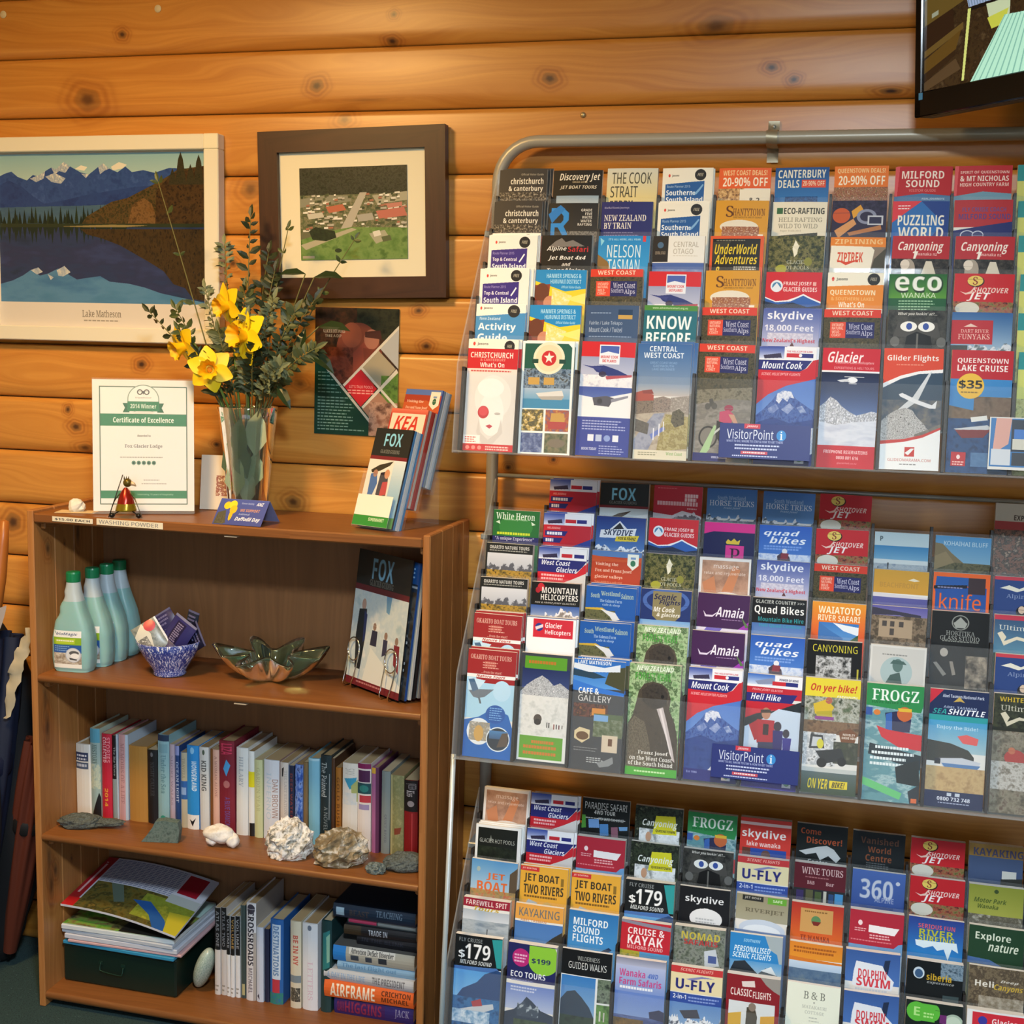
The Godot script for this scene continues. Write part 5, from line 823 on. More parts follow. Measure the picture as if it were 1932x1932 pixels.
# ---------------------------------------------------------------- brochure rack
const PITCH := 0.1077
const LEAN := -8.0
var TOPS := [[1.861, 0.0670, 0.115, -0.7075], [1.245, 0.0632, 0.098, -0.703], [0.5937, 0.0622, 0.148, -0.710]]      # top, drop, depth, left end

func row_frame(t: int, r: int) -> Transform3D:      # lower left of a row, y up along the leaning leaflets, z towards the room
	var b := Basis.from_euler(Vector3(LEAN * PI / 180.0, 0, 0))
	var top := Vector3(TOPS[t][3], TOPS[t][0] - TOPS[t][1] * r, TOPS[t][2] + 0.0415 * r)
	return Transform3D(b, top - b * Vector3(0, 0.21, 0))

func rack():
	var o := thing("brochure_rack", "tall grey tube rack with three tiers of clear leaflet pockets", "rack")
	mb(true)
	var pts := [Vector3(-0.738, 0.0, 0.045), Vector3(-0.738, 0.9, 0.045), Vector3(-0.738, 1.84, 0.045)]
	for k in range(0, 9):
		var a := PI / 2 * k / 8
		pts.append(Vector3(-0.738 + 0.082 * (1 - cos(a)), 1.848 + 0.082 * sin(a), 0.045))
	pts.append(Vector3(-0.3, 1.93, 0.045)); pts.append(Vector3(0.1, 1.93, 0.045))
	for k in range(0, 9):
		var a := PI / 2 * k / 8
		pts.append(Vector3(0.32 + 0.082 * sin(a), 1.93 - 0.082 * (1 - cos(a)), 0.045))
	pts.append(Vector3(0.402, 0.9, 0.045)); pts.append(Vector3(0.402, 0.0, 0.045))
	tube(pts, 0.0128, 14)
	build("tube_frame", M.tubepaint, o)
	for y in [1.242, 0.62, 0.12]:
		mb(true)
		tube([Vector3(-0.738, y, 0.045), Vector3(0.402, y, 0.045)], 0.0045, 8)
		build("cross_rail", M.steel, o)
	# clip that holds the tube to the wall
	mb(true)
	var clip_ := []
	for z in [-0.011, 0.011]:
		var ring := []
		for e in [[1.968, 0.004], [1.945, 0.005]]: ring.append(Vector3(-0.186 + z, e[0], e[1]))
		for k in 9:
			var a := PI * k / 8
			ring.append(Vector3(-0.186 + z, 1.93 + 0.0145 * cos(a), 0.045 + 0.0145 * sin(a)))
		for e in [[1.914, 0.005], [1.888, 0.004]]: ring.append(Vector3(-0.186 + z, e[0], e[1]))
		clip_.append(ring)
	grid(clip_)
	build("pipe_clip", mat("b0a890", 0.4, 0.6), o)
	mb(true)
	ball(Vector3(-0.186, 1.957, 0.0065), Vector3(0.004, 0.004, 0.003), 6, 10)
	build("screw", M.steel, o)
	# slim rod at the left, in front of the lower tiers
	mb(true)
	tube([Vector3(-0.722, 0.72, 0.338), Vector3(-0.722, 0.0, 0.405)], 0.0052, 8)
	build("support_rod", mat("c8d0d0", 0.3, 0.3), o)
	mb(true)
	tube([Vector3(0.386, 0.72, 0.338), Vector3(0.386, 0.0, 0.405)], 0.0052, 8)
	build("support_rod", mat("c8d0d0", 0.3, 0.3), o)
	# clear plastic: per row a lip, a floor and eleven dividers darkened as gap shade; per tier two end plates
	var w := PITCH * 10
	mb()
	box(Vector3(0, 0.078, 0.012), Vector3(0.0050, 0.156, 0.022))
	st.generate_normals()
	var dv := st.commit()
	dv.surface_set_material(0, mat("1e1814", 0.5))  # dark brown paints the shade between brochure columns onto the clear ribs
	mb()
	box(Vector3(w / 2 - 0.004, 0.0725, 0.034), Vector3(w + 0.014, 0.149, 0.0028))
	st.generate_normals()
	var lip := st.commit()
	lip.surface_set_material(0, M.clear)
	mb()
	box(Vector3(w / 2 - 0.004, -0.003, 0.017), Vector3(w + 0.014, 0.003, 0.036))
	st.generate_normals()
	var bed := st.commit()
	bed.surface_set_material(0, M.clear_edge)
	for t in 3:
		var n: int = TIERS[t].size()
		var f0 := row_frame(t, 0)
		var f1 := row_frame(t, n - 1)
		var a0: Vector3 = f0 * Vector3(0, 0.205, 0)
		var a1: Vector3 = f1 * Vector3(0, 0.16, 0.036)
		var a2: Vector3 = f1 * Vector3(0, -0.006, 0.036)
		var a3: Vector3 = f1 * Vector3(0, -0.006, -0.004)
		var a4: Vector3 = f0 * Vector3(0, -0.006, -0.004)
		mb()
		box(Vector3((-0.738 + 0.402) / 2, a4.y + 0.09, (0.045 + a4.z) / 2 + 0.004), Vector3(1.14, 0.012, a4.z - 0.045 - 0.006), 0.002)
		var tier := build("pocket_tier", M.steel, o)
		for s in 2:
			mb(false, Transform3D(Basis(Vector3(0, 0, -1), Vector3(0, 1, 0), Vector3(1, 0, 0)), Vector3(a0.x - 0.012 + s * (w + 0.016), 0, 0)))
			prism(PackedVector2Array([Vector2(-a0.z, a0.y), Vector2(-a1.z, a1.y), Vector2(-a2.z, a2.y), Vector2(-a3.z, a3.y), Vector2(-a4.z, a4.y)]), -0.0014, 0.0014)
			build("end_plate", M.clear_edge, tier)
		for r in n:
			var f := row_frame(t, r)
			inst(lip, "pocket_lip", tier, f)
			inst(bed, "pocket_floor", tier, f)
			for c in 11: inst(dv, "gap_shade_divider", tier, f * at(Vector3(PITCH * c - 0.0045, 0, 0)))

# ---------------------------------------------------------------- brochures
const CS := 2.2
var cells := {}                              # cover -> [material, uv rect, full]

func draw_covers():
	for full in [1, 0]:
		var hu := 212.0 if full else 80.0
		var cw := int(100 * CS)
		var chh := int(hu * CS)
		var keys := []
		for k in COVERS: if COVERS[k][1] == full: keys.append(k)
		var per := 2048 / (cw + 4)
		var rows_ := ceili(float(keys.size() + 1) / per)
		var im := Image.create_empty(2048, mini(2048, rows_ * (chh + 4)), false, Image.FORMAT_RGB8)
		im.fill(Color("e6e3dc"))
		var m: StandardMaterial3D
		cv = im
		for i in keys.size():
			cx = 2 + (i % per) * (cw + 4); cy = 2 + (i / per) * (chh + 4); cs = CS; cw_ = 100; ch_ = hu
			paint(COVERS[keys[i]][2])
		m = texmat(im, 0.5)
		m.metallic_specular = 0.35
		var e := keys.size()                     # an unpainted cell gives the paper white of the edges
		var wc := Vector2((2 + (e % per) * (cw + 4) + 40) / 2048.0, (2 + (e / per) * (chh + 4) + 40) / float(im.get_height()))
		for i in keys.size():
			cells[keys[i]] = [m, Rect2((2 + (i % per) * (cw + 4) + 1) / 2048.0, (2 + (i / per) * (chh + 4) + 1) / float(im.get_height()), (cw - 2) / 2048.0, (chh - 2) / float(im.get_height())), full, wc]

var leaf_mesh := {}

func leaflet(cover: String, w: float, h: float, t: float) -> Mesh:
	var key := "%s %.3f %.3f" % [cover, w, t]
	if leaf_mesh.has(key): return leaf_mesh[key]
	var c: Array = cells[cover]
	var r: Rect2 = c[1]
	var full: bool = c[2] == 1
	var e: Vector2 = c[3]
	mb()
	var band := 0.0 if full else h * (1.0 - 80.0 / 212.0)
	var b := 0.0008
	var n := 6
	for i in n:                                   # a cover bows a little
		var x0 := w * i / n
		var x1 := w * (i + 1) / n
		var z0 := t + 0.0018 * sin(PI * i / n)
		var z1 := t + 0.0018 * sin(PI * (i + 1) / n)
		var u0 := r.position.x + r.size.x * i / n
		var u1 := r.position.x + r.size.x * (i + 1) / n
		quad(Vector3(x0, h - b, z0), Vector3(x1, h - b, z1), Vector3(x1, band, z1), Vector3(x0, band, z0), Vector3(0, 0, 1), Vector2(u0, r.position.y), Vector2(u1, r.position.y), Vector2(u1, r.end.y), Vector2(u0, r.end.y))
		if not full: quad(Vector3(x0, band, z0), Vector3(x1, band, z1), Vector3(x1, 0, z1), Vector3(x0, 0, z0), Vector3(0, 0, 1), Vector2(u0, r.end.y), Vector2(u1, r.end.y), Vector2(u1, r.end.y), Vector2(u0, r.end.y))
		quad(Vector3(x0, h - b, z0), Vector3(x1, h - b, z1), Vector3(x1, h, 0), Vector3(x0, h, 0), Vector3(0, 1, 0), e, e, e, e)
	quad(Vector3(0, 0, 0), Vector3(0, h, 0), Vector3(0, h - b, t), Vector3(0, 0, t), Vector3(-1, 0, 0), e, e, e, e)
	quad(Vector3(w, 0, 0), Vector3(w, h, 0), Vector3(w, h - b, t), Vector3(w, 0, t), Vector3(1, 0, 0), e, e, e, e)
	quad(Vector3(0, 0, 0), Vector3(w, 0, 0), Vector3(w, h, 0), Vector3(0, h, 0), Vector3(0, 0, -1), e, e, e, e)
	quad(Vector3(0, 0, 0), Vector3(w, 0, 0), Vector3(w, 0, t), Vector3(0, 0, t), Vector3(0, -1, 0), e, e, e, e)
	st.generate_normals()
	var ms := st.commit()
	ms.surface_set_material(0, c[0])
	leaf_mesh[key] = ms
	return ms

const ORD := ["first", "second", "third", "fourth", "fifth", "sixth", "seventh", "eighth", "ninth", "tenth"]
# pockets whose rear copies show beside the front one: tier, row, column, copies
var THICK := [[0,0,0,2], [0,1,0,2], [0,2,0,2], [0,3,0,2], [0,4,0,1], [0,5,0,1], [0,5,1,1], [0,0,3,1], [0,1,3,1], [0,0,7,1], [0,5,3,2], [0,4,5,1], [0,5,5,1], [1,0,1,1], [1,1,1,1], [1,2,1,1], [1,3,2,2], [1,4,2,1], [1,4,0,2], [1,5,0,1], [1,5,2,2], [1,5,4,1], [1,4,1,1], [2,0,0,1], [2,1,0,2], [2,0,1,1], [2,1,1,1], [2,2,1,1]]

func brochures():
	draw_covers()
	var tn := ["top", "middle", "bottom"]
	for t in 3:
		for r in TIERS[t].size():
			var f := row_frame(t, r)
			for c in 10:
				var k: String = TIERS[t][r][c]
				if k == "": continue
				var copies := 0
				for q in THICK: if q[0] == t and q[1] == r and q[2] == c: copies = q[3]
				for i in copies + 1:
					var w: float = 0.0970 + 0.001 * ((c * 7 + r * 3) % 3)
					var h := 0.21
					var th: float = 0.004 if copies > 0 else 0.006 + 0.003 * ((c * 5 + r * 11 + t) % 4)
					var zz := 0.003 + 0.0055 * (copies - i)
					var dx := rng.randf_range(-0.0012, 0.0012) + i * 0.0035
					var dy := rng.randf_range(-0.0015, 0.0015) + i * 0.0022
					var o := inst(leaflet(k, w, h, th), "brochure", null, f * at(Vector3(c * PITCH + dx, dy, zz), Vector3(rng.randf_range(-0.5, 0.5), 0, rng.randf_range(-0.55, 0.55))))
					var where := "%s tier, %s row, %s from left" % [tn[t], ORD[r], ORD[c]]
					tag(o, ("%s, %s" % [COVERS[k][0], where]) if i == 0 else "spare copy showing behind brochure in %s%s" % [where, "" if copies < 2 else (", nearer copy" if i == 1 else ", farther copy")], "brochure", "brochures in the %s rack tier" % tn[t])
	# small signs fixed to the front lips
	for s in [[0, Vector3(0.5575, 0.038, 0.0375), "blue visitor point sign on the top tier lip"], [1, Vector3(0.563, 0.046, 0.0375), "blue visitor point sign on the middle tier lip"]]:
		canvas(512, 196, 170, 65, "1f2a72")
		paint([["R",46,0,30,9,"c83040"],["T","Jasons",50,1.5,22,6,"f4e0e0","i"],["T","VisitorPoint",14,11,88,18,"e8ecf6","s"],["E",116,20,9,10,"2f8ad0"],["T","i",113,12,6,16,"f4f8fc","F"],["T","WHAT TO DO, WHERE TO STAY & HOW TO GET THERE",14,31,106,5,"b8c0e0"],["L",30,39,84,2,"c8d0ec",6,3],["R",42,51,50,6,"c84a58"],["L",46,52.5,42,1,"f4dcdc",3,2.5],["L",26,59,90,1,"c8d0ec",4,2.5]])
		mb(false, row_frame(s[0], 5) * at(s[1]))
		card(0.157, 0.061, 0.0012)
		var o := build("sign_card", texmat(cv, 0.4, false))
		tag(o, s[2], "sign")
	canvas(256, 360, 70, 95, "d8d4cc")
	paint([["R",2,2,66,91,"2f6ea8"],["P",[10,2,34,2,30,50,6,70],"d09a8a"],["R",34,4,34,60,"1c2430"],["R",38,22,28,18,"3a70b8"],["R",36,40,30,20,"c8c4b4"],["R",4,60,30,30,"c8ccd0"],["R",36,66,32,24,"2a2c30"]])
	mb(false, row_frame(0, 5) * at(Vector3(0.9635, 0.052, 0.0375)))
	card(0.072, 0.088, 0.0012)
	tag(build("sign_card", texmat(cv, 0.4, false)), "white edged phone app card at the right end of the top tier", "sign")

# thin card centred at the origin, print on its +z face
func card(w: float, h: float, t: float, uv := Rect2(0, 0, 1, 1)):
	var a := Vector2(w / 2, h / 2)
	quad(Vector3(-a.x, a.y, t / 2), Vector3(a.x, a.y, t / 2), Vector3(a.x, -a.y, t / 2), Vector3(-a.x, -a.y, t / 2), Vector3(0, 0, 1), uv.position, Vector2(uv.end.x, uv.position.y), uv.end, Vector2(uv.position.x, uv.end.y))
	var e := uv.position + Vector2(0.004, 0.004)
	quad(Vector3(-a.x, a.y, -t / 2), Vector3(a.x, a.y, -t / 2), Vector3(a.x, -a.y, -t / 2), Vector3(-a.x, -a.y, -t / 2), Vector3(0, 0, -1), e, e, e, e)
	for s in [-1, 1]:
		quad(Vector3(s * a.x, a.y, -t / 2), Vector3(s * a.x, a.y, t / 2), Vector3(s * a.x, -a.y, t / 2), Vector3(s * a.x, -a.y, -t / 2), Vector3(s, 0, 0), e, e, e, e)
		quad(Vector3(-a.x, s * a.y, -t / 2), Vector3(-a.x, s * a.y, t / 2), Vector3(a.x, s * a.y, t / 2), Vector3(a.x, s * a.y, -t / 2), Vector3(0, s, 0), e, e, e, e)
# ---------------------------------------------------------------- bookcase
func bookcase():
	var o := thing("bookcase", "open stained pine bookcase with three shelves against the log wall", "bookcase")
	var zs := [0.004, 0.050, 0.123, 0.196, 0.273]
	for s in 2:
		var xc := -1.709 if s == 0 else -0.806
		for i in 4:
			mb()
			box(Vector3(xc, 0.5695, (zs[i] + zs[i + 1]) / 2), Vector3(0.016, 1.139, zs[i + 1] - zs[i] - 0.0006), 0.0022, 1, Vector2(0.37 * i + s * 1.7, 0.0))
			build("side_plank", M.left_side_lit if s == 0 and i >= 2 else M.side, o)
	mb()
	box(Vector3(-1.2575, 1.1225, 0.1385), Vector3(0.886, 0.021, 0.269), 0.003, 0, Vector2(0.1, 0.2))
	build("top_board", M.pine, o)
	for s in [[0.774, 0.017], [0.409, 0.016], [0.036, 0.018]]:
		mb(true)
		var h: float = s[1]
		var y: float = s[0] - h / 2
		var rows := []
		var sec := []
		sec.append(Vector2(0.006, h / 2))
		for k in 7:
			var a := PI / 2 - PI * k / 6
			sec.append(Vector2(0.266 + 0.006 * cos(a), y * 0 + (h / 2) * sin(a)))
		sec.append(Vector2(0.006, -h / 2))
		sec.append(Vector2(0.006, h / 2))
		var i := 0.0
		for p in sec:
			rows.append([Vector3(-1.7005, y + p.y, p.x), Vector3(-0.8145, y + p.y, p.x)])
		for k in rows.size() - 1:
			var u0: float = s[0] * 0.7
			var v0: float = k * 0.03 + (0.24 if k > 0 else 0.0)
			var v1: float = v0 + (0.26 if k == 0 else 0.006)
			quad(rows[k][0], rows[k][1], rows[k + 1][1], rows[k + 1][0], Vector3(0, sec[k].y + sec[k + 1].y, sec[k].x + sec[k + 1].x - 0.27), Vector2(u0, v0), Vector2(u0 + 0.886, v0), Vector2(u0 + 0.886, v1), Vector2(u0, v1))
		build("shelf", M.pine, o)
		if s[0] > 0.1:
			for e in [-1.694, -0.8215]:
				mb()
				box(Vector3(e, y - h / 2 - 0.008, 0.14), Vector3(0.013, 0.015, 0.22), 0.003)
				build("shelf_cleat", M.side, o)
	for e in [-1.694, -0.8215]:
		mb()
		box(Vector3(e, 1.103, 0.14), Vector3(0.013, 0.015, 0.22), 0.003)
		build("shelf_cleat", M.side, o)
	mb()
	box(Vector3(-1.2575, 0.57, 0.003), Vector3(0.886, 1.07, 0.005), 0, 1, Vector2(0.3, 0.1))
	build("back_panel", M.ply, o)
	mb()
	box(Vector3(-1.2575, 0.012, 0.20), Vector3(0.886, 0.022, 0.016), 0.002)
	build("plinth", M.pine, o)
	for s in [[0.7545, -1.215], [1.1095, -1.235]]:      # scraps of pale tape under the shelf fronts
		mb()
		box(Vector3(s[1], s[0], 0.262), Vector3(0.028, 0.002, 0.014))
		build("tape_scrap", mat("b8a890", 0.7), o)
	# price strips stuck to the top board's front edge
	for k in 2:
		canvas(512, 64, 120, 15, "e2dac4")
		if k == 0: paint([["T", "$15.00 EACH", 8, 4, 104, 8, "3c4248", "b"]])
		else: paint([["T", "WASHING POWDER", 4, 3, 108, 9, "6a7078", "s"]])
		var w := 0.098 if k == 0 else 0.157
		mb(false, at(Vector3(-1.603 if k == 0 else -1.466, 1.1235, 0.2742), Vector3(0, 0, -0.4)))
		card(w, 0.0105 if k == 0 else 0.0135, 0.001)
		tag(build("price_strip", texmat(cv, 0.6, false)), "short white price strip on the bookcase's top edge" if k == 0 else "long white washing powder strip on the bookcase's top edge", "label strip")

# ---------------------------------------------------------------- books
var spine_mat: StandardMaterial3D
var SPINES := []                              # [uv rect]
var LYING := [
	[-1.0425, 0.186, 0.034, 0.0750, 0.160, 1, "2c2468", "purple blue hardback with red lettering, lowest of the lying stack", [["R",3,4,18,60,"3a1c5c"],["T","HIGGINS",4,14,15,46,"8a2848","b",1],["T","CLARK",4,4,14,9,"8a2848","b",1],["T","JACK",6,76,12,18,"8a8aa8","F",1]]],
	[-1.0630, 0.208, 0.075, 0.1130, 0.166, 1, "e0662a", "orange hardback with large cream title in lying stack", [["T","AIRFRAME",3,7,18,50,"f2e6d0","b",1],["T","MICHAEL",4,64,7,30,"5a2c14","b",1],["T","CRICHTON",13,64,7,32,"5a2c14","b",1]]],
	[-1.0660, 0.211, 0.113, 0.1390, 0.168, 0, "b8bcc0", "grey white paperback above the orange one in stack", [["T","A DAY IN THE LIFE",6,4,12,42,"8aa4c4","b",1],["T","THE PRESIDENT",6,54,14,36,"6a6c70","b",1]]],
	[-1.0350, 0.180, 0.139, 0.1610, 0.160, 0, "8ab0cc", "light blue paperback in middle of lying stack", [["T","The last flight out",6,6,13,70,"5a88b0","F",1]]],
	[-1.0440, 0.189, 0.161, 0.1960, 0.164, 1, "b0ac9c", "blue and cream hardback with black serif title in stack", [["R",0,0,24,16,"2a80cc"],["R",14,20,10,56,"dcd8cc"],["T","Attention Deficit Disorder",14.5,22,8,52,"2c2c2c","F",1],["R",4,22,8,10,"3a4450"],["R",4,40,8,8,"3a4450"],["R",4,56,9,10,"2c343c"]]],
	[-0.9950, 0.140, 0.196, 0.2210, 0.150, 0, "15151c", "black paperback set back in lying stack", [["T","IN THE BLINK",10,8,8,70,"2c2c38","b",1]]],
	[-1.0220, 0.167, 0.221, 0.2430, 0.154, 0, "1c1c20", "black paperback with white title in lying stack", [["R",0,0,24,24,"3c3020"],["T","TRADE IN",4,34,14,26,"c0c4cc","b",1]]],
	[-1.0160, 0.161, 0.243, 0.2590, 0.152, 0, "3c4448", "thin pink and grey paperback in lying stack", [["R",6,2,14,40,"b03a5c"],["R",6,44,16,54,"7c8484"]]],
	[-1.0470, 0.192, 0.259, 0.2900, 0.160, 1, "14283c", "navy hardback with pale square, topmost of lying stack", [["R",4,4,14,10,"9ab4c4"],["T","TEACHING",10,52,10,32,"6a7c8c","F",1],["T","BEAST",6,20,10,24,"4a3c38","F",1]]],
]

func draw_spines():
	var im := Image.create_empty(2048, 560, false, Image.FORMAT_RGB8)
	im.fill(Color("d8d0bc"))
	cv = im
	var all := []
	for b in BOOKS: all.append([b[6], b[9]])
	for b in LYING: all.append([b[6], b[8]])
	for i in all.size():
		cx = 2 + (i % 30) * 68; cy = 2 + (i / 30) * 278; cs = 64 / 24.0; cw_ = 24; ch_ = 102
		pR(0, 0, 24, 102, all[i][0])
		cs = 64 / 24.0
		paint(all[i][1])
		SPINES.append(Rect2((cx + 1) / 2048.0, (cy + 1) / 560.0, 62 / 2048.0, 264 / 560.0))
	spine_mat = texmat(im, 0.45)

# book: origin at the lower left of the spine, thickness x, height y, pages towards -z
func book(t: Node3D, w: float, h: float, d: float, hard: bool, uv: Rect2, page := "b89c74"):
	var c := 0.002 if hard else 0.0007
	var lip := 0.003 if hard else 0.0
	mb()
	var e := uv.position + Vector2(0.0008, uv.size.y * 0.5)
	var f := uv.position + Vector2(uv.size.x * 0.9, uv.size.y * 0.5)
	var n := 5
	for i in n:                                      # rounded spine
		var a0 := float(i) / n
		var a1 := float(i + 1) / n
		var bow := minf(0.004, w * 0.16)
		var z0 := bow * sin(PI * a0)
		var z1 := bow * sin(PI * a1)
		quad(Vector3(w * a0, h, z0), Vector3(w * a1, h, z1), Vector3(w * a1, 0, z1), Vector3(w * a0, 0, z0), Vector3(0, 0, 1), uv.position + Vector2(uv.size.x * a0, 0), uv.position + Vector2(uv.size.x * a1, 0), uv.position + uv.size * Vector2(a1, 1), uv.position + uv.size * Vector2(a0, 1))
		quad(Vector3(w * a0, h, z0), Vector3(w * a1, h, z1), Vector3(w * a1, h, -c), Vector3(w * a0, h, -c), Vector3(0, 1, 0), e, e, e, e)
	for s in [[0.0, c, e], [w - c, w, f]]:
		var u: Vector2 = s[2]
		for q in [[Vector3(s[0], h, 0), Vector3(s[0], h, -d), Vector3(s[0], 0, -d), Vector3(s[0], 0, 0), Vector3(-1, 0, 0)], [Vector3(s[1], h, 0), Vector3(s[1], h, -d), Vector3(s[1], 0, -d), Vector3(s[1], 0, 0), Vector3(1, 0, 0)], [Vector3(s[0], h, 0), Vector3(s[1], h, 0), Vector3(s[1], h, -d), Vector3(s[0], h, -d), Vector3(0, 1, 0)], [Vector3(s[0], h, -d), Vector3(s[1], h, -d), Vector3(s[1], 0, -d), Vector3(s[0], 0, -d), Vector3(0, 0, -1)]]:
			quad(q[0], q[1], q[2], q[3], q[4], u, u, u, u)
	build("cover", spine_mat, t)
	mb()
	box(Vector3(w / 2, h / 2, -d / 2 - 0.001), Vector3(w - 2 * c - 0.0002, h - 2 * lip - 0.0008, d - 0.002 - lip))
	build("pages", mat(page, 0.85), t)

func books():
	draw_spines()
	var pages := ["b49a70", "a88c62", "c4b08c", "9c8058", "b8a47e"]
	for i in BOOKS.size():
		var b: Array = BOOKS[i]
		var x: float = maxf(b[0], -1.6995)
		var w: float = b[1] - (x - b[0])
		var d: float = (0.118 + 0.004 * (i % 3)) if b[2] > 0.2 else 0.145
		var t := thing("book", b[7], "book", b[8], at(Vector3(x + 0.0004, b[2], b[4] + 0.002 * sin(i * 1.7)), Vector3(0, 0, 0.35 * sin(i * 2.1))))
		if b[6] == "b0803c": book(t, w - 0.0008, b[3], d, false, SPINES[i], "a8865a")
		else: book(t, w - 0.0008, b[3], d, b[5] == 1, SPINES[i], pages[i % 5])
	for i in LYING.size():
		var b: Array = LYING[i]
		var t := thing("book", b[7], "book", "books lying in a stack on the bottom shelf", at(Vector3(b[0] + b[1], b[2] + 0.002, b[4]), Vector3(0, 1.2 * sin(i * 2.3), 90)))
		# turned on its side: its thickness points up, its head to the left
		book(t, b[3] - b[2] - 0.0004, b[1], 0.145 if b[5] else 0.135, b[5] == 1, SPINES[BOOKS.size() + i], pages[i % 5])
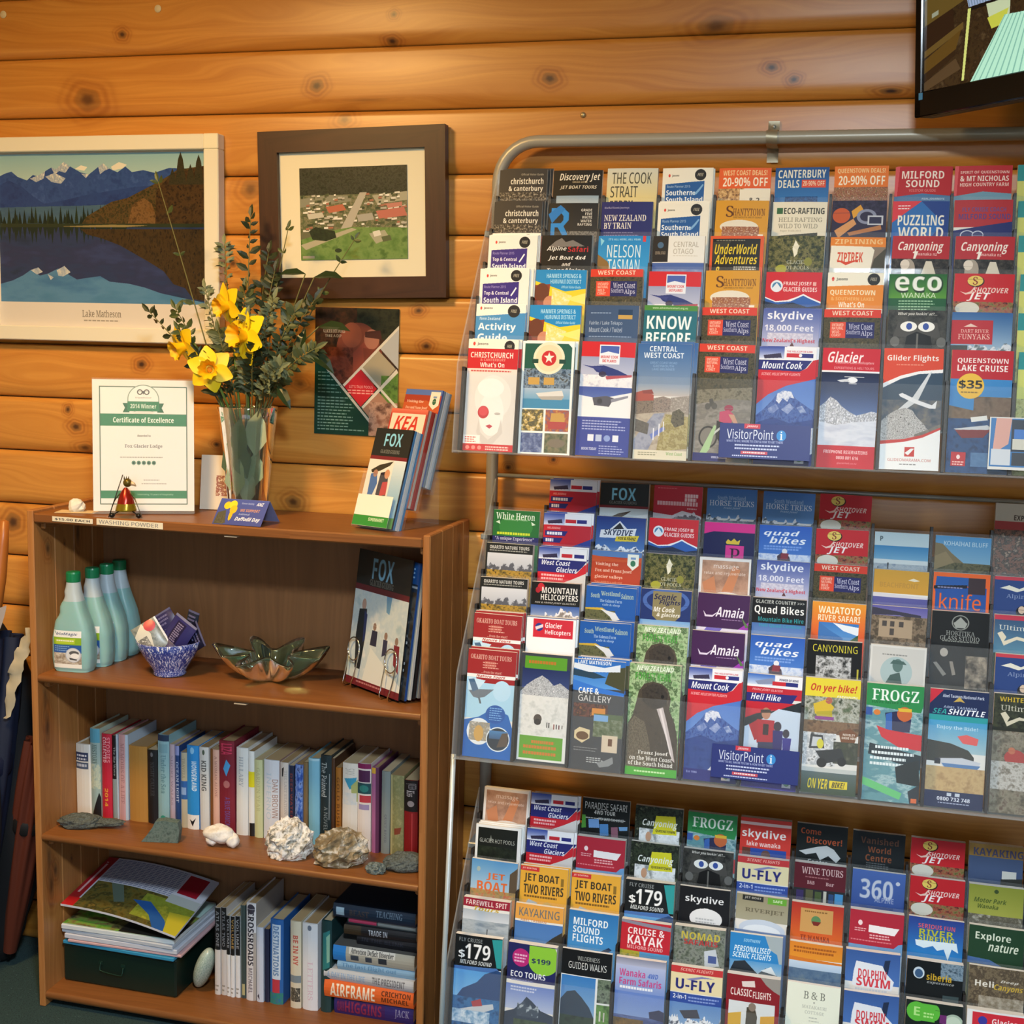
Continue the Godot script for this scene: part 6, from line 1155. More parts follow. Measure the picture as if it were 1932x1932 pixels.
# upright books: x, thickness, foot, height, spine z, hard cover?, colour, label, group, spine print (24 x 100 units)
var BOOKS := [
	[-1.7139, 0.0537, 0.4090, 0.1697, 0.135, 1, "dedad0", "thick cream book with navy banded spine label, leftmost on the book shelf", "books standing on the middle shelf", [["R",0,12,20,12,"2c3a5c"],["R",0,26,20,9,"4a5870"],["L",2,15,16,2,"d8d8dc",5,2.5],["L",2,28,16,1,"c8ccd4",4,4],["R",21,0,3,100,"f2f0ea"]]],
	[-1.6597, 0.0259, 0.4090, 0.2104, 0.135, 1, "9cb4b0", "tall teal book with faded blue top edge and black cat silhouette", "books standing on the middle shelf", [["R",0,0,24,16,"5aa0b8"],["T","HISTORY",6,18,11,22,"5a7470","F",1],["P",[2,100,20,72,24,78,24,100],"1c1c1e"],["N",0,40,24,28,["a8bcb0","c8d0b8","8cacac"],0.1,4]]],
	[-1.6332, 0.0266, 0.4090, 0.2002, 0.135, 0, "c4243c", "bright red paperback with pale spine lettering", "books standing on the middle shelf", [["T","COLLECTED",4,4,8,30,"f4c8cc","b",1],["T","STORIES",12,4,8,30,"e88a94","b",1],["T","2014",8,64,8,22,"e8a83a","b",1]]],
	[-1.6064, 0.0118, 0.4090, 0.1968, 0.135, 0, "8c9a9c", "thin book with black upper spine and grey foot", "books standing on the middle shelf", [["R",0,0,24,52,"17171a"],["T","The Big Wave",5,14,14,34,"c8ccc8","f",1]]],
	[-1.5941, 0.0056, 0.4090, 0.2015, 0.135, 0, "b4c4d4", "very thin pale blue paperback beside the pink one", "books standing on the middle shelf", []],
	[-1.5879, 0.0241, 0.4090, 0.2035, 0.135, 1, "c89a9c", "dusty pink book with bright blue top edge", "books standing on the middle shelf", [["R",18,0,6,100,"b4c4d4"],["T","MEMOIRS OF A LIFE",5,10,11,70,"a07478","f",1],["R",0,0,6,100,"d8acb0"]]],
	[-1.5623, 0.0468, 0.4090, 0.1793, 0.135, 0, "b0803c", "tan book turned with its pages outward", "books standing on the middle shelf", []],
	[-1.5145, 0.0258, 0.4090, 0.1739, 0.135, 0, "18171a", "black book with faint grey title", "books standing on the middle shelf", [["T","NIGHT CALLER",8,16,9,46,"4a4a50","f",1],["E",12,6,3,3,"6a6a70"]]],
	[-1.4877, 0.0287, 0.4090, 0.2136, 0.135, 1, "8cb4bc", "pale blue hardback with navy cap", "books standing on the middle shelf", [["R",0,0,24,7,"1f3450"],["R",3,10,18,10,"7aa4b0"],["T","Under the Sea",7,22,11,42,"5a8490","F",1],["E",12,92,6,4,"2f9080"]]],
	[-1.4580, 0.0130, 0.4090, 0.1931, 0.135, 0, "b4a4b4", "thin lilac paperback with pale top", "books standing on the middle shelf", [["T","SHORT WALKS",7,14,10,60,"8a7a8c","f",1]]],
	[-1.4444, 0.0105, 0.4090, 0.1898, 0.135, 0, "26457c", "thin navy paperback between lilac and cream spines", "books standing on the middle shelf", [["R",0,0,24,12,"8a94c8"],["T","OCEAN LIGHT",5,20,14,50,"c4d0e4","F",1]]],
	[-1.4329, 0.0190, 0.4090, 0.1771, 0.135, 0, "b8b098", "cream paperback with blue central panel", "books standing on the middle shelf", [["R",0,38,24,24,"2f62a8"],["R",4,46,16,10,"8aa8d4"],["T","TRAVELS",8,8,9,26,"8a8470","f",1],["R",0,0,5,100,"2f62a8"]]],
	[-1.4135, 0.0298, 0.4090, 0.1963, 0.135, 0, "2a8cd4", "bright blue paperback with white foot", "books standing on the middle shelf", [["T","WONDERLAND",11,18,9,36,"e8f0f8","i",1],["R",0,82,24,18,"e8e6e0"],["P",[6,88,12,90,18,86,12,96],"1c1c20"],["E",12,6,4,4,"8ac4ec"]]],
	[-1.3827, 0.0237, 0.4090, 0.1946, 0.135, 0, "d4d4d0", "white paperback with grey vertical title", "books standing on the middle shelf", [["T","KID KING",6,16,12,36,"5a5a58","b",1],["E",12,6,3,3,"4a5a4a"]]],
	[-1.3584, 0.0079, 0.4090, 0.1918, 0.135, 0, "7a4c24", "thin brown book beside the pale pink spine", "books standing on the middle shelf", []],
	[-1.3496, 0.0162, 0.4090, 0.1920, 0.135, 0, "dcae9c", "pale pink paperback beside the maroon hardback", "books standing on the middle shelf", [["T","A WOMAN ALONE",8,8,9,50,"9a6a64","f",1]]],
	[-1.3323, 0.0377, 0.4090, 0.2155, 0.135, 1, "7a1f30", "tall maroon hardback with blue diamond motif", "books standing on the middle shelf", [["T","LIZA",4,3,16,12,"c83a5c","b",1],["P",[12,20,18,26,12,38,7,30],"4a9ad4"],["E",12,46,5,4,"a86a6c"],["T","A BLUE DIAMOND",9,60,8,34,"5a5ab0","s",1]]],
	[-1.2933, 0.0290, 0.4090, 0.2030, 0.135, 1, "dcdedc", "white hardback beside the maroon one", "books standing on the middle shelf", [["T","HILLARY",6,10,9,34,"a8b0b8","F",1]]],
	[-1.2633, 0.0150, 0.4090, 0.1967, 0.135, 0, "e2e4e2", "white paperback with yellow square and black foot", "books standing on the middle shelf", [["R",0,24,24,18,"e4d81f"],["R",4,84,20,16,"1c1a18"]]],
	[-1.2468, 0.0204, 0.4090, 0.1801, 0.135, 0, "c4c898", "pale green paperback with soft lettering", "books standing on the middle shelf", [["T","GARDEN YEAR",7,10,10,56,"a8ac80","f",1]]],
	[-1.2250, 0.0376, 0.4090, 0.1833, 0.135, 0, "d4d8e0", "thick white paperback with embossed author name", "books standing on the middle shelf", [["T","DAN BROWN",14,24,8,48,"9a7a70","s",1],["T","INFERNO",5,16,7,58,"b4c8d8","s",1]]],
	[-1.1864, 0.0202, 0.4090, 0.1796, 0.135, 0, "ccc4bc", "grey white paperback with small dark mark", "books standing on the middle shelf", [["P",[6,8,12,6,10,18,6,18],"2a2a2c"],["T","THE LAST STATION",13,10,7,56,"a8a09c","f",1],["R",12,80,6,12,"5a5450"]]],
	[-1.1653, 0.0147, 0.4090, 0.1746, 0.135, 0, "1a2440", "dark navy paperback with red lettering", "books standing on the middle shelf", [["T","DEEP WATER",8,10,9,60,"7a3a3c","b",1],["R",0,0,5,100,"2f5c8c"]]],
	[-1.1496, 0.0186, 0.4090, 0.1800, 0.135, 0, "2a4c9c", "cobalt blue paperback with streaked spine", "books standing on the middle shelf", [["N",0,0,24,100,["1f3c88","3a62b8","8aa4dc","1c2c60"],0.07,4]]],
	[-1.1301, 0.0112, 0.4090, 0.1863, 0.135, 0, "7a6444", "thin brown paperback beside cobalt one", "books standing on the middle shelf", []],
	[-1.1179, 0.0267, 0.4090, 0.1966, 0.135, 1, "7ab4cc", "light blue hardback with plain spine", "books standing on the middle shelf", [["R",0,0,24,3,"a4ccdc"]]],
	[-1.0898, 0.0261, 0.4090, 0.2076, 0.135, 1, "1d2c30", "black hardback with white script and round badge", "books standing on the middle shelf", [["T","The Painted",3,8,12,38,"d4d8d8","f",1],["T","A NOVEL",9,56,8,26,"8a9294","s",1],["R",19,20,1.5,50,"8a9294"],["E",12,90,7,4,"a8b4bc"],["E",12,90,5,3,"1f4a80"]]],
	[-1.0627, 0.0082, 0.4090, 0.2026, 0.135, 0, "4a3020", "thin dark brown hardback by black spine", "books standing on the middle shelf", []],
	[-1.0536, 0.0135, 0.4090, 0.1821, 0.135, 0, "9c6424", "thin orange brown paperback by white pair", "books standing on the middle shelf", [["T","GOLD RUSH",6,12,12,60,"6a4014","b",1]]],
	[-1.0387, 0.0359, 0.4090, 0.1952, 0.135, 0, "dcd6cc", "white paperback with blue and green picture", "books standing on the middle shelf", [["P",[3,18,22,16,20,26,12,30],"3a94b4"],["P",[14,26,24,18,24,44,16,44],"a8ac6a"],["T","SKY",5,6,14,8,"b4b0a8","s",1],["N",2,34,20,14,["dcd6cc","c4ccd0"],0.1,3]]],
	[-1.0014, 0.0314, 0.4090, 0.1990, 0.135, 1, "ded4cc", "white hardback with purple, teal and red panels", "books standing on the middle shelf", [["R",0,0,24,6,"7a1c50"],["R",2,8,20,13,"4a2048"],["R",0,22,24,12,"1f4a50"],["E",12,28,8,4,"2f7a74"],["R",4,36,20,8,"b83a44"],["R",3,46,18,6,"9a8ab0"]]],
	[-0.9683, 0.0173, 0.4090, 0.1922, 0.135, 1, "a0608c", "thin mauve hardback with yellow cap", "books standing on the middle shelf", [["R",0,0,14,7,"d4a43a"],["R",14,0,10,100,"5a2c4c"]]],
	[-0.9477, 0.0203, 0.4090, 0.1860, 0.135, 0, "7c8684", "slate grey paperback with small title", "books standing on the middle shelf", [["T","QUIET RIVER",8,52,8,34,"5a5c68","f",1]]],
	[-0.9256, 0.0310, 0.4090, 0.1799, 0.135, 0, "8c8a5c", "olive green worn paperback", "books standing on the middle shelf", [["N",0,0,24,100,["8c8a5c","7a7a50","9c986c"],0.1,4],["P",[8,66,20,64,18,72,8,74],"7a3c28"],["R",0,0,4,100,"a8a274"]]],
	[-0.8928, 0.0312, 0.4090, 0.1734, 0.135, 0, "7c1418", "dark red book with black title block, rightmost on the book shelf", "books standing on the middle shelf", [["R",0,0,24,40,"161214"],["T","QUEEN",3,4,18,8,"a8a0a0","F",1],["T","Kiss",5,13,14,8,"c4bcbc","F",1],["E",12,30,6,4,"8a8488"],["R",14,42,1.5,58,"a83a3c"]]],
	[-1.3330, 0.0145, 0.0360, 0.2079, 0.165, 0, "cfcac6", "black and white thin book, first of the matched row", "books standing on the bottom shelf", [["R",0,0,24,48,"141416"],["L",4,88,14,2,"8a8478",5,2],["T","ATLAS ONE",6,4,12,40,"8a8c90","b",1]]],
	[-1.3178, 0.0139, 0.0360, 0.2091, 0.165, 0, "c8c2be", "black and white thin book, second of the matched row", "books standing on the bottom shelf", [["R",0,0,24,48,"141416"],["L",4,88,14,2,"8a8478",5,2],["T","ATLAS TWO",6,4,12,40,"7a7c80","b",1]]],
	[-1.3030, 0.0091, 0.0360, 0.1922, 0.165, 0, "dcdcdc", "black and white thin book, third of the matched row", "books standing on the bottom shelf", [["R",0,0,24,48,"141416"],["L",4,88,14,2,"8a8478",5,2],["T","VOLUME",6,4,12,36,"9a9ca0","b",1]]],
	[-1.2932, 0.0107, 0.0360, 0.1931, 0.165, 0, "e0e0e0", "black and white thin book, fourth of the matched row", "books standing on the bottom shelf", [["R",0,0,24,48,"141416"],["L",4,88,14,2,"8a8478",5,2],["T","VOLUME",6,4,12,36,"b08a4a","b",1]]],
	[-1.2816, 0.0119, 0.0360, 0.1940, 0.165, 0, "dedede", "black and white thin book, fifth of the matched row", "books standing on the bottom shelf", [["R",0,0,24,48,"141416"],["L",4,88,14,2,"8a8478",5,2],["T","VOLUME",6,4,12,36,"9a9ca0","b",1]]],
	[-1.2684, 0.0122, 0.0360, 0.2206, 0.165, 0, "3c4a48", "thin dark grey green book with cream foot", "books standing on the bottom shelf", [["R",3,84,16,12,"b4ac7c"],["R",0,0,6,100,"5a6a68"]]],
	[-1.2544, 0.0240, 0.0360, 0.2305, 0.165, 1, "d8d6d8", "tall white hardback with heavy black lettering and torn jacket", "books standing on the bottom shelf", [["T","CROSSROADS",4,8,15,56,"2c2a34","b",1],["E",12,6,9,5,"3c3844"],["R",18,30,6,70,"aca49c"],["T","MICHAEL",6,66,10,26,"7a747c","b",1]]],
	[-1.2291, 0.0177, 0.0360, 0.1765, 0.165, 0, "c4ccdc", "short white paperback beside torn jacket", "books standing on the bottom shelf", [["P",[4,92,10,88,12,96],"3a3c50"]]],
	[-1.2102, 0.0118, 0.0360, 0.1728, 0.165, 0, "1c2440", "thin navy paperback in shadow", "books standing on the bottom shelf", []],
	[-1.1969, 0.0324, 0.0360, 0.2000, 0.165, 1, "2a62a8", "blue hardback with white panel and red foot", "books standing on the bottom shelf", [["R",4,6,15,64,"c8d8e8"],["T","DESTINATIONS",6,8,10,58,"5a80b0","b",1],["R",5,70,13,18,"b83a48"],["N",0,86,24,14,["2a62a8","2f8a6a","4a5a9a"],0.2,4]]],
	[-1.1461, 0.0263, 0.0360, 0.2038, 0.165, 0, "d4ccb4", "cream paperback with red letters and photo foot", "books standing on the bottom shelf", [["T","BE IN NY",7,16,11,34,"c05a4c","b",1],["R",0,62,24,8,"7a8890"],["N",2,76,20,16,["d4ccb4","2c2c28","8a846c"],0.2,6]]],
	[-1.1168, 0.0365, 0.0360, 0.2028, 0.165, 1, "dcdee2", "white hardback with faint pink title", "books standing on the bottom shelf", [["T","LETTERS",9,44,8,44,"d4b8c8","f",1],["E",12,5,3,3,"6a7484"]]],
	[-1.0743, 0.0248, 0.0360, 0.2139, 0.165, 1, "1c3c3e", "dark teal hardback next to the lying stack", "books standing on the bottom shelf", [["P",[4,14,20,10,20,50,4,54],"2f7c7c"],["P",[12,18,20,14,20,44,14,46],"8ab8a0"]]],
]
# ---------------------------------------------------------------- things on the wall
func on_wall():
	# white framed lake print, cut by the left edge of view
	canvas(1080, 800, 270, 200, "d6cfc6")
	paint([["G",4,5,262,40,"86b0bc","b8ccc0"],["P",[104,22,112,18,120,20,116,24],"e0dccc"],["P",[150,20,160,15,170,18,164,22,152,24],"dcd8c8"]])
	pQ([4,30,14,26,22,24,30,30,42,34,50,28,58,30,66,24,74,20,80,22,90,14,96,18,104,22,112,26,122,28,134,20,140,16,148,22,158,26,168,20,176,26,190,24,204,27,222,22,266,24,266,92,4,92], ["27407c", "33508c", "2c4684", "3c5a96"], 0.05, 4)
	for m in [[46,32,58,28,66,24,64,32,54,36], [74,20,80,22,90,14,98,19,92,26,84,24,78,28], [66,30,78,26,92,32,86,38,74,36], [134,20,140,16,148,22,142,24,136,28], [112,27,122,28,118,32]]:
		pQ(m, ["e4e2d4", "8c9cb4", "dcdacc"], 0.14, 6)
	pQ([4,40,18,34,34,40,50,52,64,60,90,56,120,50,150,46,180,42,210,40,210,84,4,84], ["22366e", "2a4480", "263c76"], 0.05, 8)
	pQ([4,64,120,62,180,60,180,84,4,84], ["345070", "46647c", "3a5874"], 0.03, 3, 4.0)
	for i in 40:
		var x := 4.0 + i * 4.2 + 2.0 * sin(i * 5.1)
		var hh := 13.0 + 6.0 * sin(i * 2.7) + i * 0.1
		pP([x - 2.6, 82, x, 82.0 - hh, x + 2.6, 82], "16241a" if i % 3 else "22301f")
	pQ([110,84,118,74,134,66,150,58,170,54,188,46,206,38,222,30,232,24,266,20,266,88,110,88], ["2a2c18", "4a4022", "5c4424", "33301a", "403820"], 0.14, 7)
	pQ([168,88,176,62,190,54,200,60,206,76,204,88], ["5c4224", "7a5a34", "4a361c"], 0.14, 9)
	pQ([204,88,206,46,226,28,266,20,266,88], ["2a1e12", "3c2c18", "4c361c", "241a10"], 0.12, 11)
	for t in [[236, 5, 7], [258, 8, 6], [248, 18, 6], [226, 22, 5]]:
		pQ([t[0] - t[2], 40, t[0] - 3, t[1] + 8, t[0], t[1], t[0] + 3, t[1] + 8, t[0] + t[2], 40], ["26281a", "3a3420", "2c2a1a"], 0.2, 4)
	paint([["R",4,82,262,4,"2a3422"],["P",[84,85,150,83,196,84,150,87],"8a7c50"]])
	# the lake mirrors it all
	pQ([4,86,266,86,266,170,4,170], ["22304c", "2a3a60", "2c3458", "33406c"], 0.03, 5, 3.0)
	for i in 40:
		var x := 4.0 + i * 4.2 + 2.0 * sin(i * 5.1)
		pP([x - 2.6, 86, x, 99.0 + 6.0 * sin(i * 2.7), x + 2.6, 86], "1c2a24")
	pQ([4,150,20,146,34,140,44,134,56,140,66,138,80,132,92,138,104,144,118,142,134,140,146,146,170,148,190,152,210,158,232,162,266,168,266,170,4,170], ["4678a0", "5484ac", "3e6e9c"], 0.03, 4, 3.0)
	for m in [[44,134,54,131,60,136,52,139], [78,134,88,129,96,136,86,141,80,140], [66,138,74,142,70,145]]: pQ(m, ["d8d6c8", "8c9cb4"], 0.14, 6)
	pQ([110,88,266,88,266,166,250,164,240,152,226,148,214,134,196,124,180,116,160,106,136,98,118,94], ["2a2216", "3a2c18", "44341c", "241c12"], 0.1, 13, 0.5)
	pT("Lake Matheson", 110, 178, 50, 8, "6a6458", "f")
	pL(112, 189, 46, 1, "9a948a", 3, 1.6)
	var o := thing("picture_frame", "white framed lake and mountain print cut by the view's left edge", "picture")
	mb()
	box(Vector3(-1.688, 1.731, 0.006), Vector3(0.60, 0.45, 0.008))
	var bb := build("backing_board", mat("6a5a44", 0.8), o)
	mb()
	quad(Vector3(-1.962, 1.935, 0.014), Vector3(-1.414, 1.935, 0.014), Vector3(-1.414, 1.528, 0.014), Vector3(-1.962, 1.528, 0.014), Vector3(0, 0, 1), Vector2(0, 0), Vector2(1, 0), Vector2(1, 1), Vector2(0, 1))
	build("print_sheet", texmat(cv, 0.25, false), bb)
	var wm := mat("e4dfcc", 0.35)
	for r in [[Vector3(-1.688, 1.9445, 0.016), Vector3(0.54, 0.033, 0.03), "top_rail"], [Vector3(-1.688, 1.5175, 0.016), Vector3(0.54, 0.033, 0.03), "bottom_rail"], [Vector3(-1.4, 1.731, 0.016), Vector3(0.036, 0.394, 0.03), "stile"], [Vector3(-1.976, 1.731, 0.016), Vector3(0.036, 0.394, 0.03), "stile"]]:
		mb()
		box(r[0], r[1], 0.002)
		build(r[2], wm, o)
	for x in [-1.4, -1.976]:
		for y in [1.9445, 1.5175]:
			mb()
			box(Vector3(x, y, 0.0165), Vector3(0.0362, 0.0332, 0.031), 0.002)
			build("corner_block", mat("ece6cc", 0.3), o)
	# brown framed view over a township
	canvas(620, 540, 124, 108, "6a6a50")
	pN(0, 0, 124, 40, ["1c2216", "2e3424", "42443a", "262a1e", "34382a"], 0.16, 4)
	pN(0, 32, 124, 44, ["6c7054", "54603e", "8c8468", "5c6846"], 0.2, 8)
	paint([["P",[0,36,34,32,60,34,60,40,0,46],"8a8a76"],["P",[84,34,124,30,124,40,90,44],"a8a48c"]])
	for i in 190:
		var x := rng.randf() * 120.0
		var y := rng.randf_range(30, 74)
		var w := rng.randf_range(2, 6) * (0.5 + y / 80.0)
		var c: String = ["dcd8ca", "b8b2a4", "e8e4d8", "a8705a", "4c5638", "3a4630", "c8c4b4", "5c6444"][i % 8]
		pP([x, y, x + w, y - 0.5, x + w, y + 1.8, x, y + 2.4], c)
		pR(x, y + 2, w, 0.9, "54543f")
	paint([["P",[30,46,50,43,54,50,34,53],"b86a50"],["P",[88,52,120,48,124,58,92,61],"bc7060"],["P",[100,44,118,42,118,47,102,49],"c08070"],["P",[66,56,84,54,86,62,68,64],"a8a498"],["P",[70,30,78,30,58,74,46,74],"b4ae9e"],["P",[8,54,26,52,28,58,10,60],"c4c0b0"]])
	pQ([0,84,34,74,60,70,124,72,124,108,0,108], ["587a3a", "6a8a48", "7a9654", "4e6e34"], 0.05, 3)
	paint([["P",[0,90,60,71,66,73,6,96],"b0aa90"],["Q",[10,74,18,69,28,72,40,74,42,82,30,86,14,84],["242c1e","34402a"],0.2,3],["P",[80,78,98,74,104,84,88,90],"a8a68c"],["P",[84,76,92,74,94,80,86,82],"dcd8ca"],["P",[94,82,104,80,106,86,96,88],"5c6444"],["E",44,97,4,2.4,"33402a"],["R",2,103,14,3,"a8a08a"]])
	var b := thing("picture_frame", "dark brown framed aerial photo of a township with cream mount", "picture", "", at(Vector3(-1.071, 1.788, 0.004), Vector3(0.6, 0, 1.25)))
	mb()
	box(Vector3(0, 0, 0.009), Vector3(0.36, 0.29, 0.006))
	var mo := build("mount_board", mat("e8dfc0", 0.6), b)
	mb(false, at(Vector3(0.002, 0.002, 0.0135)))
	card(0.247, 0.196, 0.001)
	build("photo", texmat(cv, 0.3, false), mo)
	for k in 4:                                    # mitred rails
		var lw := 0.428 if k % 2 == 0 else 0.358
		var hh := 0.358 if k % 2 == 0 else 0.428
		mb(false, at(Vector3.ZERO, Vector3(0, 0, 90.0 * k)))
		var fw := 0.045
		var p := [Vector2(-lw / 2, hh / 2), Vector2(lw / 2, hh / 2), Vector2(lw / 2 - fw, hh / 2 - fw), Vector2(-lw / 2 + fw, hh / 2 - fw)]
		prism(PackedVector2Array(p), 0.0, 0.024, 3.0)
		build("frame_rail", M.walnut, b)
	# pool leaflet poster
	canvas(500, 712, 100, 142.4, "163a2c")
	paint([["N",0,0,100,92,["1c1612","33241a","4a2e20","241c14"],0.05,5],["N",50,0,50,34,["20241a","343626","141810"],0.08,8],["E",52,46,26,30,"7a4030"],["E",44,30,12,14,"8a4c38"],["P",[36,60,60,36,78,60,70,90,30,80],"8c4434"],["E",68,34,9,11,"a86e58"],["P",[60,26,78,24,80,34,60,32],"4a2a24"],["P",[58,44,80,46,84,70,60,72],"7a3c2e"],["N",6,44,40,40,["5a2a20","7c4030","3c2018"],0.06,2],["P",[0,52,82,142.4,0,142.4],"123d2e"],["P",[0,54,0,50,84,142.4,80,142.4],"c8c0ac"],["P",[100,20,100,66,78,44],"b4b4b0"],["P",[76,46,97,66,77,88,56,66],"a89c80"],["P",[55,68,75,89,56,110,36,88],"c42830"],["P",[98,70,100,70,100,112,80,90],"5a7a34"],["N",80,74,20,34,["4a6a2c","6a8c3c","3a5424"],0.08,3],["P",[77,92,100,116,100,142.4,86,142.4,58,112],"a87c64"],["N",66,104,34,38,["8a5c48","c49a80","5a3c30"],0.06,4],["P",[100,18,34,86,36,88,100,22],"d8d0bc"],["P",[98,66,57,110,59,112,100,70],"d8d0bc"],["P",[54,66,98,110,100,108,56,64],"d8d0bc"],["T","LET'S TALK POOLS",42,86,28,3,"f0c8c0","s"],["L",40,91,32,2,"e89a90",3,1.4],["T","GLACIER HOT POOLS",10,24,26,4,"d8d4c4","f"],["T","TAKE A DIP",12,30,20,3,"b8b4a4","s"],["L",4,72,20,3,"6a9080",4,1.4],["L",4,86,30,3,"6a9080",4,1.4],["L",4,100,44,10,"7a9c8c",3.6,1.3],["L",4,136,60,1,"7a9c8c",3,1.3]])
	mb(false, at(Vector3(-1.065, 1.449, 0.0035), Vector3(0, 0, -0.5)))
	card(0.196, 0.279, 0.0012)
	tag(build("wall_poster", texmat(cv, 0.3, false)), "green and red hot pool leaflet fixed to the log wall", "poster")
	# screw and two pale sticker spots on the boards
	mb(true)
	ball(Vector3(-0.573, 1.988, 0.001), Vector3(0.006, 0.006, 0.004), 8, 12)
	tag(build("wall_screw", mat("b8a478", 0.35, 0.6)), "small brass screw in the board above the rack tube", "screw")
	for p in [[-1.937, 2.239, "upper left corner of the view"], [-1.542, 2.236, "top board right of the corner"]]:
		mb(true, at(Vector3(p[0], p[1], 0.0012), Vector3(90, 0, 0)))
		lathe([[0.0, 0.0012], [0.0075, 0.001], [0.0085, 0.0]], 14)
		tag(build("sticker_dot", mat("d8c8a4", 0.5)), "pale round sticker dot on the wall, %s" % p[2], "sticker")
	television()

func television():
	var o := thing("television", "black flat television angled out from the wall, top right", "television", "", at(Vector3(0.08, 1.948, 0.125), Vector3(4, -47, 0)))
	var w := 0.74
	var h := 0.45
	mb()
	box(Vector3(w / 2, h / 2, -0.02), Vector3(w, h, 0.04), 0.005)
	build("casing", mat("0c0b0b", 0.3), o)
	mb()
	for r in [[Vector3(0.0085, h / 2, 0.003), Vector3(0.017, h, 0.01)], [Vector3(w - 0.0085, h / 2, 0.003), Vector3(0.017, h, 0.01)], [Vector3(w / 2, 0.022, 0.003), Vector3(w, 0.044, 0.01)], [Vector3(w / 2, h - 0.0085, 0.003), Vector3(w, 0.017, 0.01)]]:
		box(r[0], r[1], 0.002)
	var bz := build("bezel", mat("0e0c0b", 0.15), o)
	# what the screen shows: timber walls and pale ribbed roofs
	canvas(1080, 600, 180, 100, "241a10")
	pN(0, 0, 180, 100, ["22180e", "3a2c1a", "2c2014", "4a3c28"], 0.12, 4)
	pP([0, 50, 8, 48, 8, 56, 0, 60], "6c7c74")
	pP([0, 60, 23, 46, 23, 64, 0, 71], "5a4a22")
	pP([0, 71, 17, 66, 18, 76, 0, 82], "2c1d12")
	pP([0, 82, 23, 73, 23, 76, 0, 85], "5c4a24")
	pP([0, 86, 22, 76, 19, 84, 0, 92], "55401a")
	pP([0, 92, 19, 84, 18, 87, 0, 96], "2e2013")
	pP([0, 96, 19, 88, 22, 93, 0, 100], "4c3c28")
	pP([4.5, 66, 8.5, 65, 8.5, 67, 4.5, 68], "8c9484")
	pP([23, 57, 57, 50, 58.5, 66, 26, 67.5], "90a4c8")
	for i in 22: pP([23.4 + i * 1.55, 57 - i * 0.3, 23.9 + i * 1.55, 57 - i * 0.3, 26.8 + i * 1.5, 67.2 - i * 0.06, 26.3 + i * 1.5, 67.4 - i * 0.06], "66809f")
	pP([26, 67.5, 58.5, 66, 60, 67.4, 26, 69.2], "161210")
	pP([35.8, 68, 49, 67.6, 48.5, 75.6, 38, 76], "b4c4a4")
	pP([36.5, 74, 48, 72, 46, 78, 39, 79], "b4bc48")
	pP([25.6, 68, 27.4, 68, 24, 98.4, 22.6, 98.4], "c0cc78")
	pP([45.9, 74.5, 130, 79, 150, 100, 60, 99.8, 27.6, 99.6], "a8dcc8")
	for i in 30: pP([46 + i * 2.1, 74.5 + i * 0.1, 46.6 + i * 2.1, 74.5 + i * 0.1, 29.6 + i * 3.6, 99.6, 28.8 + i * 3.6, 99.6], "78b0a4")
	var m := texmat(cv, 0.12, false)
	m.emission_enabled = true
	m.emission_texture = m.albedo_texture
	m.emission_energy_multiplier = 0.5
	mb()
	quad(Vector3(0.016, h - 0.016, 0.001), Vector3(w - 0.016, h - 0.016, 0.001), Vector3(w - 0.016, 0.043, 0.001), Vector3(0.016, 0.043, 0.001), Vector3(0, 0, 1), Vector2(0, 0), Vector2(1, 0), Vector2(1, 1), Vector2(0, 1))
	build("screen", m, o)
	mb()
	box(Vector3(0.0165, 0.036, 0.0085), Vector3(0.009, 0.012, 0.0008))
	build("sticker", mat("4a90c4", 0.4), bz)
	mb(true)
	tube([Vector3(w / 2, h / 2, -0.03), Vector3(0.146, h / 2, -0.30)], 0.018, 10)
	build("wall_arm", mat("1c1c1c", 0.4, 0.6), o)
# ---------------------------------------------------------------- on top of the bookcase
const TOP := 1.1335

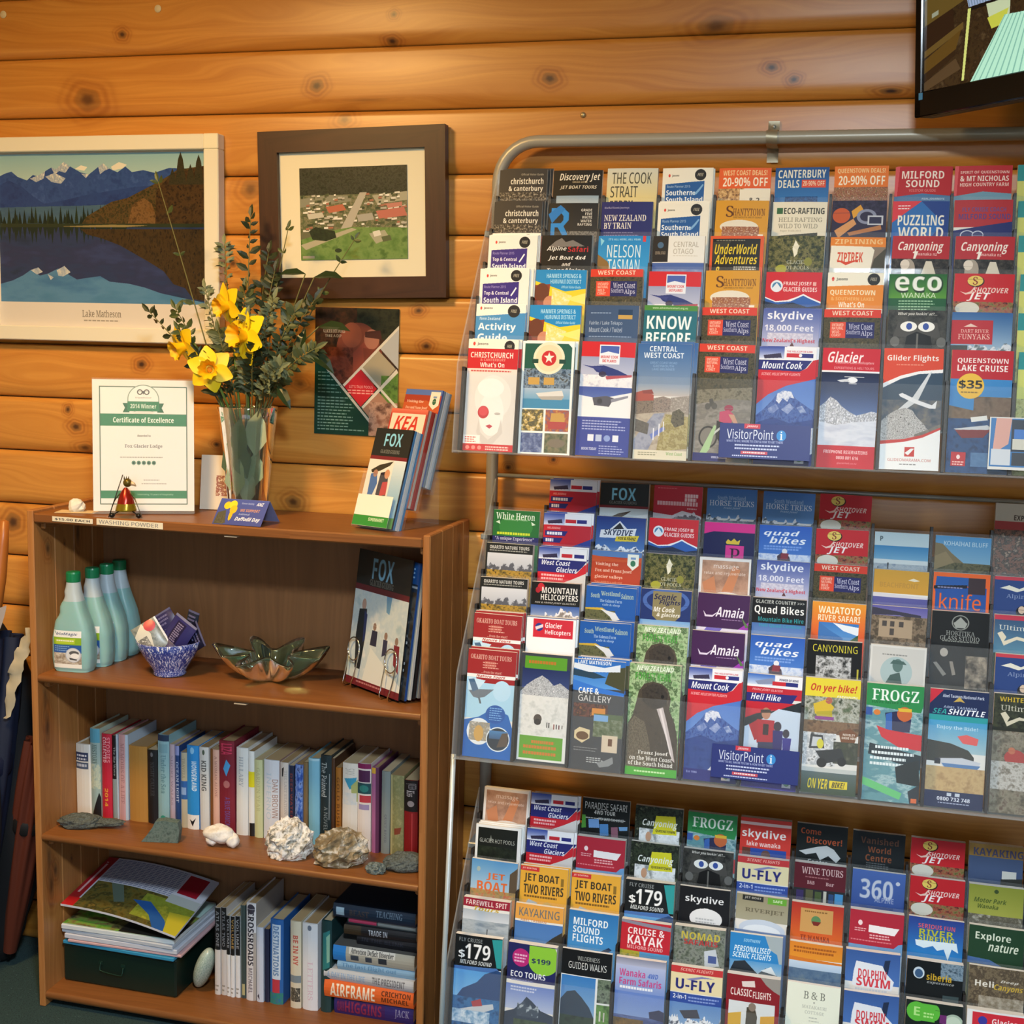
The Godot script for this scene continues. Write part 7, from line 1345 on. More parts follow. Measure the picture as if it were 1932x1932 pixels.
func on_bookcase_top():
	certificate()
	bird_figurine()
	# scrap of white wrapping on a sheet of cream paper
	mb(false, at(Vector3(-1.625, TOP + 0.0006, 0.222), Vector3(0, 14, 0)))
	box(Vector3.ZERO, Vector3(0.085, 0.0008, 0.045))
	tag(build("paper_sheet", mat("d8c094", 0.7)), "small cream paper sheet lying left of the certificate", "paper")
	var nz := FastNoiseLite.new(); nz.seed = 4; nz.frequency = 0.012
	mb(false, at(Vector3(-1.628, TOP + 0.013, 0.222), Vector3(0, 30, 20)))
	ball(Vector3.ZERO, Vector3(0.018, 0.0155, 0.014), 7, 9, nz, 0.45)
	tag(build("crumpled_wrapper", mat("dcdcd0", 0.5)), "crumpled white wrapper on the cream paper sheet", "wrapper")
	# dark wedge with a cream foot behind the certificate
	var e := thing("card_easel", "dark card easel with cream foot behind the certificate's left edge", "easel", "", at(Vector3(-1.612, TOP, 0.105), Vector3(0, 15, 0)))
	mb()
	prism(PackedVector2Array([Vector2(-0.012, 0.024), Vector2(0.03, 0.024), Vector2(0.03, 0.16), Vector2(0.012, 0.10)]), -0.004, 0.004)
	build("easel_panel", mat("2a1810", 0.6), e)
	mb()
	box(Vector3(0.008, 0.0125, 0), Vector3(0.045, 0.024, 0.012), 0.003)
	build("foot", mat("d4b884", 0.6), e)
	# greeting card behind the vase
	canvas(256, 384, 100, 150, "ded4c0")
	pN(46, 56, 50, 56, ["ded4c0", "ded4c0", "8a4a48", "a87a5c", "ded4c0"], 0.09, 4)
	mb(false, at(Vector3(-1.372, TOP + 0.0615, 0.062), Vector3(-8, 8, 0)))
	card(0.078, 0.122, 0.0012)
	tag(build("greeting_card", texmat(cv, 0.7, false)), "cream greeting card standing behind the glass vase", "card")
	tent_card()
	leaflet_holder()
	bouquet()

func certificate():
	canvas(720, 968, 210, 282, "e9e9e4")
	paint([["R",14,14,182,254,"4a6a58"],["R",16,16,178,250,"ededea"],["E",105,42,33,32,"8aa094"],["E",105,42,31,30,"f0f0ec"],["E",98,26,6,6,"5a5a56"],["E",98,26,3.6,3.6,"f0f0ec"],["E",112,26,6,6,"5a5a56"],["E",112,26,3.6,3.6,"f0f0ec"],["P",[102,24,108,24,105,32],"5a5a56"],["T","tripadvisor",88,36,34,5,"8a8a84","s"],["P",[62,50,76,50,76,70,62,70,67,60],"2f6a48"],["P",[134,50,148,50,143,60,148,70,134,70],"2f6a48"],["P",[72,46,138,46,138,67,72,67],"37845a"],["T","2014 Winner",78,51,54,10,"e4efe4"],["P",[80,68,130,68,118,76,105,79,92,76],"dfe2dc"],["R",16,73,178,26,"37845a"],["T","Certificate of Excellence",42,80,126,12,"f4faf4","b"],["T","Awarded to",92,117,28,5,"6a6c68","b"],["T","Fox Glacier Lodge",66,138,78,10,"6a6c6c","F"],["L",56,165,100,1,"a8a8a4",3,2]])
	for i in 5:
		pE(84 + i * 10.5, 178, 4.4, 4.6, "5a8a70")
		pE(84 + i * 10.5, 178, 2.0, 2.1, "2a3c34")
	paint([["R",130,173,5,10,"ededea"],["L",104,214,40,1,"b4b4b0",3,2],["L",100,222,60,1,"b4b4b0",3,2],["R",16,238,178,17,"37845a"],["T","Celebrating 10 years of hospitality",90,244,76,5,"b4d4bc","s"]])
	var o := thing("certificate", "white award certificate with green bands in a clear stand", "certificate", "", at(Vector3(-1.481, TOP, 0.190), Vector3(-3.0, 24.6, 0)))
	mb(false, at(Vector3(0, 0.148, 0.0)))
	card(0.212, 0.284, 0.001)
	build("certificate_sheet", texmat(cv, 0.35, false), o)
	mb()
	box(Vector3(0, 0.148, -0.002), Vector3(0.214, 0.29, 0.002))
	box(Vector3(0, 0.148, 0.002), Vector3(0.214, 0.29, 0.0015))
	build("clear_sleeve", M.clear, o)
	mb()
	box(Vector3(0, 0.0025, 0.004), Vector3(0.214, 0.004, 0.022), 0.001)
	build("stand_foot", M.clear_edge, o)

func bird_figurine():
	var o := thing("bird_figurine", "painted tin bird hiker with red body and walking stick", "figurine", "", at(Vector3(-1.486, TOP, 0.2545), Vector3(0, 18, 0)))
	mb(true)
	lathe([[0.003, 0.064], [0.010, 0.055], [0.016, 0.040], [0.0185, 0.030]], 14)
	build("tunic", mat("a02a1c", 0.25, 0.6), o)
	mb(true)
	lathe([[0.0186, 0.0302], [0.022, 0.018], [0.0225, 0.015], [0.0, 0.016]], 14)
	build("skirt", mat("9a8420", 0.25, 0.6), o)
	mb(true)
	ball(Vector3(0.004, 0.0745, 0), Vector3(0.0095, 0.0095, 0.009), 8, 12)
	build("head", mat("6a5a20", 0.3, 0.5), o)
	mb(true)
	tube([Vector3(0.011, 0.0735, 0), Vector3(0.018, 0.071, 0), Vector3(0.022, 0.067, 0)], [0.005, 0.0035, 0.0008], 8)
	build("beak", mat("d8b890", 0.4, 0.2), o)
	for k in 3:
		mb()
		prism(PackedVector2Array([Vector2(-0.004 + 0.004 * k, 0.081), Vector2(0.0 + 0.004 * k, 0.0805), Vector2(-0.003 + 0.005 * k, 0.089)]), -0.0008, 0.0008)
		build("crest_feather", mat("5a4c1c", 0.3, 0.5), o)
	for s in [-1, 1]:
		mb(true)
		tube(curve([Vector3(s * 0.008, 0.055, 0.002), Vector3(s * 0.020, 0.040, 0.006), Vector3(s * 0.027, 0.024, 0.008)], 4), 0.0012, 6)
		build("arm", mat("5c5a30", 0.3, 0.8), o)
		mb(true)
		tube([Vector3(s * 0.006, 0.018, 0.0), Vector3(s * 0.020, 0.010, 0.004), Vector3(s * 0.026, 0.005, 0.006)], 0.0013, 6)
		build("leg", mat("3a3630", 0.3, 0.8), o)
		mb(true, at(Vector3(s * 0.028, 0.0055, 0.006)))
		ball(Vector3.ZERO, Vector3(0.0065, 0.0055, 0.008), 7, 10)
		build("foot", mat("120f0e", 0.3), o)
	mb(true)
	tube([Vector3(-0.034, 0.001, 0.010), Vector3(-0.004, 0.092, 0.006)], 0.0011, 6)
	build("walking_stick", mat("4a4640", 0.35, 0.8), o)
	mb(true)
	tube([Vector3(0.036, 0.001, 0.012), Vector3(0.020, 0.045, 0.008)], 0.0009, 6)
	build("walking_stick", mat("8a867c", 0.35, 0.8), o)

func tent_card():
	canvas(512, 256, 110, 55, "3a4a94")
	paint([["G",0,0,110,55,"3f52a0","364690"],["E",20,14,8,8,"e8c41f"],["E",32,12,9,9,"f0d02a"],["E",36,22,8,9,"e0b81c"],["E",34,34,4,12,"d8b020"],["P",[4,30,20,24,28,52,2,54],"4a4a3c"],["N",4,36,20,18,["3a3a2c","5c5a48"],0.2,3],["T","Cancer Society",50,6,28,5,"a8b8e0"],["T","ANZ",84,5,16,7,"e8f0fa","i"],["T","WE SUPPORT",52,20,44,6,"c8906a"],["T","national",52,29,24,4,"a8b8e0"],["T","Daffodil Day",46,37,58,11,"f0f2f8","i"]])
	var o := thing("tent_card", "folded blue daffodil fundraising card at the bookcase's front edge", "card", "", at(Vector3(-1.222, TOP, 0.224), Vector3(0, -2, 0)))
	mb(false, at(Vector3(0, 0.0245, 0.0215), Vector3(-41, 0, 0)))
	card(0.112, 0.064, 0.0006)
	build("front_panel", texmat(cv, 0.4, false), o)
	mb(false, at(Vector3(0, 0.0245, -0.0215), Vector3(41, 0, 0)))
	card(0.112, 0.064, 0.0006)
	build("rear_panel", mat("8088b8", 0.5), o)

func leaflet_holder():
	var f := at(Vector3(-0.995, TOP, 0.193), Vector3(0, -20, 0))
	var o := thing("leaflet_holder", "clear stepped acrylic leaflet holder on the bookcase's right end", "holder", "", f)
	var lean := Basis.from_euler(Vector3(deg_to_rad(-19.0), 0, 0))
	# three pockets stepping up and back
	var steps := [Vector3(0, 0.006, 0.0), Vector3(0.0, 0.046, -0.048), Vector3(0.0, 0.086, -0.096)]
	for s in steps:
		mb(false, Transform3D(lean, s))
		box(Vector3(0.052, 0.055, 0.002), Vector3(0.108, 0.11, 0.002))
		build("pocket_lip", M.clear, o)
		mb(false, Transform3D(lean, s))
		box(Vector3(0.052, -0.002, -0.018), Vector3(0.108, 0.002, 0.042))
		build("pocket_floor", M.clear, o)
		for x in [-0.001, 0.105]:
			mb(false, Transform3D(lean, s))
			box(Vector3(x, 0.06, -0.018), Vector3(0.002, 0.125, 0.040))
			build("pocket_side", M.clear, o)
	mb(false, Transform3D(lean, Vector3(0, 0.08, -0.135)))
	box(Vector3(0.052, 0.08, -0.004), Vector3(0.108, 0.19, 0.002))
	build("back_plate", M.clear, o)
	mb()
	prism(PackedVector2Array([Vector2(0, 0.0005), Vector2(0.104, 0.0005), Vector2(0.104, 0.10), Vector2(0, 0.10)]), -0.157, -0.155)
	build("rear_leg", M.clear, o)
	mb()
	box(Vector3(0.052, 0.0015, -0.08), Vector3(0.104, 0.002, 0.155))
	build("base_plate", M.clear, o)
	# leaflets in it
	canvas(256, 544, 100, 212, "26282a")
	paint([["R",0,0,100,68,"242624"],["T","FOX",28,10,48,28,"8cd0e8"],["T","GLACIER GUIDING",24,46,52,8,"8a8a80","F"],["R",0,60,100,8,"7a262c"],["R",0,68,100,144,"e0dccc"],["G",68,68,32,144,"d8e0dc","5a94b8"],["P",[10,92,30,80,66,70,58,80,36,92,14,98],"3a3428"],["P",[12,100,28,96,34,120,26,150,14,150],"2f60a0"],["E",24,98,6,8,"a87a60"],["P",[38,96,58,92,62,116,56,146,36,144],"2c2430"],["P",[48,116,62,114,64,144,46,146],"b8302c"],["E",56,98,7,10,"c88a64"],["P",[14,150,26,150,22,186,14,186],"2a2a2c"],["P",[38,144,46,146,40,180,30,178],"3a3a38"],["P",[54,144,62,142,72,184,62,186],"4a4638"],["R",0,190,100,22,"2f7a34"]])
	var fm := texmat(cv, 0.35, false)
	canvas(256, 544, 100, 212, "b83a30")
	paint([["G",0,0,100,10,"e0785c","d05a44"],["R",4,10,92,44,"ead8bc"],["T","KEA",14,16,70,30,"cc3a2c","i"],["R",0,54,100,158,"b83c32"],["R",0,196,100,16,"d8d4e0"]])
	var km := texmat(cv, 0.35, false)
	canvas(256, 544, 100, 212, "b04a2a")
	paint([["R",0,0,100,12,"5a74b0"],["R",0,12,100,200,"a8402a"],["P",[0,30,60,24,100,34,100,50,0,50],"c25a30"],["P",[70,4,96,4,96,34,83,44,70,34],"eae4cc"],["E",83,26,5,7,"3a6a4a"],["R",78,14,10,4,"7a94b8"],["T","Visiting the",8,24,46,8,"f0d4bc","F"],["T","Fox and Franz Josef",8,38,60,8,"f0d4bc","F"],["R",0,90,100,122,"5a6474"]])
	var vm := texmat(cv, 0.35, false)
	var edges := ["4a86b4", "a83a34", "8a98a0"]
	var lab := ["glacier guiding leaflet with pale blue title in holder's front pocket", "red and cream bird leaflet in the holder's middle pocket", "orange valley leaflet with white badge in holder's rear pocket"]
	for k in 3:
		var n := 5
		for i in n:
			var z := -0.006 - i * 0.0062
			mb(false, f * Transform3D(lean, steps[k] + lean * Vector3(0.052 + 0.0006 * i, 0.106, z)))
			card(0.0985, 0.21, 0.0048)
			var b := build("leaflet", [fm, km, vm][k] if i == 0 else mat(["c4ccd0", edges[k], "dcdad4"][i % 3] if k != 1 else ["a8362e", "c8c0b0", "b84438"][i % 3], 0.5))
			tag(b, lab[k] if i == 0 else "copy number %s behind the %s" % [ORD[i], ["front pocket's glacier leaflet", "middle pocket's bird leaflet", "rear pocket's valley leaflet"][k]], "leaflet", "leaflets in the acrylic holder")
	canvas(256, 170, 100, 66, "efe8d4")
	paint([["R",0,44,100,22,"2f8a34"],["T","SUPERMARKET",44,48,44,7,"e4e8c8"]])
	mb(false, f * Transform3D(lean, steps[0] + lean * Vector3(0.048, 0.033, 0.0045)))
	card(0.094, 0.066, 0.0008)
	tag(build("info_card", texmat(cv, 0.5, false)), "blank cream card with green foot fronting the leaflet holder", "card")

# ---------------------------------------------------------------- vase of flowers
func leaf(base: Vector3, dir: Vector3, up: Vector3, l: float, w: float, bend := 0.15):
	var s := dir.cross(up).normalized()
	var n := s.cross(dir).normalized()
	var c := [base, base + dir * l * 0.35 - n * bend * l * 0.1, base + dir * l * 0.72 - n * bend * l * 0.35, base + dir * l - n * bend * l]
	var ww := [0.08, 1.0, 0.75, 0.02]
	for i in 3:
		for e in [-1.0, 1.0]:
			var a: Vector3 = c[i]
			var b: Vector3 = c[i + 1]
			quad(a, b, b + (s * e + n * 0.28) * w * 0.5 * ww[i + 1], a + (s * e + n * 0.28) * w * 0.5 * ww[i], n, Vector2(0.5, i / 3.0), Vector2(0.5, (i + 1) / 3.0), Vector2(0.5 + e * 0.5, (i + 1) / 3.0), Vector2(0.5 + e * 0.5, i / 3.0))

func bouquet():
	var c := Vector3(-1.266, TOP, 0.125)
	var v := thing("glass_vase", "tall tapered clear glass vase full of stems and leaves", "vase", "", at(c))
	mb(true)
	lathe([[0.0, 0.0004], [0.040, 0.0], [0.0415, 0.004], [0.046, 0.06], [0.0525, 0.13], [0.060, 0.2], [0.0645, 0.237], [0.0635, 0.2385], [0.062, 0.237], [0.0575, 0.2], [0.050, 0.13], [0.0435, 0.06], [0.038, 0.014], [0.0, 0.012]], 32)
	build("vase_body", glass("e8f4f0"), v)
	var gm := [mat("424f26", 0.5), mat("555c36", 0.55), mat("28321b", 0.45), mat("727a5a", 0.6)]
	for g in gm: g.backlight_enabled = true; g.backlight = Color(0.10, 0.14, 0.04)
	var stemm := mat("6c6a38", 0.6)
	# sprigs: tip, leaf kind, leaf size, look
	var tips := [
		[Vector3(-1.452, 1.842, 0.165), 0, 0.024, 7, "long bare sprig reaching highest to the left"],
		[Vector3(-1.455, 1.567, 0.20), 2, 0.028, 9, "dark small-leaved sprig bending far left over the lake print"],
		[Vector3(-1.405, 1.575, 0.18), 0, 0.026, 12, "green sprig left of the highest daffodil"],
		[Vector3(-1.327, 1.715, 0.11), 3, 0.026, 16, "grey green sprig before the white frame's edge"],
		[Vector3(-1.275, 1.775, 0.09), 2, 0.030, 14, "dark upright sprig left of the brown frame"],
		[Vector3(-1.236, 1.70, 0.085), 2, 0.030, 16, "dark sprig overlapping the brown frame's left rail"],
		[Vector3(-1.181, 1.75, 0.105), 0, 0.020, 5, "thin twig crossing the township photo's mount"],
		[Vector3(-1.03, 1.728, 0.105), 0, 0.020, 6, "thin twig reaching right over the township photo"],
		[Vector3(-1.145, 1.575, 0.15), 1, 0.032, 18, "olive sprig below the brown frame's lower rail"],
		[Vector3(-1.184, 1.60, 0.17), 3, 0.026, 20, "pale blossom sprig right of the large daffodil"],
		[Vector3(-1.352, 1.62, 0.15), 3, 0.024, 16, "grey green sprig behind the highest daffodil"],
		[Vector3(-1.09, 1.50, 0.17), 1, 0.030, 18, "leafy sprig leaning right before the pool poster"],
		[Vector3(-1.23, 1.56, 0.20), 3, 0.026, 22, "dense pale sprig at the bouquet's middle"],
		[Vector3(-1.30, 1.53, 0.19), 1, 0.028, 18, "olive sprig between the two lower daffodils"],
		[Vector3(-1.15, 1.46, 0.21), 3, 0.028, 18, "pale drooping sprig right of the vase rim"],
		[Vector3(-1.205, 1.66, 0.12), 2, 0.030, 16, "dark sprig standing behind the pale blossom"],
		[Vector3(-1.26, 1.62, 0.15), 1, 0.028, 18, "olive sprig rising behind the large daffodil"],
		[Vector3(-1.11, 1.60, 0.13), 2, 0.034, 14, "dark broad-leaved sprig right of the bouquet under the frame"],
		[Vector3(-1.33, 1.485, 0.22), 2, 0.028, 14, "dark low sprig left of the lowest daffodil"],
		[Vector3(-1.20, 1.50, 0.215), 2, 0.028, 18, "dark low sprig above the vase rim, right of the lowest daffodil"],
		[Vector3(-1.375, 1.53, 0.215), 0, 0.026, 12, "short green sprig beside the drooping left daffodil"],
	]
	for t in tips:
		var tip: Vector3 = t[0]
		var a := c + Vector3((tip.x - c.x) * -0.10, 0.02, (tip.z - c.z) * 0.1)
		var rim := c + Vector3(clampf((tip.x - c.x) * 0.35, -0.047, 0.047), 0.235, clampf((tip.z - c.z) * 0.4, -0.03, 0.03))
		var mid := rim.lerp(tip, 0.55) + Vector3(0, 0.02, 0.01)
		var path := curve([a, rim, mid, tip], 6)
		var o := thing("sprig", t[4], "sprig", "sprigs in the glass vase")
		mb(true)
		var rr := []
		for i in path.size(): rr.append(lerpf(0.0022, 0.0008, float(i) / path.size()))
		tube(path, rr, 5)
		build("stem", stemm, o)
		mb()
		var n: int = t[3] * (2 if t[3] > 8 else 1)
		for i in n:
			var q := 7.0 + (path.size() - 8.0) * (float(i) + 0.5) / n
			if t[3] < 8: q = path.size() - 1.2 - (i / 2) * 2.4
			var p: Vector3 = path[int(q)].lerp(path[mini(int(q) + 1, path.size() - 1)], q - int(q))
			var along: Vector3 = (path[mini(int(q) + 1, path.size() - 1)] - path[int(q) - 1]).normalized()
			var side := along.cross(Vector3(0, 0, 1)).normalized().rotated(along, rng.randf_range(-1.2, 1.2)) * (1.0 if i % 2 else -1.0)
			var l: float = t[2] * rng.randf_range(0.6, 1.1)
			leaf(p, (along * 0.55 + side).normalized(), along.cross(side).normalized(), l, l * 0.48)
			if t[1] == 3: leaf(p + side * 0.008, (side + Vector3(0, 0.3, 0.5)).normalized(), along, l * 0.7, l * 0.5)
		leaf(tip, (path[-1] - path[-3]).normalized(), Vector3(0, 0, 1), t[2], t[2] * 0.4)
		build("leaves", gm[t[1]], o)
	# big dark leaves on the right
	for q in [[Vector3(-1.135, 1.655, 0.12), Vector3(-1, 0.12, 0.2), 0.062, "glossy dark leaf lying over the brown frame, left one"], [Vector3(-1.115, 1.648, 0.12), Vector3(1, 0.16, 0.3), 0.070, "glossy dark leaf lying over the brown frame, right one"], [Vector3(-1.10, 1.545, 0.13), Vector3(1, 0.1, 0.3), 0.075, "broad dark leaf across the poster's upper corner"], [Vector3(-1.12, 1.50, 0.15), Vector3(1, -0.55, 0.2), 0.08, "broad dark leaf pointing down before the poster"], [Vector3(-1.17, 1.42, 0.18), Vector3(0.7, -0.8, 0.3), 0.055, "dark leaf hanging over the vase rim"], [Vector3(-1.13, 1.54, 0.13), Vector3(-0.2, -0.9, 0.4), 0.06, "olive leaf hanging under the brown frame"]]:
		mb()
		leaf(q[0], q[1].normalized(), Vector3(0, 0.8, 0.6), q[2], q[2] * 0.42, 0.25)
		var o := thing("large_leaf", q[3], "leaf", "large leaves in the bouquet")
		build("blade", mat("26361c", 0.3), o)
		mb(true)
		tube(curve([c + Vector3(0.02, 0.2, 0.01), c + Vector3(0.05, 0.3, 0.0), q[0]], 5), 0.0014, 5)
		build("stalk", stemm, o)
	# pale leaves pressed inside the vase
	var inner := [[Vector3(-0.012, 0.05, 0.036), Vector3(0.05, 1, 0.05), 0.075], [Vector3(0.014, 0.095, 0.034), Vector3(-0.35, 1, 0.05), 0.085], [Vector3(0.030, 0.15, 0.026), Vector3(0.1, 1, 0.1), 0.085], [Vector3(-0.018, 0.085, 0.026), Vector3(-0.05, 1, 0.1), 0.08], [Vector3(0.022, 0.07, 0.020), Vector3(0.15, 1, 0.1), 0.07], [Vector3(-0.005, 0.14, 0.040), Vector3(0.1, 1, 0.12), 0.075], [Vector3(0.008, 0.03, 0.024), Vector3(0.12, 1, 0.05), 0.065], [Vector3(-0.012, 0.02, 0.022), Vector3(-0.1, 1, 0), 0.055]]
	for i in inner.size():
		var q: Array = inner[i]
		mb()
		leaf(c + q[0] * Vector3(1, 0.9, 1), q[1].normalized(), Vector3(0.1, 0.1, 1), q[2] * 1.2, q[2] * 0.62, 0.1)
		tag(build("vase_leaf", mat(["93a07c", "5c6c48", "a4ac8c", "46582f"][i % 4], 0.5)), "broad pale leaf pressed against the inside of the vase", "leaf", "leaves inside the vase")
	for i in 14:
		var an := i * 2.4
		mb(true)
		tube([c + Vector3(0.02 * cos(an * 1.7), 0.016, 0.02 * sin(an * 1.7)), c + Vector3(0.044 * cos(an), 0.24, 0.04 * sin(an))], 0.0026, 6)
		tag(build("flower_stem", mat(["4c5c2c", "7c7c48", "2c3c22"][i % 3], 0.5)), "thin green stem standing inside the glass vase", "stem", "stems inside the vase")
	daffodil(Vector3(-1.302, 1.452, 0.225), Vector3(0.30, 0.0, 1.0), 0.043, "pale yellow daffodil facing forward, lowest of the four")
	daffodil(Vector3(-1.232, 1.522, 0.205), Vector3(-0.45, 0.05, 0.9), 0.053, "large golden daffodil facing left at the bouquet's middle")
	daffodil(Vector3(-1.292, 1.585, 0.165), Vector3(-0.55, -0.2, 0.8), 0.043, "yellow daffodil seen from the side, highest of the four")
	daffodil(Vector3(-1.372, 1.498, 0.205), Vector3(-0.55, -0.4, 0.75), 0.045, "yellow daffodil drooping to the left")

func daffodil(p: Vector3, face: Vector3, r: float, label: String):
	var z := face.normalized()
	var x := Vector3(0, 1, 0).cross(z).normalized()
	var o := thing("daffodil", label, "flower", "daffodils in the glass vase")
	var f := Transform3D(Basis(x, z.cross(x), z), p)
	var ym := mat("f6d414", 0.5)
	ym.backlight_enabled = true
	ym.backlight = Color(0.25, 0.2, 0.02)
	for k in 6:
		mb(true, f * Transform3D(Basis(Vector3(0, 0, 1), TAU * k / 6.0 + 0.2)))
		var rows := []
		for i in 6:
			var t := i / 5.0
			var w := r * 0.44 * sin(PI * clampf(t * 0.80 + 0.16, 0, 1))
			var row := []
			for j in 5:
				var s := (j - 2) / 2.0
				row.append(Vector3(s * w, r * (0.1 + 1.05 * t), r * (0.02 + 0.12 * sin(k * 2.0) * t - 0.14 * t * t + 0.12 * s * s * w / r) - 0.001 * (k % 2)))
			rows.append(row)
		grid(rows)
		build("petal", ym, o)
	mb(true, f)
	var rows := []
	for i in 6:
		var t := i / 5.0
		var ring := []
		for k in 37:
			var a := TAU * k / 36.0
			var rr := r * (0.20 + 0.14 * t + 0.12 * t * t * t) * (1.0 + 0.10 * t * t * sin(a * 9.0))
			ring.append(Vector3(rr * cos(a), rr * sin(a), r * (0.0 + 0.62 * t) + r * 0.03 * t * cos(a * 7.0)))
		rows.append(ring)
	grid(rows)
	var tr := build("trumpet", mat("f6bc0c", 0.5), o)
	mb(true)
	ball(f * Vector3(0, 0, r * 0.12), Vector3(r, r, r) * 0.14, 6, 8)
	build("stamens", mat("d89010", 0.6), tr)
	mb(true)
	tube(curve([f * Vector3(0, 0, r * 0.05), f * Vector3(0, -r * 0.1, -r * 0.5), Vector3(lerpf(p.x, -1.266, 0.5), p.y - 0.10, 0.16), Vector3(-1.266 + (p.x + 1.266) * 0.3, TOP + 0.18, 0.135)], 6), 0.0028, 7)
	build("stem", mat("6c8436", 0.5), o)
# ---------------------------------------------------------------- upper shelf
const SH2 := 0.7745

# bottle half width and half depth by height (fractions of the 0.2 m body)
func bottle_section(y: float) -> Vector2:
	var prof := [[0.0, 0.040, 0.022], [0.004, 0.044, 0.026], [0.03, 0.047, 0.0275], [0.075, 0.0465, 0.027], [0.105, 0.040, 0.0255], [0.135, 0.0285, 0.023], [0.158, 0.0225, 0.020], [0.176, 0.0185, 0.0175], [0.190, 0.0165, 0.016], [0.200, 0.0150, 0.0150]]
	for i in prof.size() - 1:
		if y <= prof[i + 1][0]:
			var t: float = (y - prof[i][0]) / (prof[i + 1][0] - prof[i][0])
			return Vector2(lerpf(prof[i][1], prof[i + 1][1], t), lerpf(prof[i][2], prof[i + 1][2], t))
	return Vector2(0.015, 0.015)

func bottle_part(y0: float, y1: float, n: int):
	var rows := []
	for i in n + 1:
		var y := lerpf(y0, y1, float(i) / n)
		var s := bottle_section(y)
		var ring := []
		for k in 33:
			var a := TAU * k / 32.0
			var e := lerpf(0.55, 1.0, smoothstep(0.12, 0.2, y))
			var cxx := signf(cos(a)) * pow(absf(cos(a)), e)
			var czz := signf(sin(a)) * pow(absf(sin(a)), e)
			var grip := 0.0
			if cos(a) < -0.3: grip = 0.0022 * sin((y - 0.10) * 170.0) * smoothstep(0.10, 0.12, y) * smoothstep(0.188, 0.175, y)
			ring.append(Vector3(s.x * cxx - grip, y, s.y * czz))
		rows.append(ring)
	grid(rows, true)
	if y0 == 0.0:
		for k in 32: tri(Vector3.ZERO, rows[0][k], rows[0][k + 1], Vector3(0, -1, 0))

func bottles():
	canvas(320, 512, 70, 112, "e8ecec")
	paint([["R",0,0,70,20,"eef0f0"],["T","bioMagic",6,5,56,11,"5a6a8c","i"],["R",0,20,70,22,"8cb42a"],["P",[4,26,56,22,54,38,6,40],"b4cc3a"],["L",8,28,44,1,"f0f4d8",3,4],["R",0,42,70,26,"2f5ca4"],["L",4,46,40,3,"8ab0dc",6,2.5],["N",0,66,70,34,["8a7c6c","b4a898","d8d4c8"],0.08,4],["E",50,72,19,22,"b8c0d0"],["E",50,72,17,20,"d8dce0"],["E",52,66,12,7,"5a5c60"],["E",54,74,10,8,"eef0f0"],["P",[40,80,60,84,58,88,42,86],"4a4c50"],["R",0,100,70,12,"eef0ea"]])
	var lm := texmat(cv, 0.35, false)
	canvas(128, 384, 24, 72, "8fb8b4")
	paint([["R",2,2,20,12,"e8eef0"],["R",4,24,14,14,"6aa84a"],["R",4,38,16,6,"3a74b0"],["R",8,48,8,4,"e8eef0"],["R",8,55,6,4,"e8eef0"],["R",8,62,6,6,"f4f8f8"]])
	var body := mat("8fbcba", 0.28)
	body.subsurf_scatter_enabled = true
	body.subsurf_scatter_strength = 0.25
	var top := mat("b4c4cc", 0.28)
	var looks := ["front left spray refill bottle of pale green cleaner with label", "second spray refill bottle, right behind the front left one", "third spray refill bottle, standing farther back on the shelf", "rearmost spray refill bottle half hidden in the corner"]
	var spots := [Vector3(-1.650, SH2, 0.205), Vector3(-1.640, SH2, 0.147), Vector3(-1.637, SH2, 0.0935), Vector3(-1.640, SH2, 0.0355)]
	var first: Node3D
	for i in 4:
		var o: Node3D
		if i == 0:
			o = thing("cleaner_bottle", looks[0], "bottle", "green capped cleaner bottles")
			mb(true)
			bottle_part(0.0, 0.158, 24)
			build("bottle_body", body, o)
			mb(true)
			bottle_part(0.158, 0.2, 12)
			build("bottle_neck", top, o)
			mb()
			var cap := []
			for y in [[0.0152, 0.2], [0.0158, 0.2015], [0.0158, 0.219], [0.0145, 0.2225], [0.0, 0.2225]]:
				cap.append(y)
			lathe(cap, 28)
			build("cap", mat("0f7a4c", 0.35), o)
			mb(true)
			var rows := []
			for r in 9:
				var y := 0.094 - 0.084 * r / 8.0
				var s := bottle_section(y)
				var row := []
				for k in 9:
					var xx := -0.037 + 0.066 * k / 8.0
					var q := clampf(absf(xx) / s.x, 0, 1)
					row.append(Vector3(xx, y, s.y * pow(maxf(0.0, 1.0 - pow(q, 3.64)), 0.275) + 0.0005))
				rows.append(row)
			grid(rows)
			build("front_label", lm, o)
			first = o
		else:
			o = first.duplicate()
			put(o, "cleaner_bottle")
			tag(o, looks[i], "bottle", "green capped cleaner bottles")
		o.transform = at(spots[i], Vector3(0, [6.0, 4.0, 2.0, 0.0][i], 0))

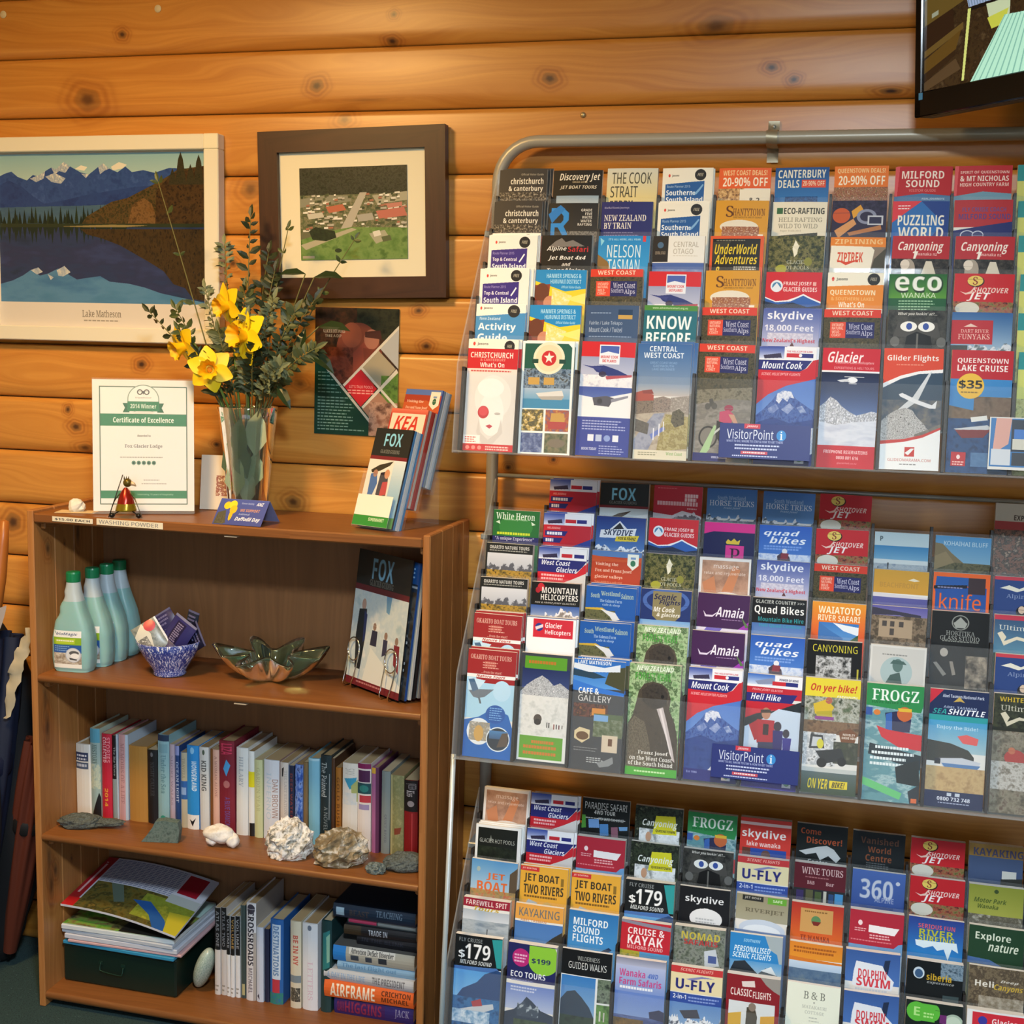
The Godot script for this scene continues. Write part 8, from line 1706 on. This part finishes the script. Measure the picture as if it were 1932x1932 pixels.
func upper_shelf():
	bottles()
	# sponge-decorated bowl
	canvas(512, 256, 100, 50, "e4e6ec")
	pN(0, 0, 100, 50, ["f4f4f8", "e8eaf4", "34449a", "2a3884", "5468b8", "eef0f6", "f4f4f8"], 0.30, 6, 0.5)
	pR(0, 0, 100, 4, "eceef2")
	var bm := texmat(cv, 0.2)
	var b := thing("sponged_bowl", "blue and white sponged pottery bowl holding detergent sachets", "bowl", "", at(Vector3(-1.436, SH2, 0.168), Vector3(0, 0, 0)))
	mb(true)
	lathe([[0.0, 0.003], [0.030, 0.0005], [0.0335, 0.0], [0.036, 0.004], [0.0345, 0.009], [0.042, 0.022], [0.055, 0.042], [0.065, 0.060], [0.072, 0.078], [0.071, 0.079], [0.0695, 0.078], [0.063, 0.060], [0.052, 0.042], [0.038, 0.022], [0.026, 0.012], [0.0, 0.011]], 40)
	build("bowl_body", bm, b)
	# sachets
	var sa := [[Vector3(-0.010, 0.098, -0.008), Vector3(-12, 10, 34), "2c2a58", "dark violet sachet standing highest in the bowl", 0], [Vector3(0.022, 0.090, 0.004), Vector3(-8, 0, -32), "2e2c66", "violet sachet with pale stripe leaning right in bowl", 1], [Vector3(-0.030, 0.082, 0.022), Vector3(-18, 22, 32), "8a8c8a", "grey and white sachet with red spot at bowl front", 2], [Vector3(0.042, 0.078, -0.016), Vector3(0, -20, -60), "15152c", "nearly black sachet at the bowl's right rear", 3], [Vector3(0.0, 0.070, 0.010), Vector3(-30, 10, -20), "262a5c", "navy sachet lying low in the bowl", 4], [Vector3(0.036, 0.10, -0.03), Vector3(0, -10, -14), "1c2438", "slim dark sachet upright behind the violet ones", 5]]
	for s in sa:
		canvas(128, 176, 60, 82, s[2])
		if s[4] == 2: paint([["N",0,0,60,82,["5c6460","8c928c","747a74"],0.05,3],["P",[0,20,26,0,34,30,20,82,0,82],"d4d2c4"],["E",40,12,13,13,"c03a4a"],["N",2,30,22,50,["d8d8cc","5c5c58","e8e8e0"],0.15,5],["R",56,0,4,82,"e4e8ec"]])
		elif s[4] == 1: paint([["P",[14,10,38,10,38,72,14,72],"221c40"],["L",18,14,16,12,"8a80a0",5,3],["R",0,0,60,5,"7a7a98"]])
		else: paint([["L",8,10,40,3,"6a6890",8,4],["R",0,0,60,4,"5a5c80"],["N",6,40,46,36,[s[2], "44427a", s[2]],0.08,4]])
		mb(true, at(Vector3(-1.436, SH2, 0.168) + s[0], s[1]))
		pillow(0.060 if s[4] != 5 else 0.03, 0.082, 0.006)
		tag(build("detergent_sachet", texmat(cv, 0.3, false)), s[3], "sachet", "sachets in the bowl")
	glass_dish()
	magazines()

func pillow(w: float, h: float, t: float):
	for sg in [1.0, -1.0]:
		var rows := []
		for j in 9:
			var row := []
			for i in 9:
				var u := i / 4.0 - 1.0
				var v := j / 4.0 - 1.0
				row.append(Vector3(u * w / 2, -v * h / 2, sg * (0.0004 + t * pow(maxf(0.0, (1 - u * u) * (1 - v * v)), 0.6))))
			rows.append(row)
		grid(rows, sg < 0)

func glass_dish():
	var o := thing("glass_dish", "green blown glass dish with curled pointed arms", "dish", "", at(Vector3(-1.205, SH2, 0.140), Vector3(0, 14, 0)))
	mb(true)
	var n := 90
	var m := 12
	var top := []
	var bot := []
	for j in m + 1:
		var t := float(j) / m
		var rt := []
		var rb := []
		for k in n + 1:
			var a := TAU * (k % n) / n
			var arm := pow(0.5 + 0.5 * cos(a * 6.0), 1.7)
			var longer := 0.6 + 0.4 * absf(cos(a))
			var rr := lerpf(0.012, 0.050 + 0.078 * arm * longer, pow(t, 0.85))
			var up := 0.006 + (0.050 - 0.030 * arm) * pow(t, 1.6) + 0.040 * arm * pow(t, 3.0) * (1.25 if sin(a) < 0.1 else 0.55)
			var th := lerpf(0.009, 0.0045, t) * (1.0 + 0.3 * (1.0 - arm) * t)
			rt.append(Vector3(rr * cos(a), up + th, rr * sin(a) * 0.8))
			rb.append(Vector3(rr * cos(a) * 1.01, maxf(up - 0.006 * (1 - t), 0.0003), rr * sin(a) * 0.81))
		top.append(rt)
		bot.append(rb)
	var all := []
	for r in top: all.append(r)
	bot.reverse()
	for r in bot: all.append(r)
	grid(all, false)
	for k in n:
		tri(Vector3(0, 0.012, 0), top[0][k], top[0][k + 1], Vector3(0, 1, 0))
		tri(Vector3(0, 0.0003, 0), bot[m][k], bot[m][k + 1], Vector3(0, -1, 0))
	build("dish_body", glass("b4dcc6"), o)

func magazines():
	var base := at(Vector3(-1.040, SH2 + 0.006, 0.112), Vector3(-7, -34, 0))
	canvas(512, 724, 100, 141.4, "c8d0d0")
	paint([["R",0,0,100,38,"1c1e1e"],["T","FOX",28,6,40,22,"6a9ab4"],["T","GLACIER GUIDING",26,29,44,6,"6a6a64","F"],["R",0,36,100,6,"5a1f26"],["G",0,42,100,94,"a8bcc0","c8d0c8"],["N",0,42,100,94,["a4b8bc","c8d0cc","b4c4c8","dcdcd4"],0.03,5],["P",[60,42,70,42,68,60,62,58],"6a94b0"],["E",20,56,4,6,"b09080"],["P",[12,62,26,60,28,90,24,124,14,124,10,90],"1c2228"],["P",[22,62,28,66,28,92,24,96],"24305c"],["E",44,76,3,4,"8a7060"],["P",[40,80,50,80,50,96,38,96],"2c2c40"],["E",66,82,3,4,"8a7060"],["P",[62,86,70,86,70,100,62,104],"34344a"],["E",86,84,3,4,"8a7060"],["P",[82,88,92,88,94,116,84,108],"7a2830"],["P",[40,98,100,128,100,136,30,136],"d4d8d0"],["R",0,134,100,7.4,"6a2028"],["L",20,136,50,1,"b87a78",3,1.6]])
	var cov := texmat(cv, 0.3, false)
	mb(false, base * at(Vector3(0.097, 0.1465, 0.0)))
	card(0.194, 0.293, 0.0035)
	tag(build("magazine", cov), "glacier guiding magazine leaning in the wire stand, frontmost", "magazine", "magazines in the wire stand")
	canvas(256, 360, 100, 141.4, "1c2a3c")
	paint([["R",0,0,100,22,"1c4a88"],["T","ALPINE",54,6,40,10,"8ab0d8"],["R",0,24,100,2,"8a98a8"],["N",0,30,100,111,["1c1c1c","2f2c28","3c4650","14161c"],0.05,4],["L",76,60,18,10,"c8ccd0",7,2.6]])
	var c2 := texmat(cv, 0.35, false)
	var looks := ["dark blue magazine just behind the glacier magazine", "pale edged magazine, third in the wire stand", "black edged magazine, fourth in the wire stand", "rearmost magazine in the wire stand"]
	for i in 4:
		mb(false, base * at(Vector3(0.106 + 0.002 * i, 0.1465, -0.009 - 0.0085 * i), Vector3(0.3 * i, 0.5 * i, -0.6)))
		card(0.20, 0.288 - 0.004 * i, 0.006)
		tag(build("magazine", c2 if i == 0 else mat(["c4c4b8", "1a1a1c", "8a8c88"][i - 1], 0.5)), looks[i], "magazine", "magazines in the wire stand")
	var o := thing("wire_stand", "chrome wire magazine stand with two round finials", "stand", "", base)
	for x in [0.022, 0.158]:
		mb(true)
		var pts := [Vector3(x - 0.012, -0.004, -0.03), Vector3(x - 0.012, -0.004, 0.012), Vector3(x - 0.012, 0.02, 0.0135), Vector3(x - 0.010, 0.07, 0.010)]
		tube(curve(pts, 5), 0.0016, 7)
		build("wire_leg", M.chrome, o)
		mb(true)
		var ring := []
		for k in 25:
			var a := TAU * k / 24.0
			ring.append(Vector3(x + 0.008 + 0.021 * cos(a), 0.078 + 0.025 * sin(a), 0.011))
		tube(ring, 0.0017, 7, false)
		build("ring_finial", M.chrome, o)
		mb(true)
		tube(curve([Vector3(x + 0.029, 0.078, 0.011), Vector3(x + 0.024, 0.03, 0.013), Vector3(x + 0.012, -0.004, 0.010), Vector3(x + 0.012, -0.004, -0.03)], 5), 0.0016, 7)
		build("wire_leg", M.chrome, o)
	mb(true)
	tube([Vector3(0.01, -0.004, -0.028), Vector3(0.17, -0.004, -0.028)], 0.0016, 7)
	build("rear_wire", M.chrome, o)

# ---------------------------------------------------------------- stones on the book shelf
func stone_mat(cols: Array, f: float, sd: int, rough := 0.8) -> StandardMaterial3D:
	canvas(256, 256, 100, 100)
	pN(0, 0, 100, 100, cols, f, sd)
	var m := texmat(cv, rough)
	m.uv1_triplanar = true
	m.uv1_scale = Vector3(9, 9, 9)
	return m

func stone(p: Vector3, r: Vector3, turn: Vector3, m: Material, label: String, sd: int, amp := 0.35, fl := -0.7, freq := 0.011) -> Node3D:
	var nz := FastNoiseLite.new(); nz.seed = sd; nz.frequency = freq; nz.fractal_octaves = 5; nz.fractal_type = FastNoiseLite.FRACTAL_RIDGED
	mb(false, at(p, turn))
	ball(Vector3.ZERO, r, 24, 36, nz, amp, fl)
	return tag(build("stone", m), label, "stone", "stones along the book shelf's front")

func rocks():
	var S := 0.4095
	var dark := stone_mat(["2a2e2a", "454a44", "6a7470", "30342f", "565c54"], 0.12, 3)
	var white := stone_mat(["e8e4dc", "f4f0ea", "dcd4c4", "efeae0"], 0.06, 4, 0.5)
	var mixed := stone_mat(["3c3c34", "8a8474", "eeeae2", "f4f0ea", "e4dfd4", "7a745c", "4a4a40"], 0.05, 6)
	var brown := stone_mat(["4a4030", "6a5a40", "7c6c4e", "8c7c5c", "d8d2c4", "ece8de"], 0.04, 9)
	# long dark schist: a body and a thin tongue
	var a := thing("stone", "long dark grey schist lying before the cream book", "stone", "stones along the book shelf's front")
	var nz := FastNoiseLite.new(); nz.seed = 12; nz.frequency = 0.014; nz.fractal_octaves = 4
	mb(false, at(Vector3(-1.645, S + 0.0125, 0.206), Vector3(0, 14, 0)))
	ball(Vector3.ZERO, Vector3(0.050, 0.018, 0.024), 22, 34, nz, 0.3, -0.68)
	ball(Vector3(0.060, -0.001, 0.000), Vector3(0.042, 0.0085, 0.014), 16, 24, nz, 0.3, -0.9)
	build("schist", dark, a)
	# split slate wedge
	mb(false, at(Vector3(-1.427, S, 0.222), Vector3(0, 12, 0)))
	var face := [Vector2(-0.046, 0.0), Vector2(0.036, 0.0), Vector2(0.040, 0.028), Vector2(0.036, 0.046), Vector2(0.004, 0.050), Vector2(-0.014, 0.047), Vector2(-0.020, 0.034), Vector2(-0.034, 0.014)]
	prism(PackedVector2Array(face), -0.012, 0.010)
	tag(build("stone", stone_mat(["3c4c48", "566a64", "6c7c74", "4a5a56"], 0.09, 14)), "grey green slate wedge with a pointed left foot", "stone", "stones along the book shelf's front")
	# white quartz with a notch below
	var q := thing("stone", "white quartz lump with a notched underside", "stone", "stones along the book shelf's front")
	nz.seed = 31; nz.frequency = 0.010
	mb(true, at(Vector3(-1.292, S + 0.0215, 0.205), Vector3(0, 10, -4)))
	ball(Vector3(-0.006, 0.004, 0), Vector3(0.036, 0.0195, 0.022), 18, 28, nz, 0.25)
	ball(Vector3(-0.020, -0.008, 0.004), Vector3(0.014, 0.014, 0.014), 12, 18, nz, 0.3)
	ball(Vector3(0.026, -0.006, 0.004), Vector3(0.015, 0.016, 0.015), 12, 18, nz, 0.3)
	build("quartz", white, q)
	stone(Vector3(-1.128, S + 0.0315, 0.212), Vector3(0.043, 0.042, 0.032), Vector3(0, 15, 0), mixed, "rugged white and grey mineral lump, largest of the stones", 45, 0.42, -0.74)
	stone(Vector3(-1.010, S + 0.029, 0.214), Vector3(0.047, 0.039, 0.032), Vector3(0, 20, 0), brown, "brown and white rough mineral lump next to the largest stone", 57, 0.45, -0.72)
	stone(Vector3(-0.868, S + 0.0145, 0.200), Vector3(0.044, 0.0205, 0.026), Vector3(0, 20, 0), dark, "flat dark stone at the shelf's right end", 63, 0.2, -0.68, 0.008)
	stone(Vector3(-0.920, S + 0.0085, 0.238), Vector3(0.019, 0.012, 0.012), Vector3(0, 0, 0), stone_mat(["2c3634", "4a5652", "8a9490", "38423e"], 0.12, 5), "small dark stone with a pale vein at shelf's right", 71, 0.35, -0.68, 0.014)

# ---------------------------------------------------------------- bottom shelf
func lower_shelf():
	var S := 0.0365
	var o := thing("metal_box", "dark green metal box with wire handle under the magazines", "box")
	mb()
	box(Vector3(-1.549, S + 0.046, 0.112), Vector3(0.288, 0.092, 0.2), 0.004)
	build("box_body", mat("0c231d", 0.35), o)
	mb()
	box(Vector3(-1.549, S + 0.0885, 0.112), Vector3(0.292, 0.006, 0.204), 0.002)
	build("lid", mat("0e261f", 0.35), o)
	mb(true)
	tube(curve([Vector3(-1.595, S + 0.058, 0.2125), Vector3(-1.595, S + 0.045, 0.217), Vector3(-1.588, S + 0.040, 0.2185), Vector3(-1.545, S + 0.036, 0.2185), Vector3(-1.538, S + 0.040, 0.217), Vector3(-1.538, S + 0.053, 0.2125)], 4), 0.0016, 6)
	var hd := build("handle", mat("24443a", 0.3, 0.6), o)
	for x in [-1.595, -1.538]:
		mb()
		box(Vector3(x, S + 0.057, 0.2128), Vector3(0.01, 0.008, 0.002), 0.0006)
		build("handle_plate", mat("1c3a31", 0.3, 0.4), hd)
	# magazines on the box
	var y := S + 0.0922
	var stack := [[0.009, "2f8cb8", "aqua magazine directly on the green box", -1.0, 0.000], [0.007, "c8a4a8", "pink spined magazine second from the box", 1.5, 0.012], [0.012, "c8ccd8", "thick white magazine third from the box", 0.5, 0.004], [0.010, "b8c0cc", "grey white magazine fourth from the box", -1.0, -0.002], [0.012, "d4dce0", "white magazine with green cover picture below the top one", 1.0, -0.004]]
	for s in stack:
		mb(false, at(Vector3(-1.545 + s[4], y + s[0] / 2, 0.118), Vector3(0, s[3], 0)))
		box(Vector3.ZERO, Vector3(0.285, s[0] - 0.0006, 0.206), 0.0015)
		var mg := thing("magazine", s[2], "magazine", "magazines piled on the green box")
		build("pages", mat(s[1], 0.5), mg)
		if s[1] == "d4dce0":
			canvas(256, 192, 100, 74, "b8d8d4")
			paint([["R",0,30,100,44,"5a9a34"],["N",0,30,100,44,["4a8a2c","7ab048","8a7a4a","3a3a28"],0.06,4],["R",50,44,50,30,"2a2824"],["R",20,10,40,20,"c8dcd8"]])
			mb()
			quad(Vector3(-1.689, y + s[0], 0.02), Vector3(-1.405, y + s[0], 0.02), Vector3(-1.405, y + s[0], 0.22), Vector3(-1.689, y + s[0], 0.22), Vector3(0, 1, 0), Vector2(0, 0), Vector2(1, 0), Vector2(1, 1), Vector2(0, 1))
			build("cover", texmat(cv, 0.35, false), mg)
		y += s[0]
	# the open one on top, its leaves sagging to the right
	canvas(700, 540, 130, 100, "c4c8d4")
	paint([["R",0,0,130,100,"c2c6d4"],["R",0,0,12,100,"9c1c26"],["L",3,10,3,1,"f0d8d8",3,1],["R",4,14,2.6,60,"d8a8ac"],["R",0,84,14,16,"b81c24"]])
	for i in 15: pL(14, 3 + i * 3.0, 84, 1, "7a80a0", 3, 1.3)
	pN(14, 48, 116, 52, ["4a4420", "6a5c2a", "5a5a30", "3c3a20", "7a6a34"], 0.06, 8)
	pN(74, 52, 56, 40, ["6a7c2c", "8a9838", "7a8430", "a8a83a"], 0.05, 5)
	paint([["P",[66,68,84,64,110,84,120,100,104,100,92,84],"2a5aa0"],["P",[108,70,130,66,130,100,116,100],"b8b034"],["R",100,4,22,34,"9a1a2c"],["R",96,42,34,14,"b0b8b8"],["P",[30,48,44,48,60,76,50,80],"5a6a60"]])
	var top := texmat(cv, 0.25, false)
	var z := thing("magazine", "open red edged magazine with aerial photo, topmost of the pile", "magazine", "magazines piled on the green box")
	var cor := [Vector3(-1.690, 0.258, 0.020), Vector3(-1.392, 0.238, 0.030), Vector3(-1.392, 0.197, 0.236), Vector3(-1.696, 0.222, 0.214)]
	for lay in 2:
		mb(true)
		var rows := []
		for j in 9:
			var row := []
			for i in 13:
				var u := i / 12.0
				var v := j / 8.0
				var p: Vector3 = cor[0].lerp(cor[1], u).lerp(cor[3].lerp(cor[2], u), v)
				p.y += 0.010 * sin(PI * u) - (0.004 if lay else 0.0)
				row.append(p)
			rows.append(row)
		if lay == 0: grid(rows)
		else: grid(rows, true)
		build("open_page" if lay == 0 else "lower_pages", top if lay == 0 else mat("d0d4dc", 0.5), z)
	mb()
	for e in [[3, 2], [2, 1], [0, 3]]:
		for i in 12:
			var a: Vector3 = cor[e[0]].lerp(cor[e[1]], i / 12.0)
			var b: Vector3 = cor[e[0]].lerp(cor[e[1]], (i + 1) / 12.0)
			if e[0] == 3:
				a.y += 0.010 * sin(PI * i / 12.0); b.y += 0.010 * sin(PI * (i + 1) / 12.0)
			quad(a, b, b - Vector3(0, 0.0045, 0), a - Vector3(0, 0.0045, 0), Vector3(0.3, 0, 1))
	build("page_edges", mat("c8ccd8", 0.6), z)
	# streaked green shell leaning on the box
	canvas(256, 128, 100, 50, "a8bcac")
	pN(0, 0, 100, 50, ["8aa494", "c8d4c8", "7c9886", "e0e6dc", "9cb4a4"], 0.35, 6, 0.15)
	var sm := texmat(cv, 0.25)
	mb(true, at(Vector3(-1.364, S + 0.0545, 0.158), Vector3(14, 0, -21)))
	ball(Vector3.ZERO, Vector3(0.020, 0.058, 0.028), 18, 28)
	tag(build("glass_float", sm), "pale green streaked oval ornament leaning beside the green box", "ornament")

# ---------------------------------------------------------------- umbrellas left of the bookcase
func umbrella(label: String, foot: Vector3, head: Vector3, r: float, m: Material, strap: Material, handle: Material, h0: float):
	var o := thing("umbrella", label, "umbrella", "umbrellas beside the bookcase")
	var ax := (head - foot)
	var l := ax.length()
	var y := ax / l
	var x := y.cross(Vector3(0, 0, 1)).normalized()
	var f := Transform3D(Basis(x, y, x.cross(y)), foot)
	mb(true, f)
	var rows := []
	for i in 15:
		var t := i / 14.0
		var ring := []
		for k in 49:
			var a := TAU * k / 48.0
			var rr := r * (0.25 + 0.75 * pow(sin(PI * clampf(t * 0.62 + 0.08, 0, 1)), 0.9)) * (1.0 + 0.24 * sin(a * 8.0 + t * 2.0) * t)
			ring.append(Vector3(rr * cos(a), l * h0 * t + 0.02, rr * sin(a)))
		rows.append(ring)
	grid(rows, true)
	build("folded_canopy", m, o)
	mb(true, f)
	lathe([[r * 0.98, l * h0 * 0.62], [r * 1.06, l * h0 * 0.63], [r * 1.06, l * h0 * 0.67], [r * 0.98, l * h0 * 0.68]], 20)
	build("strap", strap, o)
	mb(true, f)
	tube([Vector3.ZERO, Vector3(0, l * 0.86, 0)], 0.005, 8)
	build("shaft", mat("2a2a2c", 0.3, 0.7), o)
	mb(true, f)
	lathe([[0.0, l * 0.80], [0.012, l * 0.81], [0.0155, l * 0.88], [0.0135, l * 0.95], [0.010, l * 1.0], [0.0, l * 1.003]], 16)
	build("handle", handle, o)

func corner_left():
	umbrella("navy folded umbrella with turned wooden handle beside the bookcase", Vector3(-1.93, 0.02, 0.26), Vector3(-1.862, 1.09, 0.15), 0.062, mat("101a34", 0.7), mat("16203c", 0.6), mat("b06a2c", 0.35), 0.74)
	umbrella("black folded umbrella behind the navy one", Vector3(-1.80, 0.02, 0.06), Vector3(-1.775, 0.90, 0.05), 0.05, mat("0c0d10", 0.75), mat("1a1a1c", 0.6), mat("14110f", 0.4), 0.8)
	umbrella("dark red folded umbrella low behind the bookcase side", Vector3(-1.90, 0.02, 0.13), Vector3(-1.755, 0.70, 0.16), 0.034, mat("5a2410", 0.7), mat("0c0c0e", 0.7), mat("5a2410", 0.4), 0.8)
	# dark duffel bag filling the corner behind them
	var bag := thing("duffel_bag", "large black duffel bag standing on end behind the umbrellas", "bag")
	var nz := FastNoiseLite.new(); nz.seed = 8; nz.frequency = 0.012
	mb(true, at(Vector3(-1.985, 0.40, 0.115), Vector3(0, 8, -2)))
	ball(Vector3.ZERO, Vector3(0.175, 0.44, 0.105), 24, 32, nz, 0.12, -0.9)
	build("bag_body", mat("0a0a0d", 0.8), bag)
	mb(true)
	tube(curve([Vector3(-1.90, 0.70, 0.19), Vector3(-1.85, 0.60, 0.235), Vector3(-1.84, 0.42, 0.235), Vector3(-1.87, 0.26, 0.215)], 6), 0.009, 8)
	build("carry_strap", mat("16161a", 0.7), bag)
	# crumpled cream tape hanging between them
	var pts := curve([Vector3(-1.762, 0.86, 0.20), Vector3(-1.778, 0.82, 0.205), Vector3(-1.795, 0.77, 0.21), Vector3(-1.806, 0.72, 0.215), Vector3(-1.818, 0.65, 0.22)], 5)
	mb(true)
	var rows := []
	for i in pts.size():
		var w := 0.008 + 0.010 * sin(PI * i / (pts.size() - 1.0)) + 0.003 * sin(i * 1.9)
		rows.append([pts[i] + Vector3(-w, 0.006 * sin(i * 2.2), 0.004 * sin(i * 1.3)), pts[i] + Vector3(0, 0, 0.004), pts[i] + Vector3(w, 0.005, -0.004 * sin(i * 1.1))])
	grid(rows)
	tag(build("cloth_strap", mat("b4aa90", 0.7)), "crumpled cream cloth strap hanging beside the bookcase", "strap")
	mb(true)
	rows = []
	pts = curve([Vector3(-1.842, 0.90, 0.20), Vector3(-1.842, 0.86, 0.235), Vector3(-1.852, 0.815, 0.262), Vector3(-1.875, 0.77, 0.27)], 5)
	for i in pts.size():
		var w := 0.014 + 0.012 * sin(PI * i / (pts.size() - 1.0))
		rows.append([pts[i] + Vector3(-w, 0.004 * sin(i * 2.0), 0), pts[i] + Vector3(0, 0, 0.006), pts[i] + Vector3(w, 0.006, -0.002)])
	grid(rows)
	tag(build("cloth_strap", mat("8c8c94", 0.7)), "grey white cloth wrapped around the navy umbrella", "strap")
